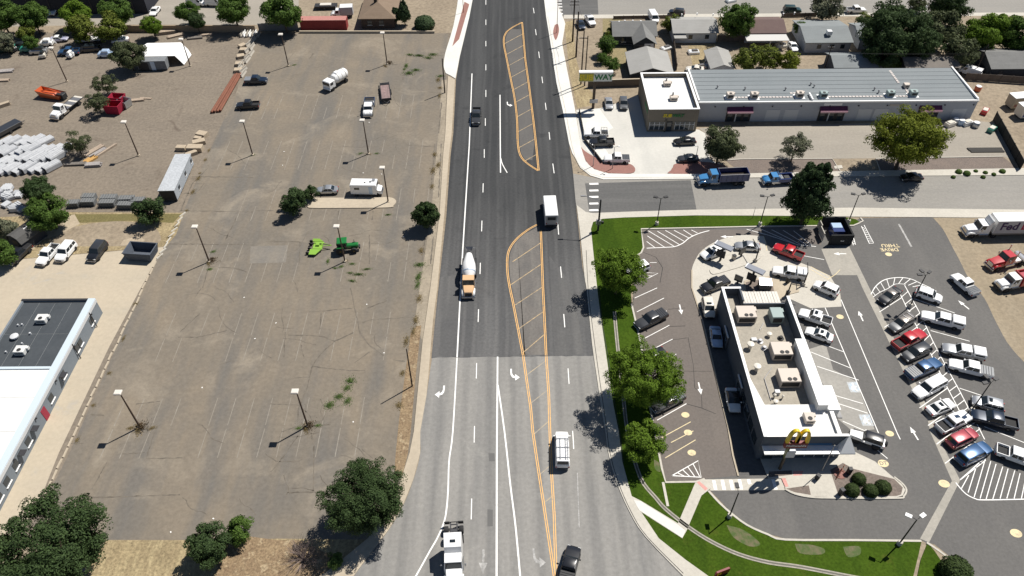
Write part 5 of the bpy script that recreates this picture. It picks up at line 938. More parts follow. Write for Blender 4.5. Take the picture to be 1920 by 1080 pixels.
# arches sign
sg = empty('arches_sign', (36.7, 57.2, 0), 0, 'tall pole sign with yellow double arches over a dark red panel', 'sign'); YEL = plain('arch_yellow', (.72, .50, .02), .4); DRED = plain('sign_red', (.16, .015, .015), .5)
MB().lathe([(.22, 0), (.2, 6.6)], 14).build('pole', plain('pole_brown', (.06, .05, .035), .6), sg, 40)
part(sg, 'red_panel', DRED, -.8, 2.2, -.25, .25, 5.5, 6.6, .05); txt("McDonald's", sg, (.7, -.27, 6.05), (R(90), 0, 0), .56, TRIM, .015)
for k in range(2):
    cx = .05 + k * 1.3; ring = []
    for i in range(17):
        a = math.pi * i / 16; w = .13 + .07 * abs(math.cos(a)); x_, z_ = cx - .65 * math.cos(a), 6.6 + 2.6 * math.sin(a) ** .8; n = Vector((-math.cos(a), 0, math.sin(a) * .5)).normalized()
        ring.append([(x_ + n.x * s * w, d_, z_ + n.z * s * w) for s, d_ in ((-1, -.22), (1, -.22), (1, .22), (-1, .22))])
    MB().loft(ring).build('arch', YEL, sg, 40)
part(sg, 'message_board', FRAME, -.1, 1.1, -.22, .22, 3.2, 4.6, .03); part(sg, 'board_edge', plain('olive_edge', (.16, .17, .06), .5), -.22, -.1, -.24, .24, 3.0, 6.6)
# flagpole, sculpture ring
c = G(1540, 884); fp = empty('flag_pole', (c.x, c.y, 0), 0, 'thin grey flagpole in front of the restaurant', 'flagpole'); MB().lathe([(.09, 0), (.05, 6.2)], 10).build('pole', STEEL, fp, 40); MB().lathe([(.4, 0), (.4, .16), (.15, .2)], 14).build('base_ring', CONC, fp); MB().lathe([(.02, 6.2), (.1, 6.28), (.02, 6.38)], 10).build('finial', CHROME, fp)
c = G(1574, 889); sc = empty('cycle_rack', (c.x, c.y, .13), 0, 'round pinkish plinth carrying a thin dark cross shaped rack', 'rack'); MB().lathe([(.85, 0), (.85, .06), (.8, .08), (.6, .08), (.6, .02)], 18).build('plinth', BRICKP, sc, 40); MB().tube([(-.8, -.9, .1), (0, 0, 1.1), (.8, 1.0, .6)], .06).tube([(-.5, .3, .1), (.3, -.2, 1.0)], .05).build('rack_bars', RUST, sc)
# --- sandwich shop and strip building
TAUPE = surf('taupe_stucco', (.20, .175, .14), (.175, .152, .122), .5, 4, fine_amt=.1)
sb = empty('sandwich_shop', (0, 0, 0), 0, 'taupe sandwich shop with white parapet roof', 'shop')
X0, X1, Y0, Y1 = 29.3, 39.9, 140.9, 156.3
part(sb, 'wall', TAUPE, X0, X0 + .3, Y0, Y1, 0, 5.45); part(sb, 'wall', TAUPE, X1 - .3, X1, Y0, Y1, 0, 5.45); part(sb, 'wall', TAUPE, X0 + .3, X1 - .3, Y1 - .3, Y1, 0, 5.45); part(sb, 'wall', TAUPE, X0 + .3, X1 - .3, Y0, Y0 + .3, 0, 5.45); part(sb, 'roof', WHT, X0 + .3, X1 - .3, Y0 + .3, Y1 - .3, 4.3, 4.5)
for y_ in (144.2, 147.6, 151, 153.9): part(sb, 'membrane_seam', plain('seam_grey', (.45, .45, .44), .8), X0 + .3, X1 - .3, y_, y_ + .1, 4.5, 4.506)
for a in ((X0 - .05, X0 + .4, Y0 - .05, Y1 + .05), (X1 - .4, X1 + .05, Y0 - .05, Y1 + .05), (X0 + .4, X1 - .4, Y1 - .4, Y1 + .05), (X0 + .4, X1 - .4, Y0 - .05, Y0 + .4)): part(sb, 'parapet_cap', TRIM, *a, 5.45, 5.53)
for x, y in ((34.8, 152.4), (35.3, 146.3)): o = ac(sb, x, y, 4.5, 1.6, 1.3, .9, ACM, 0); MB().box(x - .3, x, y + .4, y + .7, 5.3, 6.0).build('flue', STEEL, o)
for x0, x1 in ((29.7, 32.9), (35.2, 39.3)):
    w = part(sb, 'shop_window', WIN, x0, x1, Y0 - .06, Y0, .5, 2.4); n = int((x1 - x0) / 1.0)
    for i in range(n + 1): part(w, 'mullion', FRAME, x0 + i * (x1 - x0) / n - .05, x0 + i * (x1 - x0) / n + .05, Y0 - .1, Y0 - .061, .5, 2.4)
    part(w, 'transom', FRAME, x0, x1, Y0 - .12, Y0 - .101, 1.75, 1.85)
d = part(sb, 'door', BLK, 33.3, 34.6, Y0 - .08, Y0, .05, 2.5); part(d, 'door_glass', WIN, 33.5, 34.4, Y0 - .1, Y0 - .081, .4, 2.3); part(sb, 'door_surround', plain('taupe_dark', (.09, .08, .068), .7), 32.95, 33.28, Y0 - .3, Y0, 0, 3.0)
SUBY = plain('sign_yellow', (.66, .52, .02), .4); SUBG = plain('sign_green', (.01, .15, .035), .4)
txt('SUB', sb, (34.15, Y0 - .08, 3.95), (R(90), 0, 0), 1.05, SUBY, .05, shear=.18, ax='RIGHT', bold=.03); txt('WAY', sb, (34.3, Y0 - .08, 3.95), (R(90), 0, 0), 1.05, SUBG, .05, shear=.18, ax='LEFT', bold=.03)
part(sb, 'green_stripe', SUBG, X0 - .03, X0, 142.5, 146.5, 3.4, 4.3)
GREYM = surf('grey_metal_roof', (.205, .225, .235), (.175, .195, .205), .1, 2, (.02, .6, 1), (.24, .26, .27), .4, fine_amt=.06); BLUEGW = surf('bluegrey_block_wall', (.40, .42, .46), (.36, .38, .42), .3, 3, fine_amt=.06)
stp = empty('strip_building', (0, 0, 0), 0, 'long pale block workshop building with grey seamed roof and maroon awnings', 'building')
SX0, SX1, SY0, SY1 = 40.3, 100.6, 144.6, 158.6
part(stp, 'wall', BLUEGW, SX0, SX1, SY0, SY1, 0, 4.6)
for i in range(8): part(stp, 'roof_panel', GREYM, SX0 + .2, SX1 - .3, SY0 + .25 + i * 1.7, SY0 + .25 + i * 1.7 + 1.66, 4.6, 4.72 + .035 * i)
part(stp, 'roof_trim', TRIM, SX0, SX1 + .1, SY0 - .12, SY0 + .2, 4.6, 4.92); part(stp, 'roof_trim', TRIM, SX1 - .25, SX1 + .1, SY0 + .2, SY1 + .1, 4.6, 5.2); part(stp, 'roof_trim', TRIM, SX0, SX0 + .35, SY0 + .2, SY1, 4.6, 5.3)
part(stp, 'roof_divider', TRIM, 64.8, 65.1, SY0 + .25, 147.6, 4.7, 5.3)
PAD = plain('roof_pad', (.55, .5, .47), .8)
def pads(x0, x1, y):
    x = x0
    while x < x1: part(stp, 'walk_pad', PAD, x, x + .55, y - .25, y + .25, 4.74, 4.84); x += .75
pads(47.8, 61, 146.6); pads(66.6, 80.5, 146.6); pads(61, 64, 148.2); pads(82, 86, 146.6)
for y in np.arange(147.2, 151, .7): part(stp, 'walk_pad', PAD, 86.4 + (y - 147) * .05, 86.9, y, y + .5, 4.78, 4.9)
for y in np.arange(152, 157, .7): part(stp, 'walk_pad', PAD, 85.8, 86.3, y, y + .5, 4.82, 4.98)
for x, y in ((47.5, 146.6), (52.7, 146.6), (62.6, 146.8), (67.7, 146.7), (82.3, 146.9), (87.3, 147.)): o = ac(stp, x, y, 4.72, 1.5, 1.3, 1.2, ACM if x < 64 else ACG, 1); part(o, 'unit_pad', TRIM, x - 1.1, x + 1.1, y - 1.0, y + 1.0, 4.73, 4.80)
ac(stp, 87.0, 150.3, 4.8, 1.1, 1.1, .9, ACM, 0)
for x, y in ((45.6, 150.6), (51.5, 149.8), (60.3, 149.5), (66.4, 151.5), (66.9, 150.6), (79.7, 149.2), (80.2, 148.0)): pipe(stp, x, y, 4.8, .12, .45, STEEL)
MAR = plain('awning_maroon', (.10, .018, .06), .6); MARL = plain('awning_valance', (.62, .40, .44), .6)
for k, (x0, x1) in enumerate(((46.8, 52.4), (66.9, 72.8), (88.4, 93.2))):
    rc = part(stp, 'entrance_recess', BLK, x0 + .1, x1 - .1, SY0 - .05, SY0, 0.05, 2.7)
    for xx in (x0 + .5, (x0 + x1) / 2 - .4, x1 - 1.6): part(rc, 'door_glass', WIN, xx, xx + 1.0, SY0 - .08, SY0 - .051, .1, 2.3)
    part(rc, 'door_post', FRAME, (x0 + x1) / 2 - .7, (x0 + x1) / 2 - .45, SY0 - .12, SY0 - .051, 0, 2.6)
    MB().add([(x0, SY0 - .01, 3.7), (x1, SY0 - .01, 3.7), (x1, SY0 - 1.0, 2.95), (x0, SY0 - 1.0, 2.95), (x0, SY0 - .01, 2.95), (x1, SY0 - .01, 2.95)], [(0, 1, 2, 3), (0, 3, 4), (1, 5, 2), (3, 2, 5, 4)]).build('awning', MAR, stp); part(stp, 'awning_valance', MARL, x0, x1, SY0 - 1.04, SY0 - 1.0, 2.6, 2.96)
for x in (55.5, 59.5, 75.5, 79.0, 96.): d = part(stp, 'garage_door', plain('door_pale', (.46, .48, .51), .5), x, x + 3.0, SY0 - .05, SY0, .05, 2.9)
for x in np.arange(44, 100, 6.2): part(stp, 'wall_lamp', BLK, x, x + .25, SY0 - .2, SY0, 3.7, 3.9)
part(stp, 'louvre', STEEL, 81.8, 84.4, SY0 - .06, SY0, 3.6, 4.1); part(stp, 'wall_sign', TRIM, 67.6, 71.5, SY0 - .06, SY0, 3.85, 4.4)
# --- low grey building at left
lb = empty('office_building', (0, 0, 0), 0, 'low grey building with dark roof and bright white roof section', 'building'); GW = surf('grey_blue_wall', (.19, .215, .24), (.17, .195, .22), .4, 3, fine_amt=.06); DROOF = surf('dark_membrane', (.050, .058, .066), (.066, .074, .082), .3, 2, fine_amt=.12)
part(lb, 'wall', GW, -68.6, -68.2, 38, 88.0, 0, 3.3); part(lb, 'wall', GW, -79.8, -68.6, 87.7, 88.0, 0, 3.3); part(lb, 'wall', GW, -80.1, -79.8, 73.6, 88.0, 0, 3.3); part(lb, 'wall', GW, -95, -79.8, 73.3, 73.6, 0, 3.3)
part(lb, 'roof', plain('roof_seam_pale', (.2, .21, .215), .8), -79.8, -69.3, 73.6, 87.7, 2.9, 3.0); part(lb, 'white_roof', WHT, -95, -69.3, 38, 73.3, 3.0, 3.3)
for y_ in (44, 50, 56, 62, 68): part(lb, 'membrane_seam', plain('seam_grey', (.45, .45, .44), .8), -95, -69.35, y_, y_ + .12, 3.3, 3.306)
part(lb, 'parapet', plain('parapet_pale', (.50, .57, .62), .5), -69.3, -68.15, 38, 88.05, 3.3, 3.42); part(lb, 'parapet', DSTEEL, -80.15, -69.3, 87.65, 88.05, 3.3, 3.42); part(lb, 'parapet', plain('parapet_pale', (.5, .57, .62), .5), -80.1, -69.3, 73.2, 73.65, 3.3, 3.5); part(lb, 'parapet_face', FRAME, -68.2, -68.12, 38, 88, 2.7, 3.3)
for i in range(4):
    for j in range(2): part(lb, 'roof_panel', DROOF, -79.75 + i * 2.6, -77.22 + i * 2.6, 73.7 + j * 7., 80.62 + j * 7., 3.0, 3.03)
for x, y in ((-74.8, 83.4), (-75.2, 76.8)): ac(lb, x, y, 3.03, 1.6, 1.4, .95, P['white'] if False else plain('unit_white', (.62, .62, .6), .5), 1)
for x, y, r_ in ((-77.6, 79.8, .35), (-80.6, 79.6, .3), (-75.6, 80.6, .15), (-77.7, 82.5, .12), (-78.3, 82.4, .12), (-75.9, 78.5, .12), (-77.6, 76.8, .12)): pipe(lb, x, y, 3.03, r_, .35, FRAME, r_ > .2)
for y in (84.7, 80.0, 78.9, 73.5, 69.2, 61.6, 57.8, 55.2, 52.9, 50.7): w = part(lb, 'window', WIN, -68.21, -68.16, y - .6, y + .6, 1.0, 2.2); part(w, 'sill', TRIM, -68.2, -68.02, y - .7, y + .7, .88, 1.0)
d = part(lb, 'door', plain('door_red', (.28, .02, .045), .5), -68.2, -68.14, 66.2, 67.3, 0, 2.2)
for y in (85.0, 78.3): MB().tube([(-68.1, y, 3.2), (-67.9, y - .2, .1)], .07).build('down_pipe', BLK, lb)
for y in (88.2 - i * 6.8 for i in range(7)): part(lb, 'wall_lamp', BLK, -68.14, -67.9, y - 3.1, y - 2.9, 2.5, 2.7)
for y in (63.3, 59.3, 73.0): part(lb, 'wall_awning', DSTEEL, -68.14, -67.2, y - .5, y + .5, 2.25, 2.32)
# --- sheds, trailers, containers
SHINGLE = surf('shingle_grey', (.19, .19, .185), (.155, .155, .15), .5, 6, (.2, 4, 1), (.22, .22, .215), .4, fine_amt=.15); SHB = surf('shingle_brown', (.215, .16, .115), (.18, .132, .095), .5, 6, (.2, 4, 1), (.25, .19, .14), .4, fine_amt=.15)
SHL = surf('shingle_pale', (.33, .325, .31), (.28, .275, .26), .4, 6, (.2, 4, 1), (.36, .355, .34), .4, fine_amt=.1); SHBL = surf('shingle_bluegrey', (.22, .24, .245), (.19, .205, .21), .5, 6, (.2, 4, 1), (.25, .27, .27), .4, fine_amt=.12); SHR = surf('shingle_maroonbrown', (.15, .105, .095), (.125, .085, .08), .5, 6, fine_amt=.15)
def gable(name, label, x0, x1, y0, y1, eave, ridge, axis, roofm, wallm, cat='house', wins=(), door=None, over=.4, group=None, chim=None, par=None, vent=()):
    h = par or empty(name, (0, 0, 0), 0, label, cat, group)
    if axis == 'x':
        ym = (y0 + y1) / 2; prof = [(y0, 0), (y1, 0), (y1, eave), (ym, ridge), (y0, eave)]; MB().loft([[(x, a, b) for a, b in prof] for x in (x0, x1)]).build('wall', wallm, h); sl = (ridge - eave) / (ym - y0)
        for s, ya in ((1, y0), (-1, y1)):
            e = ya - s * over; ze = eave - sl * over; MB().add([(x0 - over, e, ze + .06), (x1 + over, e, ze + .06), (x1 + over, ym, ridge + .06), (x0 - over, ym, ridge + .06), (x0 - over, e, ze + .18), (x1 + over, e, ze + .18), (x1 + over, ym, ridge + .2), (x0 - over, ym, ridge + .2)], [(0, 1, 2, 3), (4, 5, 6, 7), (0, 1, 5, 4), (1, 2, 6, 5), (2, 3, 7, 6), (3, 0, 4, 7)]).build('roof_slope', roofm, h)
    else:
        xm = (x0 + x1) / 2; prof = [(x0, 0), (x1, 0), (x1, eave), (xm, ridge), (x0, eave)]; MB().loft([[(a, y, b) for a, b in prof] for y in (y0, y1)]).build('wall', wallm, h); sl = (ridge - eave) / (xm - x0)
        for s, xa in ((1, x0), (-1, x1)):
            e = xa - s * over; ze = eave - sl * over; MB().add([(e, y0 - over, ze + .06), (e, y1 + over, ze + .06), (xm, y1 + over, ridge + .06), (xm, y0 - over, ridge + .06), (e, y0 - over, ze + .18), (e, y1 + over, ze + .18), (xm, y1 + over, ridge + .2), (xm, y0 - over, ridge + .2)], [(0, 1, 2, 3), (4, 5, 6, 7), (0, 1, 5, 4), (1, 2, 6, 5), (2, 3, 7, 6), (3, 0, 4, 7)]).build('roof_slope', roofm, h)
    for wx in wins: w = part(h, 'window', WIN, wx - .5, wx + .5, y0 - .06, y0, 1.0, 2.1); part(w, 'frame', TRIM, wx - .58, wx + .58, y0 - .09, y0 - .061, .9, 1.0)
    if door: d = part(h, 'door', plain('door_dark', (.07, .06, .06), .5), door - .5, door + .5, y0 - .06, y0, .05, 2.1); part(d, 'handle', CHROME, door + .3, door + .38, y0 - .1, y0 - .061, 1.0, 1.1)
    for vx, vy, vz in vent: MB().lathe([(.12, 0), (.12, .5), (.2, .5), (.2, .6)], 10, (vx, vy, vz)).build('roof_vent', TRIM, h)
    if chim: part(h, 'chimney', BLK, chim[0] - .35, chim[0] + .35, chim[1] - .35, chim[1] + .35, eave, ridge + 1.0)
    return h
DKW = surf('dark_siding', (.055, .06, .068), (.045, .05, .056), .4, 4); PALEW = surf('pale_siding', (.50, .52, .54), (.45, .47, .49), .5, 4); BRN = surf('brown_brick_wall', (.085, .062, .05), (.07, .05, .04), .8, 8)
gb = 'houses along the back street'
y0 = G(1150, 68, 2.5).y; y1 = G(1150, 41, 2.5).y
h = gable('gabled_house', 'grey roofed dark house with a projecting front gable beside the trees', G(1151, 68, 2.5).x, G(1230, 68, 2.5).x, y0, y1, 2.6, 4.3, 'x', SHINGLE, DKW, wins=(28.5,), group=gb, vent=((29, 184.5, 3.9), (31, 184.5, 3.9), (33, 184.2, 3.9), (27.5, 184, 3.9)))
xa, xb, ya = G(1190, 80, 2.5).x, G(1228, 80, 2.5).x, G(1210, 82, 2.5).y
gable('', '', xa, xb, ya, y0 + 3.2, 2.6, 4.2, 'y', SHINGLE, DKW, wins=(xb - 1.6,), door=xa + 1.6, par=h); part(h, 'gable_board', TRIM, xb - 2.6, xb - .3, ya - .05, ya, .2, 2.5)
a_, b_ = G(1181, 106, 2.5), G(1260, 134, 2.5)
gable('garden_outbuilding', 'mid grey pitched roof outbuilding right behind the sandwich shop', G(1184, 138, 2.5).x, G(1260, 136, 2.5).x, G(1224, 138, 2.5).y, G(1220, 99, 2.5).y, 2.5, 3.9, 'y', SHL, DKW, 'outbuilding', group=gb)
gable('small_house', 'pale roofed house with light blue wall next to the willow', G(1264, 62, 2.6).x, G(1345, 62, 2.6).x, G(1300, 62, 2.6).y, G(1300, 34, 2.6).y, 2.7, 4., 'x', SHL, PALEW, wins=(G(1280, 62, 2.6).x, G(1296, 62, 2.6).x, G(1327, 62, 2.6).x), group=gb, vent=((44, 188, 3.8), (48, 188.5, 3.8), (52, 188, 3.8)))
part(bpy.data.objects['small_house'], 'porch_roof', SHL, G(1264, 72, 2).x, G(1287, 72, 2).x, G(1270, 74, 2).y, G(1270, 63, 2).y, 2.1, 2.3)
h = gable('brown_roof_house', 'house with maroon brown roof and white covered patio', G(1400, 62, 2.6).x, G(1472, 62, 2.6).x, G(1440, 62, 2.6).y, G(1440, 34, 2.6).y, 2.7, 4., 'x', SHR, PALEW, group=gb, vent=((70, 188, 3.8), (73, 188.5, 3.8)))
part(h, 'patio_roof', plain('patio_white', (.50, .49, .47), .6), G(1400, 76, 2.4).x, G(1480, 76, 2.4).x, G(1440, 77, 2.4).y, G(1440, 62.5, 2.4).y, 2.35, 2.5)
for x in (64.5, 69, 75): part(h, 'patio_post', TRIM, x, x + .15, G(1440, 76, 2.4).y + .1, G(1440, 76, 2.4).y + .25, 0, 2.35)
h = gable('blue_roof_house', 'light blue walled house with bluish grey roof and rooftop cooler', G(1512, 80, 2.6).x, G(1597, 80, 2.6).x, G(1550, 80, 2.6).y, G(1550, 40, 2.6).y, 2.7, 4., 'x', SHBL, PALEW, wins=(G(1538, 80, 2.6).x, G(1562, 80, 2.6).x, G(1582, 80, 2.6).x), group=gb)
c = G(1555, 60, 4.2); part(h, 'roof_cooler', P['white'], c.x - .6, c.x + .6, c.y - .6, c.y + .6, 3.6, 4.6, .05)
h = gable('long_garage', 'blue grey garage tucked behind the strip building beside shade trees', G(1566, 126, 2.6).x, G(1655, 126, 2.6).x, G(1600, 126, 2.6).y, G(1600, 100, 2.6).y, 2.6, 3.7, 'x', SHBL, SLATE, 'garage', group=gb)
h = gable('brown_garage', 'brownish grey roofed garage behind the strip building in tree shade', G(1700, 126, 2.6).x, G(1796, 124, 2.6).x, G(1740, 126, 2.6).y, G(1740, 104, 2.6).y, 2.6, 3.5, 'x', SHB if False else surf('shingle_taupe', (.2, .18, .16), (.165, .15, .135), .5, 6, fine_amt=.15), DKW, 'garage', group=gb)
h = gable('corner_house', 'dark grey roofed house beyond the wooden fence', G(1862, 130, 2.6).x, G(1990, 130, 2.6).x, G(1890, 128, 2.6).y, G(1890, 92, 2.6).y, 2.6, 4.2, 'x', SHINGLE, DKW, wins=(115,), group=gb)
h = gable('tree_house_roof', 'small grey roofed house almost hidden among the garden trees', G(1612, 72, 2.6).x, G(1680, 72, 2.6).x, G(1640, 74, 2.6).y, G(1640, 44, 2.6).y, 2.6, 4., 'x', SHBL, PALEW, group=gb)
gable('garden_shed', 'white and grey pitched garden shed beside the olive hedge', G(1334, 126, 2).x, G(1376, 126, 2).x, G(1350, 128, 2).y, G(1350, 96, 2).y, 2.0, 2.9, 'y', SHL, PALEW, 'shed', group=gb)
# brown hip roofed house
x0, x1 = G(676, 33, 3).x, G(738, 33, 3).x; y0 = G(700, 33, 3).y; y1 = y0 + 16
hh = empty('hip_roof_house', (0, 0, 0), 0, 'dark brick house with tan brown hip roof and black chimney', 'house'); part(hh, 'wall', BRN, x0, x1, y0, y1, 0, 3.)
xm = (x0 + x1) / 2; o = .6; MB().add([(x0 - o, y0 - o, 2.95), (x1 + o, y0 - o, 2.95), (x1 + o, y1 + o, 2.95), (x0 - o, y1 + o, 2.95), (xm, y0 + 4.5, 5.1), (xm, y1 - 4.5, 5.1), (x0 - o, y0 - o, 2.8), (x1 + o, y0 - o, 2.8), (x1 + o, y1 + o, 2.8), (x0 - o, y1 + o, 2.8)], [(0, 1, 4), (1, 2, 5, 4), (2, 3, 5), (3, 0, 4, 5), (0, 6, 7, 1), (1, 7, 8, 2), (2, 8, 9, 3), (3, 9, 6, 0), (6, 9, 8, 7)]).build('roof', SHB, hh)
part(hh, 'chimney', BLK, xm - 1.2, xm - .4, y0 + 5, y0 + 5.8, 4.2, 6.2)
for wx in (x0 + 2.2, x0 + 5.2): w = part(hh, 'window', WIN, wx - .6, wx + .6, y0 - .05, y0, 1., 2.2); part(w, 'frame', FRAME, wx - .68, wx + .68, y0 - .08, y0 - .051, .9, 1.)
# red container with ribs
x0, x1 = G(565, 57).x, G(651, 57).x; y0 = G(600, 57).y; cn = empty('shipping_container', (0, 0, 0), 0, 'long faded red shipping container with ribbed side', 'container'); CRED = surf('container_red', (.30, .055, .05), (.24, .045, .042), .5, 4, fine_amt=.12)
part(cn, 'shell', CRED, x0, x1, y0, y0 + 2.5, .1, 2.7); part(cn, 'roof_sheet', surf('container_roof', (.45, .22, .19), (.38, .17, .15), .5, 4), x0, x1, y0, y0 + 2.5, 2.7, 2.75)
for i in range(24): part(cn, 'side_rib', CRED, x0 + .2 + i * (x1 - x0 - .4) / 24, x0 + .35 + i * (x1 - x0 - .4) / 24, y0 - .05, y0, .2, 2.6)
# navy warehouse at the top left, tan wall, fences
wh = empty('warehouse', (0, 0, 0), 0, 'dark navy warehouse wall behind the far trees', 'warehouse'); x0, x1, y0 = G(-260, 27).x, G(278, 27).x, G(100, 27).y; NAVYW = surf('navy_cladding', (.035, .038, .048), (.028, .03, .04), .3, 3)
part(wh, 'wall', NAVYW, x0, x1, y0, y0 + 25, 0, 6); part(wh, 'roof', SHINGLE, x0 - .2, x1 + .2, y0 - .2, y0 + 25.2, 6, 6.2)
for i in range(14): part(wh, 'wall_rib', DSTEEL, x0 + 2 + i * 5.6, x0 + 2.15 + i * 5.6, y0 - .1, y0, 0, 5.9)
def wall_run(name, label, cat, p, q, h, th, m, capm=None, group=None, post=0.):
    a, b = G(*p), G(*q); L = (b - a).length; w = empty(name, (a.x, a.y, 0), math.atan2(b.y - a.y, b.x - a.x), label, cat, group); 
    if not post: part(w, 'wall_body', m, 0, L, -th / 2, th / 2, 0, h); part(w, 'coping', capm or m, -.05, L + .05, -th / 2 - .05, th / 2 + .05, h, h + .1)
    else:
        n = int(L / post)
        for i in range(n): part(w, 'panel', m, i * L / n + .05, (i + 1) * L / n - .02, -th / 2, th / 2, .05, h)
        for i in range(n + 1): part(w, 'post', capm or m, i * L / n - .06, i * L / n + .06, -.09, .09, 0, h + .1)
    return w
TANW = surf('tan_block_wall', (.30, .235, .165), (.26, .2, .14), .5, 4)
wall_run('boundary_wall', 'long tan block wall between yard and back lot', 'wall', (238, 60), (480, 60), 1.7, .25, TANW); wall_run('boundary_wall', 'taupe block wall beside the sandwich shop below the pole sign', 'wall', (1102, 164), (1200, 161), 1.8, .3, surf('taupe_block', (.155, .13, .105), (.135, .112, .09), .5, 4), CONCO)
wall_run('boundary_wall', 'short grey wall under the big tree by red container', 'wall', (486, 58), (560, 56), 1.9, .25, surf('grey_block', (.2, .195, .19), (.17, .165, .16), .5, 4))
WOODF = surf('fence_wood', (.15, .125, .105), (.115, .095, .08), .6, 6, (4, .3, 1), (.18, .15, .125), .5); SCREEN = plain('fence_screen_dark', (.018, .02, .02), .8)
wall_run('wooden_fence', 'brown wooden fence running behind the strip building corner', 'fence', (1808, 150), (1960, 160), 1.8, .06, WOODF, group='garden fences', post=2.4)
wall_run('wooden_fence', 'weathered fence beside the gravel drive and house', 'fence', (1262, 80), (1268, 132), 1.7, .06, WOODF, group='garden fences', post=2.4); wall_run('wooden_fence', 'weathered fence under the garden tree between pale house and patio', 'fence', (1345, 78), (1402, 78), 1.7, .06, WOODF, group='garden fences', post=2.4)
wall_run('screen_fence', 'black screened fence slanting from strip building to the pavement', 'fence', (1862, 226), (1912, 318), 2.2, .08, SCREEN, group='garden fences', post=3.); wall_run('garden_fence', 'low fence along the back street behind the gabled house', 'fence', (1150, 36), (1262, 34), .9, .05, WOODF, group='garden fences', post=2.4)
wall_run('garden_fence', 'low fence along the back street near the blue roofed house', 'fence', (1465, 33), (1530, 31), 1.1, .05, WOODF, group='garden fences', post=2.4); wall_run('garden_fence', 'low black rail edging the shop forecourt by the main road', 'fence', (1086, 210), (1096, 262), .7, .2, SCREEN, group='forecourt rails', post=2.5); wall_run('garden_fence', 'low black rail edging the forecourt at the street corner', 'fence', (1096, 264), (1128, 306), .7, .2, SCREEN, group='forecourt rails', post=2.5)
wall_run('low_wall', 'low pale kerb wall along the far end of the old lot', 'wall', (562, 62), (815, 62), .5, .3, CONCO)
# office trailer
a = G(300, 380); b = G(332, 378); c_ = G(326, 357, 2.7); d_ = G(357, 289, 2.7); ang = math.atan2(d_.y - c_.y, d_.x - c_.x); ot = empty('office_trailer', (c_.x, c_.y, 0), ang, 'long pale grey site office trailer with small side windows', 'trailer'); L = (d_ - c_).length
OTW = surf('trailer_wall', (.36, .39, .42), (.32, .345, .37), .4, 4); part(ot, 'body', OTW, 0, L, 0, 3.0, .35, 2.65); part(ot, 'roof', surf('trailer_roof', (.45, .47, .49), (.40, .42, .44), .4, 3, (.4, 3, 1), (.36, .38, .4), .4), -.1, L + .1, -.1, 3.1, 2.65, 2.75); part(ot, 'end_shade', BLK, -.04, 0, .1, 2.9, .4, 2.6)  # black end sheet paints the shade on the trailer's end wall
for x in (2.0, 6.5, 10.8): w = part(ot, 'window', WIN, x, x + .9, -.05, 0, 1.2, 2.0); part(w, 'frame', TRIM, x - .08, x + .98, -.08, -.051, 1.1, 1.2)
for x in (3, 4, L - 3): 
    for y in (.2, 2.8): wheel(ot, x, y, .35, .25)
part(ot, 'skirt', DSTEEL, .2, L - .2, .3, 2.7, .05, .36)
c = G(57, 452); hsh = empty('garden_shed', (c.x, c.y, 0), R(-25), 'dark grey gambrel shed behind the black pickup', 'shed'); DG = surf('shed_shingle', (.10, .098, .095), (.08, .078, .075), .6, 6)
MB().loft([[(-1.7, y, 0), (1.7, y, 0), (1.7, y, 1.9), (1.2, y, 2.7), (0, y, 3.1), (-1.2, y, 2.7), (-1.7, y, 1.9)] for y in (-2.4, 2.4)]).build('wall', DKW, hsh)
for s in (1, -1):
    for (xa, za), (xb, zb) in (((1.85, 1.75), (1.25, 2.8)), ((1.25, 2.8), (0, 3.2))): MB().add([(s * xa, -2.6, za), (s * xa, 2.6, za), (s * xb, 2.6, zb), (s * xb, -2.6, zb), (s * xa, -2.6, za + .1), (s * xa, 2.6, za + .1), (s * xb, 2.6, zb + .1), (s * xb, -2.6, zb + .1)], [(0, 1, 2, 3), (4, 5, 6, 7), (0, 1, 5, 4), (1, 2, 6, 5), (2, 3, 7, 6), (3, 0, 4, 7)]).build('roof_slope', DG, hsh)
part(hsh, 'skylight', TRIM, .2, .5, -.2, 1.0, 3.13, 3.2); part(hsh, 'door', BLK, -.7, .7, -2.45, -2.4, .1, 2.0)
# white tent
c = G(300, 128); tt = empty('storage_tent', (c.x, c.y, 0), R(3), 'bright white tarpaulin storage tent with grey front box', 'tent'); TARP = surf('white_tarp', (.80, .80, .79), (.74, .74, .73), .6, 2, fine_amt=.05)
MB().add([(-4.6, 1.2, 2.6), (4.0, 1.2, 2.5), (5.6, 1.0, .2), (-4.6, 5.0, 3.3), (3.8, 5.0, 3.2), (6.2, 6.0, .2), (-4.6, 8.5, 2.4), (3.6, 8.5, 2.3), (4.6, 9.0, .2), (-5.0, 1.2, .1), (-5.0, 8.6, .1), (-5.0, 5, .1)], [(0, 1, 4, 3), (3, 4, 7, 6), (1, 2, 5, 4), (4, 5, 8, 7), (0, 3, 11, 9), (3, 6, 10, 11)]).build('tarpaulin', TARP, tt)
part(tt, 'front_box', surf('box_grey', (.2, .21, .22), (.17, .18, .19), .5, 3), -4.6, 2.2, -1.2, 1.15, .3, 2.5); part(tt, 'front_opening', BLK, -4.4, -2.0, -1.25, -1.2, .3, 2.2); part(tt, 'side_door', P['pblue'], -1.4, -.4, -1.3, -1.2, .2, 2.3)
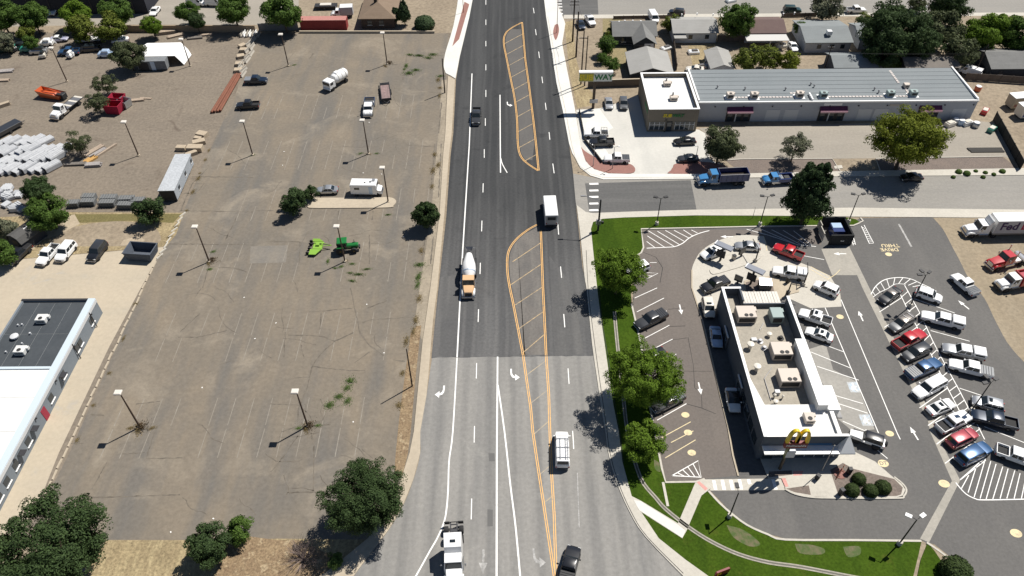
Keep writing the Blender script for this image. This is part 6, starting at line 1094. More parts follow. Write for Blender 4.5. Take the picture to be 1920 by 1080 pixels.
# box truck by the hip roofed house
t, _ = place('box_truck', 'white cab box truck with grey cargo body beside the hip roofed house', 'truck', (620, 24), (662, 22), 1.2); chassis(t, -2.6, 2.4, .7); duals(t, (-1.7,), 1.1, .4); wheel(t, 2., .9, .4, .28); wheel(t, 2., -.9, .4, .28); conv_cab(t, 2.9, 'white', 1.1, 1.4, 1.0, 1.35, 2.1); bx(t, 'cargo_body', BOXS, -3.0, .3, -1.15, 1.15, .8, 2.9, .03); bx(t, 'cargo_roof', P['white'], -3.0, .3, -1.16, 1.16, 2.9, 2.94)
bx2 = G(612, 12); t = trailer('utility_trailer', 'black open trailer loaded with pale boards behind the red container', 612, 16, R(2), 6, 2.2, .5, BLK, 'yard vehicles'); bx(t, 'board_stack', P['cream'], -1.5, 1.5, -.8, .6, 1.05, 1.35)
# delivery bodies beyond the screen fence
for i, (px, py, lab) in enumerate(((1905, 188, 'tan sided cargo box with white roof beyond the screened fence'), (1922, 206, 'white roofed cargo box with blue lettered side beyond the screened fence'))):
    c = G(px, py + 12); bxo = empty('cargo_box', (c.x, c.y, 0), R(8), lab, 'container', 'cargo boxes'); part(bxo, 'shell', CONCO if i == 0 else P['cream'], -2.2, 6, -1.2, 1.2, .4, 2.9); part(bxo, 'roof_sheet', TRIM, -2.25, 6.05, -1.25, 1.25, 2.9, 3.0); part(bxo, 'side_print', plain('print_blue', (.06, .08, .3), .5) if i else BRICKP, -1.8, 2, -1.23, -1.2, .7, 1.4); part(bxo, 'skid', DSTEEL, -2, 5.8, -1., 1., .05, .4)

# lettering on the delivery trailer (its left side faces the camera)
txt('Fed', FEDEX, (FHL - 5.3, 1.29, 2.7), (R(90), 0, R(180)), 2.3, plain('purple_print', (.045, .02, .09)), .01, ax='LEFT', bold=.03); txt('Ex', FEDEX, (FHL - 9.15, 1.29, 2.7), (R(90), 0, R(180)), 2.3, plain('crimson_print', (.35, .02, .06)), .01, ax='LEFT', bold=.03)
o = part(FEDEX, 'side_panel', BOXS, -9.5, FHL - 4.5, 1.281, 1.286, 1.3, 3.95)
def ground_letters(body, px, py, size, rz, m, par, z=.031):
    c = G(px, py); txt(body, par, (c.x, c.y, z), (0, 0, rz), size, m, 0.)
ground_letters('THRU', 1669, 460.5, 1.25, R(180), YELLOWP, mlot); ground_letters('DRIVE', 1667.5, 468, 1.2, R(180), YELLOWP, mlot); ground_letters('DT', 1656, 869, .8, 0, plain('lettering_dark', (.12, .11, .1)), mlot, .033)
# ================================================================ trees, shrubs, weeds
def leafmat(name, c, var=.35, trans=.25):
    m = bpy.data.materials.new(name); m.use_nodes = True; t = m.node_tree; b = t.nodes['Principled BSDF']
    g = N(t, 'ShaderNodeNewGeometry'); lo = tuple(x * (1 - var) for x in c); hi = (min(c[0] * (1 + var * 1.2), 1), min(c[1] * (1 + var), 1), c[2] * (1 + var * .6))
    col = ramp(t, g.outputs['Random Per Island'], [(0, lo), (1, hi)])
    t.links.new(col, b.inputs['Base Color']); b.inputs['Roughness'].default_value = .65; b.inputs['Specular IOR Level'].default_value = .08
    tr = N(t, 'ShaderNodeBsdfTranslucent'); t.links.new(col, tr.inputs[0]); mx = N(t, 'ShaderNodeMixShader'); mx.inputs[0].default_value = trans
    t.links.new(b.outputs[0], mx.inputs[1]); t.links.new(tr.outputs[0], mx.inputs[2]); t.links.new(mx.outputs[0], t.nodes['Material Output'].inputs[0]); return m
LEAF = dict(ash=leafmat('leaf_ash', (.118, .198, .026), .35, .32), elm=leafmat('leaf_elm', (.048, .080, .032)), olive=leafmat('leaf_olive', (.155, .190, .028), .35, .32), pine=leafmat('leaf_pine', (.034, .060, .026), .4, .1), grey=leafmat('leaf_grey', (.15, .165, .115)), dgrey=leafmat('leaf_dull', (.085, .105, .055)), mid=leafmat('leaf_mid', (.080, .140, .032), .35, .3), shrub=leafmat('leaf_shrub', (.040, .062, .022), .3, .1), weed=leafmat('leaf_weed', (.095, .155, .045)), dry=leafmat('leaf_dry', (.20, .16, .085)), fir=leafmat('leaf_fir', (.05, .08, .04), .4, .1), willow=leafmat('leaf_willow', (.125, .158, .032)))
BARK = surf('bark', (.12, .09, .065), (.08, .06, .045), 2., 8, fine_amt=.3); DEADW = plain('dead_wood', (.22, .17, .15), .9)
def quads(cen, nrm, size, asp, rng):
    """leaf quads: centres, normals, half sizes -> verts, faces"""
    n = len(cen); r = rng.normal(size=(n, 3)); a = np.cross(nrm, r); a /= np.linalg.norm(a, axis=1)[:, None] + 1e-9; b = np.cross(nrm, a)
    a = a * size[:, None]; b = b * (size * asp)[:, None]
    v = np.stack([cen - a, cen + b * .9 - a * .1, cen + a, cen - b * .9 + a * .1], 1).reshape(-1, 3); f = np.arange(4 * n).reshape(n, 4); return v, f
def np_mesh(name, v, f):
    me = bpy.data.meshes.new(name); n = len(f); me.vertices.add(len(v)); me.vertices.foreach_set('co', v.astype(np.float32).ravel())
    me.loops.add(n * 4); me.loops.foreach_set('vertex_index', f.astype(np.int32).ravel()); me.polygons.add(n); me.polygons.foreach_set('loop_start', np.arange(0, 4 * n, 4, dtype=np.int32)); me.polygons.foreach_set('loop_total', np.full(n, 4, dtype=np.int32)); me.update(); return me
def crown_mesh(seed, shape='round', nclump=60, leaves=150, leaf=.055, clump=.27, rough=.25):
    """unit crown: radius 1, z from -1 to 1, clumps of leaves with gaps between"""
    rng = np.random.default_rng(seed); C = []; lob = rng.normal(size=(9, 3)); lob[:, 2] = np.abs(lob[:, 2]) * .7; lob /= np.linalg.norm(lob, axis=1)[:, None]
    while len(C) < nclump:
        d = rng.normal(size=3); d /= np.linalg.norm(d); rr = rng.uniform(.35, .86) ** .6
        k_ = max(0., float((lob @ d).max())); p = d * rr * (.72 + .36 * k_ ** 6)
        if shape == 'cone': h = (p[2] + 1) / 2; p[:2] *= (1.25 - 1.05 * h)
        if shape == 'flat': p[2] = abs(p[2]) * .8 - .3
        if shape == 'round' and p[2] < -.55: continue
        C.append(p)
    C = np.array(C); R_ = rng.uniform(.75, 1.25, nclump) * clump
    if shape == 'cone': R_ *= np.clip(1.25 - .45 * (C[:, 2] + 1), .45, 1.2)
    d = rng.normal(size=(nclump, leaves, 3)); d /= np.linalg.norm(d, axis=2)[..., None]; d[..., 2] = np.where(d[..., 2] < -.35, -d[..., 2], d[..., 2])
    rad = R_[:, None] * rng.uniform(.55, 1.08, (nclump, leaves)) ** .7; pos = C[:, None] + d * rad[..., None]; pos[..., 2] *= .92
    # stray sprigs break the outline
    nm = d * .8 + C[:, None] * .5 + rng.normal(size=d.shape) * .45; nm /= np.linalg.norm(nm, axis=2)[..., None]
    n = nclump * leaves; size = leaf * rng.uniform(.6, 1.35, n)
    v, f = quads(pos.reshape(-1, 3), nm.reshape(-1, 3), size, rng.uniform(.5, .8, n), rng); return np_mesh('crown', v, f), C
def trunk_mesh(C, zb, seed, r=.05, nb=9):
    rng = random.Random(seed); m = MB(); m.cyl((0, 0, zb), (0, 0, -.45), r, r * .75, 8); idx = rng.sample(range(len(C)), min(nb, len(C)))
    for i in idx:
        c = C[i] * .85; mid = Vector((c[0] * .4, c[1] * .4, -.35 + (c[2] + .4) * .4)); m.cyl((0, 0, -.6 + rng.random() * .25), mid, r * .55, r * .35, 6); m.cyl(mid, c, r * .35, r * .12, 5)
    return m.mesh('trunk', 40)
VAR = {}
def variant(key):
    if key not in VAR:
        k, i = key
        a = dict(round=dict(shape='round', nclump=95, leaves=170, leaf=.042, clump=.22), dense=dict(shape='round', nclump=190, leaves=170, leaf=.028, clump=.17), huge=dict(shape='round', nclump=300, leaves=200, leaf=.019, clump=.13), pine=dict(shape='cone', nclump=170, leaves=150, leaf=.03, clump=.17), cone=dict(shape='cone', nclump=80, leaves=110, leaf=.055, clump=.25), loose=dict(shape='round', nclump=52, leaves=130, leaf=.038, clump=.2), flat=dict(shape='flat', nclump=50, leaves=130, leaf=.06, clump=.26), small=dict(shape='round', nclump=42, leaves=150, leaf=.058, clump=.28), far=dict(shape='round', nclump=48, leaves=110, leaf=.062, clump=.27))[k]
        VAR[key] = crown_mesh(hash(k) % 1000 * 0 + len(k) * 17 + i * 101 + sum(map(ord, k)), **a)
    return VAR[key]
TN = [0]
def tree(label, cx, cy, rpx, leaf, kind='round', name='shade_tree', cat='tree', trunk=.9, vz=1., group=None, lean=None):
    """crown centre at photo pixel (cx, cy) with radius rpx pixels; the trunk stands under it on the ground"""
    TN[0] += 1; p = G(cx, cy, 3.); 
    for _ in range(4):
        Rm = rpx * 1.12 / SC(p); zc = Rm * vz * .75 + trunk; p = G(cx, cy, zc)
    root = empty(name, (p.x, p.y, 0), random.uniform(0, 6.28), label, cat, group)
    me, C = variant((kind, TN[0] % 3)); o = inst('crown', me, LEAF[leaf], root); o.location = (0, 0, zc); o.scale = (Rm, Rm, Rm * vz)
    t = inst('trunk', trunk_mesh(C, -zc / (Rm * vz), TN[0]), BARK, root); t.location = (0, 0, zc); t.scale = (Rm, Rm, Rm * vz); return root
gl = 'trees on the restaurant lawn'
tree('bright green lawn tree nearest the striped corner stalls', 1160, 510, 48, 'ash', 'dense', trunk=1.6, group=gl)
tree('large bright green lawn tree overhanging parked cars', 1206, 708, 71, 'ash', 'huge', trunk=1.6, group=gl)
tree('smaller darker lawn tree beside the curving drain channel', 1208, 828, 41, 'ash', 'round', trunk=1.2, group=gl)
tree('broad dark pine beside the black bin enclosure', 1521, 362, 62, 'pine', 'pine', 'pine_tree', trunk=.8, vz=1.3)
tree('large yellow green tree in front of the strip building', 1702, 262, 62, 'olive', 'dense', trunk=1.6)
tree('dark green tree at the paver island by the forecourt', 1351, 272, 37, 'dgrey', 'round', trunk=1.2)
tree('small silvery grey tree in the planting bed', 1491, 276, 28, 'grey', 'loose', trunk=1.0)
tree('round dark green tree at the edge of the old lot', 798, 402, 31, 'elm', 'cone', trunk=.4, vz=1.15)
tree('bushy green shrub at the end of the kerbed island', 549, 378, 26, 'elm', 'small', 'bush', 'bush', trunk=.1, vz=1.05)
tree('smaller green shrub between the big bush and silver sedan', 582, 364, 15, 'elm', 'small', 'bush', 'bush', trunk=.1)
tree('round green bush at the end of the crate row', 280, 398, 27, 'elm', 'small', 'bush', 'bush', trunk=.3)
tree('large green tree behind the dark gambrel shed', 92, 402, 37, 'mid', 'round', trunk=.4)
tree('dark tree behind the one at the gambrel shed', 72, 360, 29, 'elm', 'round', trunk=.6)
tree('pale green bush at the edge beside the gambrel shed', 12, 432, 22, 'grey', 'small', 'bush', 'bush', trunk=.2)
tree('dark bush at the edge beside the black pickup', 2, 478, 26, 'mid', 'small', 'bush', 'bush', trunk=.2)
tree('big dark elm at the corner where lot meets the turning lane', 684, 938, 76, 'elm', 'huge', trunk=1.2)
tree('huge dark elm beside the low grey building', 100, 1032, 108, 'elm', 'huge', trunk=1.4)
tree('dark leafy bush on the dry verge beside mulch', 392, 1022, 41, 'elm', 'round', 'bush', 'bush', trunk=.2)
tree('small green bush at the edge of the mulch bed', 450, 996, 26, 'mid', 'small', 'bush', 'bush', trunk=.1)
tree('low green shrub beside the bare grey shrub', 628, 1052, 16, 'weed', 'small', 'bush', 'bush', trunk=.0, vz=.7)
gt = 'trees along the back lot'
for i, (x, y, r_, lf, lab) in enumerate(((2, 32, 32, 'mid', 'bright tree at the end of the navy warehouse'), (62, 34, 29, 'mid', 'round tree beside the white wagon in front of the navy warehouse'), (142, 27, 28, 'ash', 'olive green tree behind the lavender sedan'), (218, 27, 30, 'mid', 'round green tree at the end of the tan wall'), (284, 50, 19, 'ash', 'small light green tree against the tan wall'), (352, 24, 22, 'mid', 'lopsided green tree beside black sedan on the back lot'), (368, 40, 17, 'elm', 'dark small tree pressed against the tan wall'), (438, 20, 33, 'mid', 'dense green tree at the far end of the tan wall'), (530, 24, 38, 'mid', 'large tree beside the red shipping container'))): tree(lab, x, y, r_, lf, 'round', group=gt, trunk=1.)
gy = 'scrubby trees in the yard'
for i, (x, y, r_, lf, k, lab) in enumerate(((152, 58, 26, 'willow', 'far', 'feathery olive tree between lavender sedan and boat'), (205, 56, 27, 'willow', 'far', 'feathery olive tree above the white stored sedan'), (48, 62, 17, 'willow', 'far', 'small olive tree beside the green machinery'), (8, 82, 20, 'grey', 'far', 'pale scrub tree at the yard edge beside machinery'), (60, 82, 14, 'mid', 'far', 'small green scrub growing through machinery'), (240, 105, 31, 'dgrey', 'round', 'grey green tree beside the white storage tent'), (196, 160, 22, 'dgrey', 'loose', 'thin grey green tree behind the red skips'), (182, 194, 22, 'dgrey', 'loose', 'straggly half dead tree next to the red skips'), (143, 268, 26, 'dgrey', 'loose', 'straggly tree growing beside the wrapped bundles'))): tree(lab, x, y, r_, lf, k, group=gy, trunk=.5)
tree('tall dark conifer beside the hip roofed house', 757, 24, 16, 'fir', 'cone', 'conifer_tree', trunk=.2, vz=1.7); tree('second dark conifer close to the hip roofed house', 742, 28, 13, 'fir', 'cone', 'conifer_tree', trunk=.2, vz=1.5)
gg = 'garden trees behind the shops'
for i, (x, y, r_, lf, k, lab) in enumerate(((1256, 45, 17, 'willow', 'far', 'soft willow between the gabled house and pale house'), (1383, 42, 36, 'mid', 'round', 'tall leafy tree between the pale house and brown roofed house'), (1548, 14, 30, 'grey', 'far', 'grey green street tree beside dark green car'), (1672, 60, 60, 'elm', 'dense', 'huge dark garden tree hiding a small house'), (1718, 80, 42, 'elm', 'dense', 'dark garden tree above the long garage'), (1655, 100, 36, 'elm', 'round', 'dark tree at the end of the long garage'), (1757, 58, 42, 'dgrey', 'round', 'dull green tree behind the brownish garage'), (1775, 12, 38, 'elm', 'round', 'dark tree at the kerb of the back street'), (1720, 8, 16, 'dgrey', 'far', 'small kerbside tree beside the half hidden white sedan'), (1835, 65, 38, 'ash', 'round', 'bright green tree near the corner house'), (1872, 60, 36, 'ash', 'round', 'bright tree over the corner house roof'), (1915, 70, 38, 'mid', 'round', 'green tree past the corner house'), (1800, 98, 32, 'dgrey', 'far', 'scrubby tree beside the white van in the yard'), (1138, 88, 19, 'mid', 'far', 'green bush left of the gabled house'), (1148, 62, 15, 'willow', 'far', 'thin dry tree beside white pickup and poles'), (1146, 122, 16, 'mid', 'far', 'green bush beneath the gabled house yard'), (1128, 110, 10, 'mid', 'far', 'small bush on the bare slope'), (1236, 132, 12, 'mid', 'far', 'low bush against the pitched outbuilding'), (1400, 112, 26, 'willow', 'far', 'olive hedge bush next to the garden shed'), (1440, 112, 24, 'willow', 'far', 'olive hedge bush in the middle of the hedge'), (1480, 116, 22, 'olive', 'far', 'olive hedge bush at the hedge end near the pole'), (1680, 120, 13, 'mid', 'far', 'small green bush between the two garages'), (1500, 55, 14, 'mid', 'far', 'green bush against the light blue house'), (1620, 40, 14, 'willow', 'far', 'olive bush beside light blue house'))): tree(lab, x, y, r_, lf, k, group=gg, trunk=.7 if r_ > 25 else .2)
# clipped shrubs
def shrub(label, px, py, rpx, leaf='shrub', vz=.85, group=None, cat='shrub'):
    p = G(px, py, .8); Rm = rpx / SC(p); root = empty('clipped_shrub', (p.x, p.y, 0), random.uniform(0, 6), label, cat, group)
    def f():
        rng = np.random.default_rng(5); n = 2600; d = rng.normal(size=(n, 3)); d /= np.linalg.norm(d, axis=1)[:, None]; d = d[d[:, 2] > -.6]; n = len(d); q = d * (1 + .05 * np.sin(d[:, :1] * 9) * np.cos(d[:, 1:2] * 8)) * rng.uniform(.93, 1.03, (n, 1)); nm = d + rng.normal(size=d.shape) * .35; nm /= np.linalg.norm(nm, axis=1)[:, None]; v, fc = quads(q, nm, rng.uniform(.05, .1, n), rng.uniform(.5, .8, n), rng); return np_mesh('foliage', v, fc)
    o = inst('foliage', cached('shrubmesh', f), LEAF[leaf], root); o.scale = (Rm, Rm, Rm * vz); o.location = (0, 0, Rm * vz * .6)
    c = inst('core', cached('shrubcore', lambda: MB().lathe([(.3, -.55), (.8, -.4), (.92, 0), (.78, .5), (.4, .85), (.1, .92)], 14).mesh('core', 40)), LEAF[leaf], root); c.scale = o.scale; c.location = o.location; return root
gs = 'clipped shrubs in the restaurant planter'
for (x, y, r_), lab in zip(((1612, 896, 13), (1599, 917, 14), (1634, 918, 14), (1657, 912, 15)), ('clipped shrub closest to the round plinth', 'round clipped shrub at the planter kerb beside tan walk', 'round clipped shrub touching the kerb mid planter', 'widest clipped shrub at the planter tip')): shrub(lab, x, y, r_, group=gs)
shrub('large dark clipped shrub at the lawn corner by the exit', 1792, 1072, 29, 'shrub'); shrub('wide dark round shrub by the pale dirt near conifers', 796, 47, 19, 'fir', .75)
for i, (x, y) in enumerate(((1800, 318), (1815, 321), (1832, 316), (1850, 319), (1866, 322), (1882, 317), (1790, 327), (1846, 327))): shrub('small grey green tuft in the planting bed by the pavement', x, y, random.uniform(4, 7), 'weed', .7, 'tufts in the planting bed', 'plant')
# bare grey shrub
c = G(570, 1050); ds = empty('bare_shrub', (c.x, c.y, 0), 0, 'leafless grey brown shrub on the dry verge', 'shrub'); rng = random.Random(3); m = MB()
for i in range(46):
    a, e = rng.uniform(0, 6.28), rng.uniform(.25, 1.3); L = rng.uniform(1.6, 3.2); p = Vector((0, 0, .1)); d = Vector((math.cos(a) * math.cos(e), math.sin(a) * math.cos(e), math.sin(e)))
    q = p + d * L * .5; m.cyl(p, q, .045, .03, 4, False)
    for k in range(5):
        d2 = (d + Vector((rng.uniform(-.6, .6), rng.uniform(-.6, .6), rng.uniform(-.3, .5)))).normalized(); s = q + d2 * L * rng.uniform(.25, .55); m.cyl(q, s, .022, .01, 3, False)
        d3 = (d2 + Vector((rng.uniform(-.7, .7), rng.uniform(-.7, .7), rng.uniform(-.4, .4)))).normalized(); m.cyl(s, s + d3 * .6, .012, .006, 3, False)
m.build('branches', DEADW, ds, fix=False)
# weeds: low leafy patches along cracks and at lamp feet
def weedmesh(seed, n=420, flat_=.25):
    rng = np.random.default_rng(seed); r = np.abs(rng.normal(size=n)) * .5; a = rng.uniform(0, 6.28, n); c = np.stack([r * np.cos(a), r * np.sin(a), np.clip(rng.uniform(.02, flat_, n) * (1.2 - r), .01, None)], 1); nm = rng.normal(size=(n, 3)) * .5 + np.array([0, 0, 1]); nm /= np.linalg.norm(nm, axis=1)[:, None]; v, f = quads(c, nm, rng.uniform(.03, .09, n), rng.uniform(.4, .8, n), rng); return np_mesh('weeds', v, f)
WM = [weedmesh(i) for i in range(3)]; DRYW = leafmat('leaf_brush', (.115, .085, .055))
def weed(px, py, rx, ry, leaf='weed', rz=0., h=1., lab='green weeds sprouting from the cracked old lot'):
    c = G(px, py); o = inst('weed_patch', WM[random.randrange(3)], LEAF[leaf] if isinstance(leaf, str) else leaf); o.location = (c.x, c.y, .01); o.rotation_euler = (0, 0, rz); o.scale = (rx, ry, (rx + ry) / 2 * h); tag(o, lab, 'weeds', 'weeds in the old lot', 'stuff'); return o
for x, y, rx, ry in ((657, 714, 1.3, 1.1), (651, 728, 1., .9), (636, 744, 1.2, .8), (619, 760, 1.3, 1.), (652, 752, .9, 1.1), (787, 497, 1.6, .8), (785, 520, .8, 1.8), (783, 535, .6, 1.4), (768, 103, 1.4, .8), (786, 105, 2.2, .7), (812, 103, 1.8, .9), (803, 109, 1.6, 1.), (767, 138, 1.8, 1.2), (780, 132, 1.6, .9), (762, 124, .8, 1.6), (826, 143, 1.2, .8), (758, 130, .6, 1.), (660, 527, 1.2, .5), (656, 512, 1., .4), (672, 515, 1.6, .5), (688, 505, 1.2, .4), (615, 490, .5, 1.2), (728, 403, 1.0, .4), (628, 503, .7, .4)): weed(x, y, rx, ry, 'weed', random.uniform(-.2, .2))
for x, y in ((825, 165), (824, 180), (822, 150), (815, 290), (812, 320), (822, 310), (810, 350), (790, 470), (786, 560), (780, 600), (775, 622), (762, 640), (755, 700), (748, 760)): weed(x, y, random.uniform(.5, 1.), random.uniform(.8, 1.8), 'dry', 0, .8, 'dry weeds along the dusty edge of the old lot')
for x, y in ((300, 480), (318, 445), (330, 425), (350, 395), (362, 360), (372, 335), (385, 300), (392, 282), (375, 325), (255, 570), (232, 635), (205, 700), (175, 760), (145, 825)): weed(x, y, random.uniform(.4, .8), random.uniform(.5, 1.2), 'dry', 0, .8, 'dry weeds along the line of wheel stops')
# ================================================================ lamps, poles, signs, yard goods
POLEB = plain('pole_rust_brown', (.085, .055, .04), .7); LAMPH = plain('lamp_head', (.62, .58, .52), .5); WOODPOLE = surf('pole_wood', (.06, .045, .035), (.045, .034, .027), 1., 8)
def place_lamp(label, px, py, h=8.2, head=(.0, .0), group='old lot lamp posts'):
    c = G(px, py); t = empty('lamp_post', (c.x, c.y, 0), 0, label, 'lamp post', group)
    inst('pole', cached('lp', lambda: MB().lathe([(.14, 0), (.13, .4), (.085, 1)], 10).mesh('pole', 40)), POLEB, t).scale = (1, 1, h); bpy.data.objects[t.children[0].name].scale = (1, 1, h)
    inst('base_plate', cached('lpb', lambda: MB().lathe([(.3, 0), (.3, .25), (.18, .3)], 12).mesh('base_plate')), CONCO, t)
    o = inst('lamp_head', cached('lph', lambda: MB().box(-.55, .45, -.42, .42, -.12, .16, .08).mesh('lamp_head')), LAMPH, t); o.location = (-.15, 0, h)
    l = inst('lens', cached('lpl', lambda: MB().box(-.42, .3, -.32, .32, -.17, -.12).mesh('lens')), HEAD, o); return t
LP = [((392.5, 491), 'lamp post with brushy weeds nearest the grassy verge'), ((262.5, 801), 'lamp post with tangled weeds nearest the low grey building'), ((577, 799), 'lamp post at the meeting of several cracks'), ((728, 379.5), 'lamp post on the kerbed island by the white walk-in van'), ((647, 490.5), 'lamp post just past the green tractor'), ((691, 289), 'lamp post in front of the white crew truck'), ((726, 121), 'lamp post with dry brush below the hip roofed house'), ((541, 124), 'lamp post nearest the red container'), ((474, 291), 'lamp post beside the row of concrete blocks'), ((260, 292), 'lamp post standing alone in the dirt yard')]
for (x, y), lab in LP: place_lamp(lab, x, y)
place_lamp('tall lamp post beside the orange skip', 126, 153, 8.6); place_lamp('lamp post beside the white storage tent', 357, 124, 7.)
for x, y, r_ in ((262, 801, 1.4), (577, 799, 1.2), (395, 489, 1.1), (726, 119, 1.2)):
    weed(x + 4, y, r_, r_ * .9, DRYW, 0, 2.2, 'tangled dry brush around a lamp foot'); weed(x - 4, y + 5, r_ * .5, r_ * 1.2, 'dry', .5, .8, 'dry weeds at a lamp foot')
for x, y in ((400, 472), (394, 505), (474, 291), (691, 289), (676, 288), (706, 288), (541, 124), (552, 122), (647, 490), (660, 495), (640, 500), (560, 803), (596, 798), (245, 803), (285, 803)): weed(x, y, .9, .5, 'dry' if x % 2 else 'weed', random.uniform(-.5, .5), .7, 'thin weeds in cracks around a lamp foot')
# lot lamps at the restaurant
def fork_lamp(label, px, py, h, heads, base=True):
    c = G(px, py); t = empty('lot_lamp', (c.x, c.y, 0), 0, label, 'lamp post', 'restaurant lot lamps'); MB().lathe([(.1, .5), (.07, h)], 10).build('pole', BLK, t, 40)
    MB().lathe([(.32, 0), (.32, .75), (.28, .8)], 14).build('concrete_base', CONC, t, 40)
    for a in heads:
        d = Vector((math.cos(a), math.sin(a), 0)); ar = MB().tube([(0, 0, h - .1), d * .7 + Vector((0, 0, h + .05))], .04).build('lamp_arm', BLK, t)
        MB().obox(d * 1.0 + Vector((0, 0, h + .05)), d * .38, Vector((-d.y, d.x, 0)) * .24, (0, 0, .09)).build('lamp_head', BLK if len(heads) != 2 or py < 900 else TRIM, ar)
    return t
fork_lamp('twin headed lamp on the lawn by the hatched corner', 1231, 422, 6.3, (R(160), R(20))); fork_lamp('twin headed lamp on the lawn strip near the pine', 1424, 423, 6.8, (R(170), R(20))); fork_lamp('twin headed lamp at the tip of the lawn by the entrance', 1590, 418, 6.5, (R(160), R(20)))
fork_lamp('lamp with white base beside the lawn path', 1367, 970, 6.2, (R(90),)); fork_lamp('twin headed lamp at the lawn edge by the exit', 1685, 1021, 6.4, (R(150), R(30))); fork_lamp('three headed lamp among the slanted stalls under white crossover', 1705, 576, 7.4, (R(110), R(40), R(175))); fork_lamp('three headed lamp behind the dark navy pickup', 1820, 772, 7.0, (R(110), R(30), R(190)))
# street furniture along the road
def pole(name, label, px, py, h, r=.13, m=None, cat='pole', arms=(), group='utility poles', wires=None):
    c = G(px, py); t = empty(name, (c.x, c.y, 0), 0, label, cat, group); MB().lathe([(r, 0), (r * .7, h)], 10).build('pole', m or WOODPOLE, t, 40)
    for z, L in arms:
        a = MB().box(-L / 2, L / 2, -.06, .06, z - .07, z + .07).build('cross_arm', m or WOODPOLE, t)
        for k in (-.45, -.2, .2, .45): MB().lathe([(.05, 0), (.07, .08), (.03, .2)], 8, (k * L, 0, z + .07)).build('insulator', TRIM, a)
    return t
UP = [pole('utility_pole', 'tall utility pole standing furthest up the bare slope', 1073.5, 78, 11.2, .22, arms=((9.6, 2.4), (10.4, 2.2))), pole('utility_pole', 'tall utility pole second along the bare slope', 1080, 107, 11.6, .22, arms=((9.8, 2.4),)), pole('utility_pole', 'utility pole behind the sandwich pole sign', 1089, 158, 13.2, .17, arms=((11.5, 2.0),)), pole('utility_pole', 'thinner utility pole right behind the sandwich pole sign', 1096, 161, 12.4, .15)]
pole('utility_pole', 'wooden utility pole in the mulch strip by the road', 773, 724, 8.6, .12); pole('utility_pole', 'dark wooden pole by the end of the white pavement', 834, 174, 8.6, .16); pole('utility_pole', 'leaning wooden pole behind the strip building', 1546, 130, 6., .12, arms=((5.6, 1.6),)); pole('utility_pole', 'wooden pole in the yard behind the strip building corner', 1826, 142, 8, .12)
pole('sign_post', 'thin rusty post on the paver island beside the crossing', 1044, 62, 10, .08, RUST, 'post', group='thin posts'); pole('sign_post', 'thin rusty post on the brick strip', 869, 24, 7, .08, RUST, 'post', group='thin posts'); pole('sign_post', 'thin grey signpost on the lawn strip', 1411, 409, 2.6, .05, STEEL, 'post', group='thin posts')
sgp = empty('signal_pole', G(1121, 433), 0, 'dark street pole with control cabinet at the lawn corner', 'pole'); MB().lathe([(.2, 0), (.14, 7.3)], 12).build('pole', BLK, sgp, 40); MB().tube([(0, 0, 7.1), (-2.8, .6, 7.7)], .06).build('mast_arm', STEEL, sgp); bx(sgp, 'lamp_head', STEEL, -3.6, -2.7, .48, .76, 7.62, 7.78); bx(sgp, 'control_cabinet', STEEL, -.45, .4, -.3, .3, 1.6, 2.6, .04); bx(sgp, 'push_button', BLK, .5, .9, -.2, .2, 1.8, 2.3)
def street_light(label, px, py, h, d):
    c = G(px, py); t = empty('street_light', (c.x, c.y, .12), 0, label, 'street light', 'forecourt street lights'); MB().lathe([(.08, 0), (.05, h)], 8).build('pole', STEEL, t, 40); MB().tube([(0, 0, h), (d, 0, h + .15)], .04).build('lamp_arm', STEEL, t); bx(t, 'lamp_head', TRIM, min(d, d * 1.5), max(d, d * 1.5), -.14, .14, h + .08, h + .22)
street_light('slim street light on the long paver island', 1148, 317, 5.2, .7); street_light('slim street light by the forecourt tree', 1304, 300, 3.2, -.4); street_light('slim street light at the paver corner', 1112, 312, 5, -.4)
# sagging wires between the tall poles
for i, (a, b, z) in enumerate(((0, 1, 10.5), (1, 2, 9.9), (0, 1, 9.7))):
    A, B = UP[a].location, UP[b].location; pts = [(A.x + (B.x - A.x) * k / 8 + (.9 if i == 0 else -.9), A.y + (B.y - A.y) * k / 8, z - .5 * math.sin(math.pi * k / 8)) for k in range(9)]; w = MB().tube(pts, .03, 4).build('power_line', BLK); tag(w, ('overhead wire between the two tallest utility poles, upper strand', 'overhead wire from the second utility pole to the sign poles', 'overhead wire between the two tallest utility poles, lower strand')[i], 'wire', 'overhead wires')
A = UP[2].location; E_ = Vector((112, 160, 8))
for k, z in enumerate((11.2, 10.4)): pts = [(A.x + (E_.x - A.x) * j / 14, A.y + (158.9 + k - A.y) * j / 14 + .5, z + (7.5 - z) * j / 14 - 1.2 * math.sin(math.pi * j / 14)) for j in range(15)]; w = MB().tube(pts, .012, 4).build('power_line', BLK); tag(w, ('upper long wire running behind the strip building', 'lower long wire running behind the strip building')[k], 'wire', 'overhead wires')
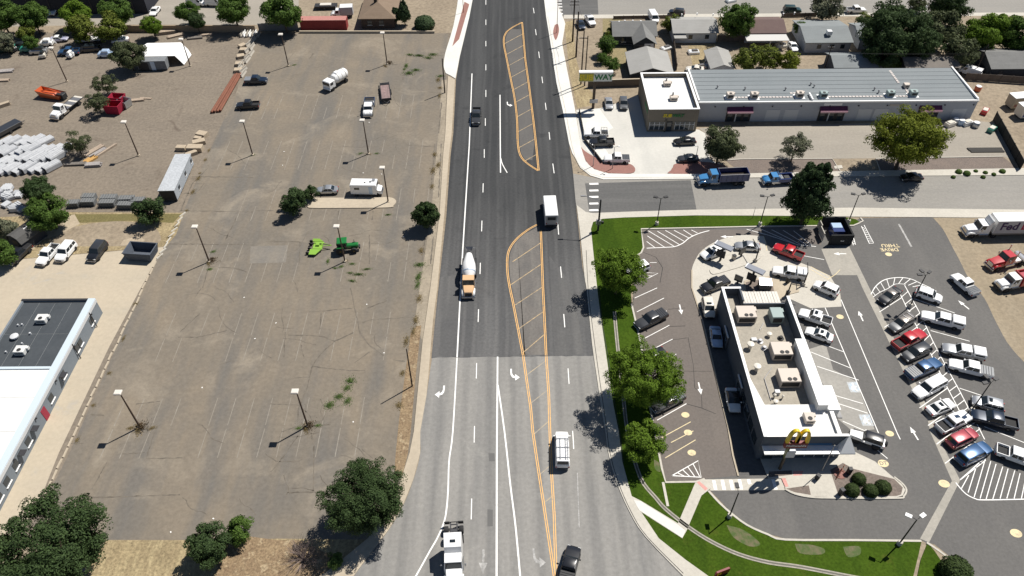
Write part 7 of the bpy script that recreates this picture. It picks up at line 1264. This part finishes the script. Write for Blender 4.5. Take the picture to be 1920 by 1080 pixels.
# sandwich pole sign
s = empty('pole_sign', (18.5, 150.5, 0), 0, 'wide sandwich shop pole sign with yellow and green lettering', 'sign'); bx(s, 'post', plain('post_brown', (.07, .045, .03), .7), -.28, .28, -.28, .28, 0, 7); bx(s, 'panel', plain('sign_white', (.62, .62, .58), .5), -3.55, 3.65, -.4, .4, 6.9, 8.9); bx(s, 'cap', TRIM, -3.65, 3.75, -.5, .5, 8.9, 9.15)
bx(s, 'yellow_field', plain('sign_olive', (.42, .37, .06), .5), -3.5, -.4, -.42, -.4, 6.95, 8.85, 0); txt('SUB', s, (-.55, -.44, 7.85), (R(90), 0, 0), 1.75, SUBY, .02, ax='RIGHT', bold=.03); txt('WAY', s, (-.25, -.44, 7.85), (R(90), 0, 0), 1.75, SUBG, .02, ax='LEFT', bold=.03); bx(s, 'service_sign', STEEL, -.9, .9, -.5, -.3, 1.6, 2.5)
# menu boards, clearance bars, bins
def canopy(label, bx_, by, tx, ty):
    c = G(bx_, by); t = empty('menu_canopy', (c.x, c.y, .13), R(-38), label, 'canopy', 'drive through canopies'); bx(t, 'post', BLK, -.16, .16, -.16, .16, 0, 3.0); bx(t, 'roof_panel', plain('canopy_grey', (.20, .215, .25), .4), -1.6, 1.6, -.3, 1.0, 3.0, 3.25, .05); bx(t, 'fascia', P['white'], -1.7, -1.5, -.25, .95, 3.02, 3.3); bx(t, 'order_screen', BLK, -.9, .7, -.28, -.1, .9, 2.4, .03); return t
canopy('angled menu canopy over the white crossover', 1350, 489, 0, 0); canopy('angled menu canopy nearest the restaurant corner', 1407, 533, 0, 0)
def clear_bar(label, px, py, rz):
    c = G(px, py); t = empty('clearance_bar', (c.x, c.y, .1), rz, label, 'barrier', 'drive through bars'); MB().lathe([(.12, 0), (.1, 3.0)], 10).build('post', BLK, t, 40); MB().tube([(0, 0, 2.9), (2.6, 0, 2.9)], .07).build('bar', BLK, t); MB().box(-.25, .25, -.25, .25, 0, .5).build('base', CONC, t)
clear_bar('dark clearance bar between red pickup and menu island', 1416, 490, R(100)); clear_bar('dark clearance bar beside the capped white pickup', 1506, 535, R(75)); clear_bar('low gate bar behind the restaurant', 1475, 556, R(-20))
def menu(label, px, py, rz):
    c = G(px, py); t = empty('menu_board', (c.x, c.y, .13), rz, label, 'menu board', 'drive through boards'); bx(t, 'screen', BLK, -.7, .7, -.12, .12, .6, 1.9, .03); bx(t, 'stand', DSTEEL, -.15, .15, -.1, .1, 0, .6); bx(t, 'display', GLASS, -.62, .62, -.15, -.12, .7, 1.8)
menu('black menu board beside the silver sedan', 1389, 481, R(30)); menu('black menu board near the restaurant corner', 1382, 533, R(-35))
def bin_(label, px, py, m, w=.5, h=1.1, name='litter_bin', group='litter bins'):
    c = G(px, py); t = empty(name, (c.x, c.y, .13), random.uniform(0, .8), label, 'bin', group); MB().box(-w / 2, w / 2, -w / 2, w / 2, 0, h, .04).build('body', m, t); MB().box(-w / 2 - .04, w / 2 + .04, -w / 2 - .04, w / 2 + .04, h, h + .12, .05).build('lid', BLK, t)
bin_('squat dark bin on the menu island', 1375, 487, P['taupe'], .55, .9); bin_('dark bin on the tan island near capped pickup', 1476, 531, BLK); bin_('dark bin at the back of the restaurant by the gate bar', 1475, 556, BLK); bin_('dark litter bin on the walk near the flagpole', 1531, 899, BLK, .5, .9); bin_('dark bin beside the round plinth', 1590, 888, BLK); bin_('dark bin at the planter kerb', 1575, 927, BLK, .55, 1.1)
c = G(1432, 541); t = empty('wheeled_dumpster', (c.x, c.y, .13), R(-5), 'grey lidded dumpster behind the restaurant', 'dumpster'); bx(t, 'body', plain('dumpster_grey', (.06, .063, .065), .6), -1.0, 1.0, -.7, .7, .1, 1.2); MB().obox((0, .1, 1.35), (1.05, 0, 0), (0, .75, .15), (0, 0, .05)).build('lid', P['silver'], t)
a, b = G(1553, 460), G(1594, 457); enc = empty('bin_enclosure', (a.x, a.y, 0), 0, 'black walled bin enclosure under the broad pine', 'enclosure'); EB = surf('enclosure_black', (.020, .021, .022), (.028, .029, .03), .8, 4); w = b.x - a.x
part(enc, 'wall', EB, 0, w, 0, .3, 0, 2.3); part(enc, 'wall', EB, w - .3, w, .3, 5.4, 0, 2.3); part(enc, 'wall', EB, 0, w - .3, 5.1, 5.4, 0, 2.3); part(enc, 'gate', CONC, -.9, -.75, 1.0, 3.2, .2, 1.9); part(enc, 'gate', CONC, -.6, -.45, 3.4, 5.2, .2, 1.9); txt('McD', enc, (w * .55, -.02, 1.0), (R(90), 0, 0), .35, TRIM, .01)
t = empty('blue_dumpster', (a.x + w * .52, a.y + 3.0, 0), 0, 'blue dumpster with pale lid inside the bin enclosure', 'dumpster'); bx(t, 'body', P['dblue'], -1., 1., -1.2, 1.2, .1, 1.7, 0); bx(t, 'lid', P['pblue'], -.9, .9, -.2, 1.2, 1.7, 1.8)
c = G(1352, 1078); t = empty('entrance_sign', (c.x, c.y, .1), R(20), 'small red entrance sign with yellow arches at the lawn edge', 'sign'); bx(t, 'panel', DRED, -1.0, 1.0, -.12, .12, .2, 1.2, .05); bx(t, 'base', BLK, -.8, .8, -.1, .1, 0, .2); txt('M', t, (-.5, -.13, .75), (R(90), 0, 0), .8, YEL, .02, bold=.02)
bx(t, 'arch_top', DRED, -.9, .9, -.14, .14, 1.2, 1.26)
# roll-off dumpsters
def skip(label, px, py, rz, L, W, h, m, group='open skips'):
    c = G(px, py); t = empty('open_skip', (c.x, c.y, .02), rz, label, 'skip', group); f = .82
    q = [(-L / 2 * f, -W / 2 * .9), (L / 2 * f, -W / 2 * .9), (L / 2 * f, W / 2 * .9), (-L / 2 * f, W / 2 * .9)]; p_ = [(-L / 2, -W / 2), (L / 2, -W / 2), (L / 2, W / 2), (-L / 2, W / 2)]
    i_ = [(x * .93, y * .93) for x, y in p_]; iq = [(x * .93, y * .93) for x, y in q]
    MB().loft([[(x, y, z) for x, y in r_] for r_, z in ((q, .1), (p_, h), (i_, h), (iq, .2))]).build('hull', m, t); bx(t, 'rim', m, -L / 2 - .04, L / 2 + .04, -W / 2 - .06, -W / 2, h - .12, h + .03); bx(t, 'rim', m, -L / 2 - .04, L / 2 + .04, W / 2, W / 2 + .06, h - .12, h + .03)
skip('dark blue grey open skip at the end of the concrete drive', 269, 480, R(-6), 5.2, 3.2, 1.9, surf('skip_slate', (.10, .115, .14), (.08, .092, .115), .6, 5)); skip('crimson open skip in front of the straggly tree', 217, 210, R(-6), 3.6, 2.6, 2.2, surf('skip_red', (.36, .02, .05), (.29, .016, .04), .6, 5)); skip('smaller crimson skip behind the first red one', 224, 194, R(-6), 3.2, 2.2, 2., MATS['skip_red']); skip('grey white skip beside the red skips', 236, 200, R(-20), 2.6, 2.2, 1.8, P['silver'])
# kerbed island and wheel stops
isl = slab('kerbed_island', SM([(576, 378), (577, 374), (590, 372), (700, 371.5), (725, 370.5), (738, 373), (743, 379), (738, 386), (728, 390), (640, 391), (590, 391), (577, 389), (576, 378)], 4)[:-1], .0, .16, CONCO)
ws0, ws1 = G(292, 490), G(66, 968); nws = 28
def stop_mesh(): return MB().add([(-.8, -.13, 0), (.8, -.13, 0), (.8, .13, 0), (-.8, .13, 0), (-.76, -.08, .16), (.76, -.08, .16), (.76, .08, .16), (-.76, .08, .16)], [(0, 1, 2, 3), (4, 5, 6, 7), (0, 1, 5, 4), (1, 2, 6, 5), (2, 3, 7, 6), (3, 0, 4, 7)]).mesh('wheel_stop')
for i in range(nws):
    p_ = ws0.lerp(ws1, (i + .5) / nws); o = inst('wheel_stop', cached('stop', stop_mesh), CONCO); o.location = (p_.x + random.uniform(-.12, .12), p_.y, .01); o.rotation_euler = (0, 0, math.atan2(ws1.y - ws0.y, ws1.x - ws0.x) + random.uniform(-.06, .06)); tag(o, 'pale concrete wheel stop in the line between drive and old lot', 'wheel stop', 'wheel stops beside the concrete drive')
for i in range(9):
    p_ = G(345, 398).lerp(G(297, 486), (i + .5) / 9); o = inst('wheel_stop', cached('stop', stop_mesh), CONC); o.location = (p_.x, p_.y, .01); o.rotation_euler = (0, 0, R(70) + random.uniform(-.2, .2)); tag(o, 'weathered wheel stop along the grassy verge edge', 'wheel stop', 'wheel stops beside the grassy verge')
# barriers, pipes, blocks
JB = surf('barrier_concrete', (.42, .39, .34), (.34, .315, .27), .8, 5, fine_amt=.2)
def jb(): return MB().loft([[(x, -.3, 0), (x, -.28, .08), (x, -.1, .4), (x, -.08, .8), (x, .08, .8), (x, .1, .4), (x, .28, .08), (x, .3, 0)] for x in (-1.5, 1.5)]).mesh('barrier')
for i in range(13):
    p_ = G(479, 66).lerp(G(451, 140), i / 12); o = inst('traffic_barrier', cached('jb', jb), JB); o.location = (p_.x + random.uniform(-.7, .9), p_.y, .01); o.rotation_euler = (0, 0, R(78) + random.uniform(-.15, .15)); tag(o, 'grey concrete traffic barrier in the row between yard and old lot', 'barrier', 'concrete barriers')
for i in range(7): p_ = G(452 + i * 5.2, 70 - (i % 2)); o = inst('traffic_barrier', cached('jb', jb), TRIM if i % 2 else JB); o.location = (p_.x, p_.y + 1, .01); o.scale = (.8, 1, 1.2); o.rotation_euler = (0, 0, R(88)); tag(o, 'pale barrier standing in the stack under the far tree', 'barrier', 'pale barriers')
for i in range(4):
    a, b = G(397 + i * 5.5, 213 - i * .8), G(441 + i * 4, 142 - i * .5); w = MB().cyl(a + Vector((0, 0, .3 + .12 * (i % 2))), b + Vector((0, 0, .3 + .12 * (i % 2))), .27, n=12).build('steel_pipe', RUST, None, 40); tag(w, 'long rust brown steel pipe lying beside the black pickup', 'pipe', 'rusty pipes')
TANB = surf('tan_block', (.45, .375, .28), (.38, .31, .225), .8, 5)
def blk(label, px, py, L, W, h, rz, m, group, name='concrete_block', cat='block'):
    c = G(px, py); o = MB().box(-L / 2, L / 2, -W / 2, W / 2, 0, h, .06).build(name, m); o.location = (c.x, c.y, .015); o.rotation_euler = (0, 0, rz); tag(o, label, cat, group); return o
for x, y, L, W, h in ((380, 256, 2.2, 1.6, 1.), (374, 270, 2.6, 1.4, .9), (367, 282, 3.2, 1.6, 1.1), (341, 281, 2., 1.2, .9), (372, 262, 1.6, 1., .7), (360, 291, 2.4, 1., .8)): blk('tan concrete block in the cluster behind the office trailer', x, y, L, W, h, random.uniform(-.4, .9), TANB, 'tan blocks')
for x, y in ((455, 88), (457, 96), (452, 108), (449, 122), (447, 134)): blk('tan slab lying against the barrier row', x, y, 1.8, 1.4, .7, random.uniform(0, 1), TANB, 'tan slabs')
# wire crates beside the verge
CR = plain('crate_wire', (.17, .18, .185), .6, .3); CRF = surf('crate_goods', (.20, .205, .205), (.13, .135, .135), 1.5, 6)
def crate(label, px, py, L, W, h, rz, group):
    c = G(px, py); t = empty('wire_crate', (c.x, c.y, .02), rz, label, 'crate', group); part(t, 'goods', CRF, -L / 2 + .08, L / 2 - .08, -W / 2 + .08, W / 2 - .08, .1, h - .12); m = MB()
    for k in range(int(L / .5) + 1): x = -L / 2 + k * .5; m.box(x - .03, x + .03, -W / 2 - .02, W / 2 + .02, h - .06, h); m.box(x - .03, x + .03, -W / 2 - .03, -W / 2 + .03, .05, h)
    for z in (.2, .6, h - .05): m.box(-L / 2, L / 2, -W / 2 - .035, -W / 2 + .025, z, z + .05)
    m.build('cage', CR, t)
for i, (x, y, L) in enumerate(((141, 386, 2.2), (168, 383, 2.8), (170, 374, 2.6), (204, 385, 3.0), (207, 376, 3.2), (240, 378, 3.0), (238, 389, 3.0), (262, 381, 2.6))): crate(('grey wire crate nearest the dark trees in the verge row', 'wide wire crate second from the dark trees, front of the verge row', 'wire crate second from the dark trees, back of the verge row', 'long wire crate mid row along the verge, front', 'long wire crate mid row along the verge, back', 'wire crate one short of the round bush, back', 'wire crate one short of the round bush, front', 'wire crate touching the round green bush')[i], x, y, L, 1.5, 1.15, R(random.uniform(-4, 4)), 'wire crates along the verge')
# wrapped bundles in the yard
WRAP = surf('white_wrap', (.52, .53, .54), (.40, .41, .43), 1.2, 4, None, None, 0, (1.5, .6, .68, (.40, .42, .45), .7), fine_amt=.12); BLUES = surf('blue_wrap_end', (.12, .17, .26), (.09, .13, .2), 1., 4)
def bundle():
    m = MB()
    for k in range(3): m.loft([[(x, -.55 + k * .55 + y, z) for y, z in ((-.26, .15), (-.27, .75), (-.15, .95), (.15, .95), (.27, .75), (.26, .15))] for x in (-1.7, 1.7)])
    return m.mesh('wrap', 30)
gw = 'white wrapped bundles'
for r_ in range(4):
    for k in range(9):
        px = 14 + k * 14.5 + r_ * -11 + (r_ % 2) * 3; py = 272 + r_ * 17 + random.uniform(-2, 2) - k * .7
        if px > 128 or (r_ == 0 and k > 5) or px < -6: continue
        c = G(px, py); t = empty('wrapped_bundle', (c.x, c.y, .02), R(58) + random.uniform(-.08, .08), ('white wrapped bundle in the far row of the yard stack beside the straggly tree', 'white wrapped bundle in the second row of the yard stack behind the far row', 'white wrapped bundle in the third row of the yard stack, behind the front row', 'white wrapped bundle in the front row of the yard stack facing the dirt track')[r_], 'bundle', gw); o = inst('wrap', cached('bundle', bundle), WRAP, t); o.scale = (1, 1, random.uniform(.85, 1.7)); inst('pallet', cached('pallet', lambda: MB().box(-1.6, 1.6, -.8, .8, 0, .14).mesh('pallet')), WOODF, t); e = inst('open_end', cached('bend', lambda: MB().box(-1.74, -1.7, -.75, .75, .2, .8).mesh('open_end')), BLK if k % 3 else BLUES, t); e.scale = o.scale
for i in range(16): px, py = random.uniform(-2, 40), random.uniform(352, 398); c = G(px, py); t = empty('wrapped_bundle', (c.x, c.y, .02), random.uniform(0, 3), 'small pale wrapped parcel in the heap by the dark trees', 'bundle', 'pale parcels'); inst('wrap', cached('bundle', bundle), WRAP, t).scale = (.45, .8, random.uniform(.6, 1.2)); inst('pallet', cached('pallet', lambda: None), WOODF, t).scale = (.5, .8, 1)
# timber and pipes right of the bundles
TIM = surf('timber_pale', (.42, .34, .26), (.33, .26, .2), 1., 5); ORT = surf('timber_orange', (.55, .33, .12), (.45, .26, .09), 1., 5)
def pile(label, px, py, L, n, rz, m, group, lay=2, d=.22, name='timber_stack', cat='timber'):
    c = G(px, py); t = empty(name, (c.x, c.y, .02), rz, label, cat, group)
    for k in range(n):
        for j in range(lay): o = part(t, 'board', m, -L / 2 + random.uniform(-.2, .2), L / 2 + random.uniform(-.2, .2), (k - n / 2) * d * 1.08, (k - n / 2) * d * 1.08 + d, j * .2, j * .2 + .18)
gp = 'timber piles in the yard'
pile('pale timber pile leaning beside the straggly tree', 176, 284, 4.5, 5, R(58), TIM, gp); pile('second pale timber pile with grey boards', 184, 288, 4, 4, R(58), surf('timber_grey', (.38, .35, .33), (.28, .26, .25), 1, 5), gp); pile('long narrow stack of pale posts beside timber piles', 199, 284, 5.5, 2, R(62), TIM, gp); pile('short bright orange timber pile', 171, 300, 2.6, 6, R(58), ORT, gp); pile('flat grey board stack below the orange timber', 176, 311, 3, 5, R(5), MATS['timber_grey'], gp, 3); pile('dark board stack at the foot of the straggly tree', 142, 309, 4.5, 4, R(3), surf('timber_dark', (.2, .18, .16), (.14, .125, .11), 1, 5), gp, 2)
pile('greenish timber scraps beside the red skips', 258, 189, 3, 4, R(10), TIM, gp); pile('two thin boards lying right of the red skips', 274, 185, 3, 2, R(-8), TIM, gp, 1); pile('heap of pale lumber against the tan wall', 312, 62, 5, 8, R(15), TIM, gp, 4); pile('lower lumber heap beside the wall', 330, 68, 4, 6, R(30), TIM, gp, 2); pile('dark pallet heap near the tan wall', 366, 72, 3.5, 5, R(10), MATS['timber_dark'], gp, 2); pile('single pale beam stack near tan wall', 385, 67, 3.6, 3, R(12), TIM, gp, 2); pile('grey rubble boards at the yard edge', 5, 135, 5, 6, R(8), MATS['timber_grey'], gp, 2); pile('pale boards at the yard edge below the rubble', 6, 152, 3, 4, R(4), TIM, gp, 2); pile('tan block pile at the yard edge', 6, 200, 3, 4, R(40), TANB, gp, 4); pile('black log bundle on the strip forecourt', 1848, 282, 7, 3, R(0), plain('log_black', (.03, .028, .025), .8), gp, 1, .5)
# machinery and gear at the far left
gm = 'stored machinery'
for i, (x, y, col, L, lab) in enumerate(((40, 92, 'teal', 3.2, 'teal green machine under scrub trees'), (55, 96, 'teal', 3.6, 'second teal machine with white parts'), (22, 96, 'dgrey', 3., 'dark boxy machine at the yard edge'), (6, 98, 'green', 3.2, 'dark green machine furthest into the yard corner'), (75, 100, 'silver', 4., 'low silver trailer beside teal machines'), (200, 106, 'pblue', 3.4, 'pale blue tank beside the grey green tree'), (170, 96, 'black', 5., 'black trailer frame below the motor boat'), (134, 108, 'white', 1.2, 'small white drum in the yard front row'), (82, 108, 'cream', 1.4, 'small cream crate in the yard front row'), (90, 85, 'white', 3., 'white covered trailer beside lavender sedan'))):
    c = G(x, y); t = empty('stored_machine', (c.x, c.y, .01), random.uniform(-.4, .4), lab, 'machine', gm); MB().box(-L / 2, L / 2, -.9, .9, .35, 1.2, .2).build('body', P[col], t); MB().box(-L * .2, L * .3, -.7, .7, 1.2, 1.8, .15).build('cab', P[col] if i % 2 else GLASS, t); MB().tube([(L * .3, 0, 1.2), (L * .55, .2, 1.6), (L * .75, 0, .4)], .1).build('arm', P['white'] if i % 2 else DSTEEL, t)
    for s_ in (1, -1):
        for xx in (-L * .3, L * .3): wheel(t, xx, s_ * .8, .32, .2, RIMD)
# clutter at the strip building corner and back gardens
gc = 'clutter beside the strip building'
for i, (x, y, col, lab) in enumerate(((1780, 236, 'cream', 'cream carton pile outside the last awning'), (1800, 233, 'pblue', 'pale blue drum outside the strip building end'), (1812, 234, 'white', 'white sack next to the pale drum'), (1828, 238, 'silver', 'silver bin by the slanting fence'), (1858, 246, 'teal', 'teal wheelie bin near the screened fence'), (1790, 231, 'silver', 'silver stand outside the last awning'), (1845, 212, 'red', 'red crate behind the strip building corner'), (1832, 170, 'orange', 'yellow orange crate by the wooden fence'))):
    c = G(x, y); t = empty('storage_drum' if i % 2 else 'storage_box', (c.x, c.y, .02), random.uniform(0, 1), lab, 'drum' if i % 2 else 'box', gc)
    if i % 2: MB().lathe([(.7, 0), (.75, .3), (.75, .9), (.6, 1.1)], 14).build('body', P[col], t, 40); MB().lathe([(.62, 1.1), (.62, 1.18)], 14).build('lid', P['white'], t)
    else: MB().box(-1.1, 1.1, -.6, .6, 0, .9, .05).build('body', P[col], t); MB().box(-.8, .6, -.5, .5, .9, 1.1, .05).build('lid', P['cream'], t)
for i, (x, y, col, lab) in enumerate(((1248, 93, 'white', 'white garden table in the gravel court'), (1300, 100, 'white', 'white tarp bundle in the dry garden'), (1325, 122, 'silver', 'silver crate stack behind the strip building'), (1778, 88, 'cream', 'cream box among the dark trees'), (1792, 100, 'dblue', 'blue tarpaulin heap beneath the dark trees'), (1370, 3, 'white', 'white tent roof beyond the leafy tree'), (1312, 128, 'cream', 'cream tarp heap beside the shed'), (1465, 88, 'cream', 'cream tarp sheet by the patio'))):
    c = G(x, y); t = empty('garden_clutter', (c.x, c.y, .02), random.uniform(0, 1), lab, 'clutter', 'garden clutter'); MB().box(-1.4, 1.4, -.8, .8, 0, .8, .25).build('cover', P[col], t); MB().box(-.5, .9, -.5, .3, .8, 1.1, .1).build('load', P['taupe'], t)
# litter on the old lot
rl = random.Random(21)
LIT = plain('litter_white', (.72, .70, .66), .7)
for i in range(16):
    px, py = rl.uniform(300, 780), rl.uniform(120, 1000)
    if px < 330 - (py - 430) * .42: continue
    c = G(px, py); o = inst('litter_scrap', cached('lit', lambda: MB().box(-.12, .12, -.08, .08, 0, .04).mesh('litter')), LIT); o.location = (c.x, c.y, .016); o.rotation_euler = (0, 0, rl.uniform(0, 3)); tag(o, 'scrap of pale litter on the old lot', 'litter', 'litter on the old lot')
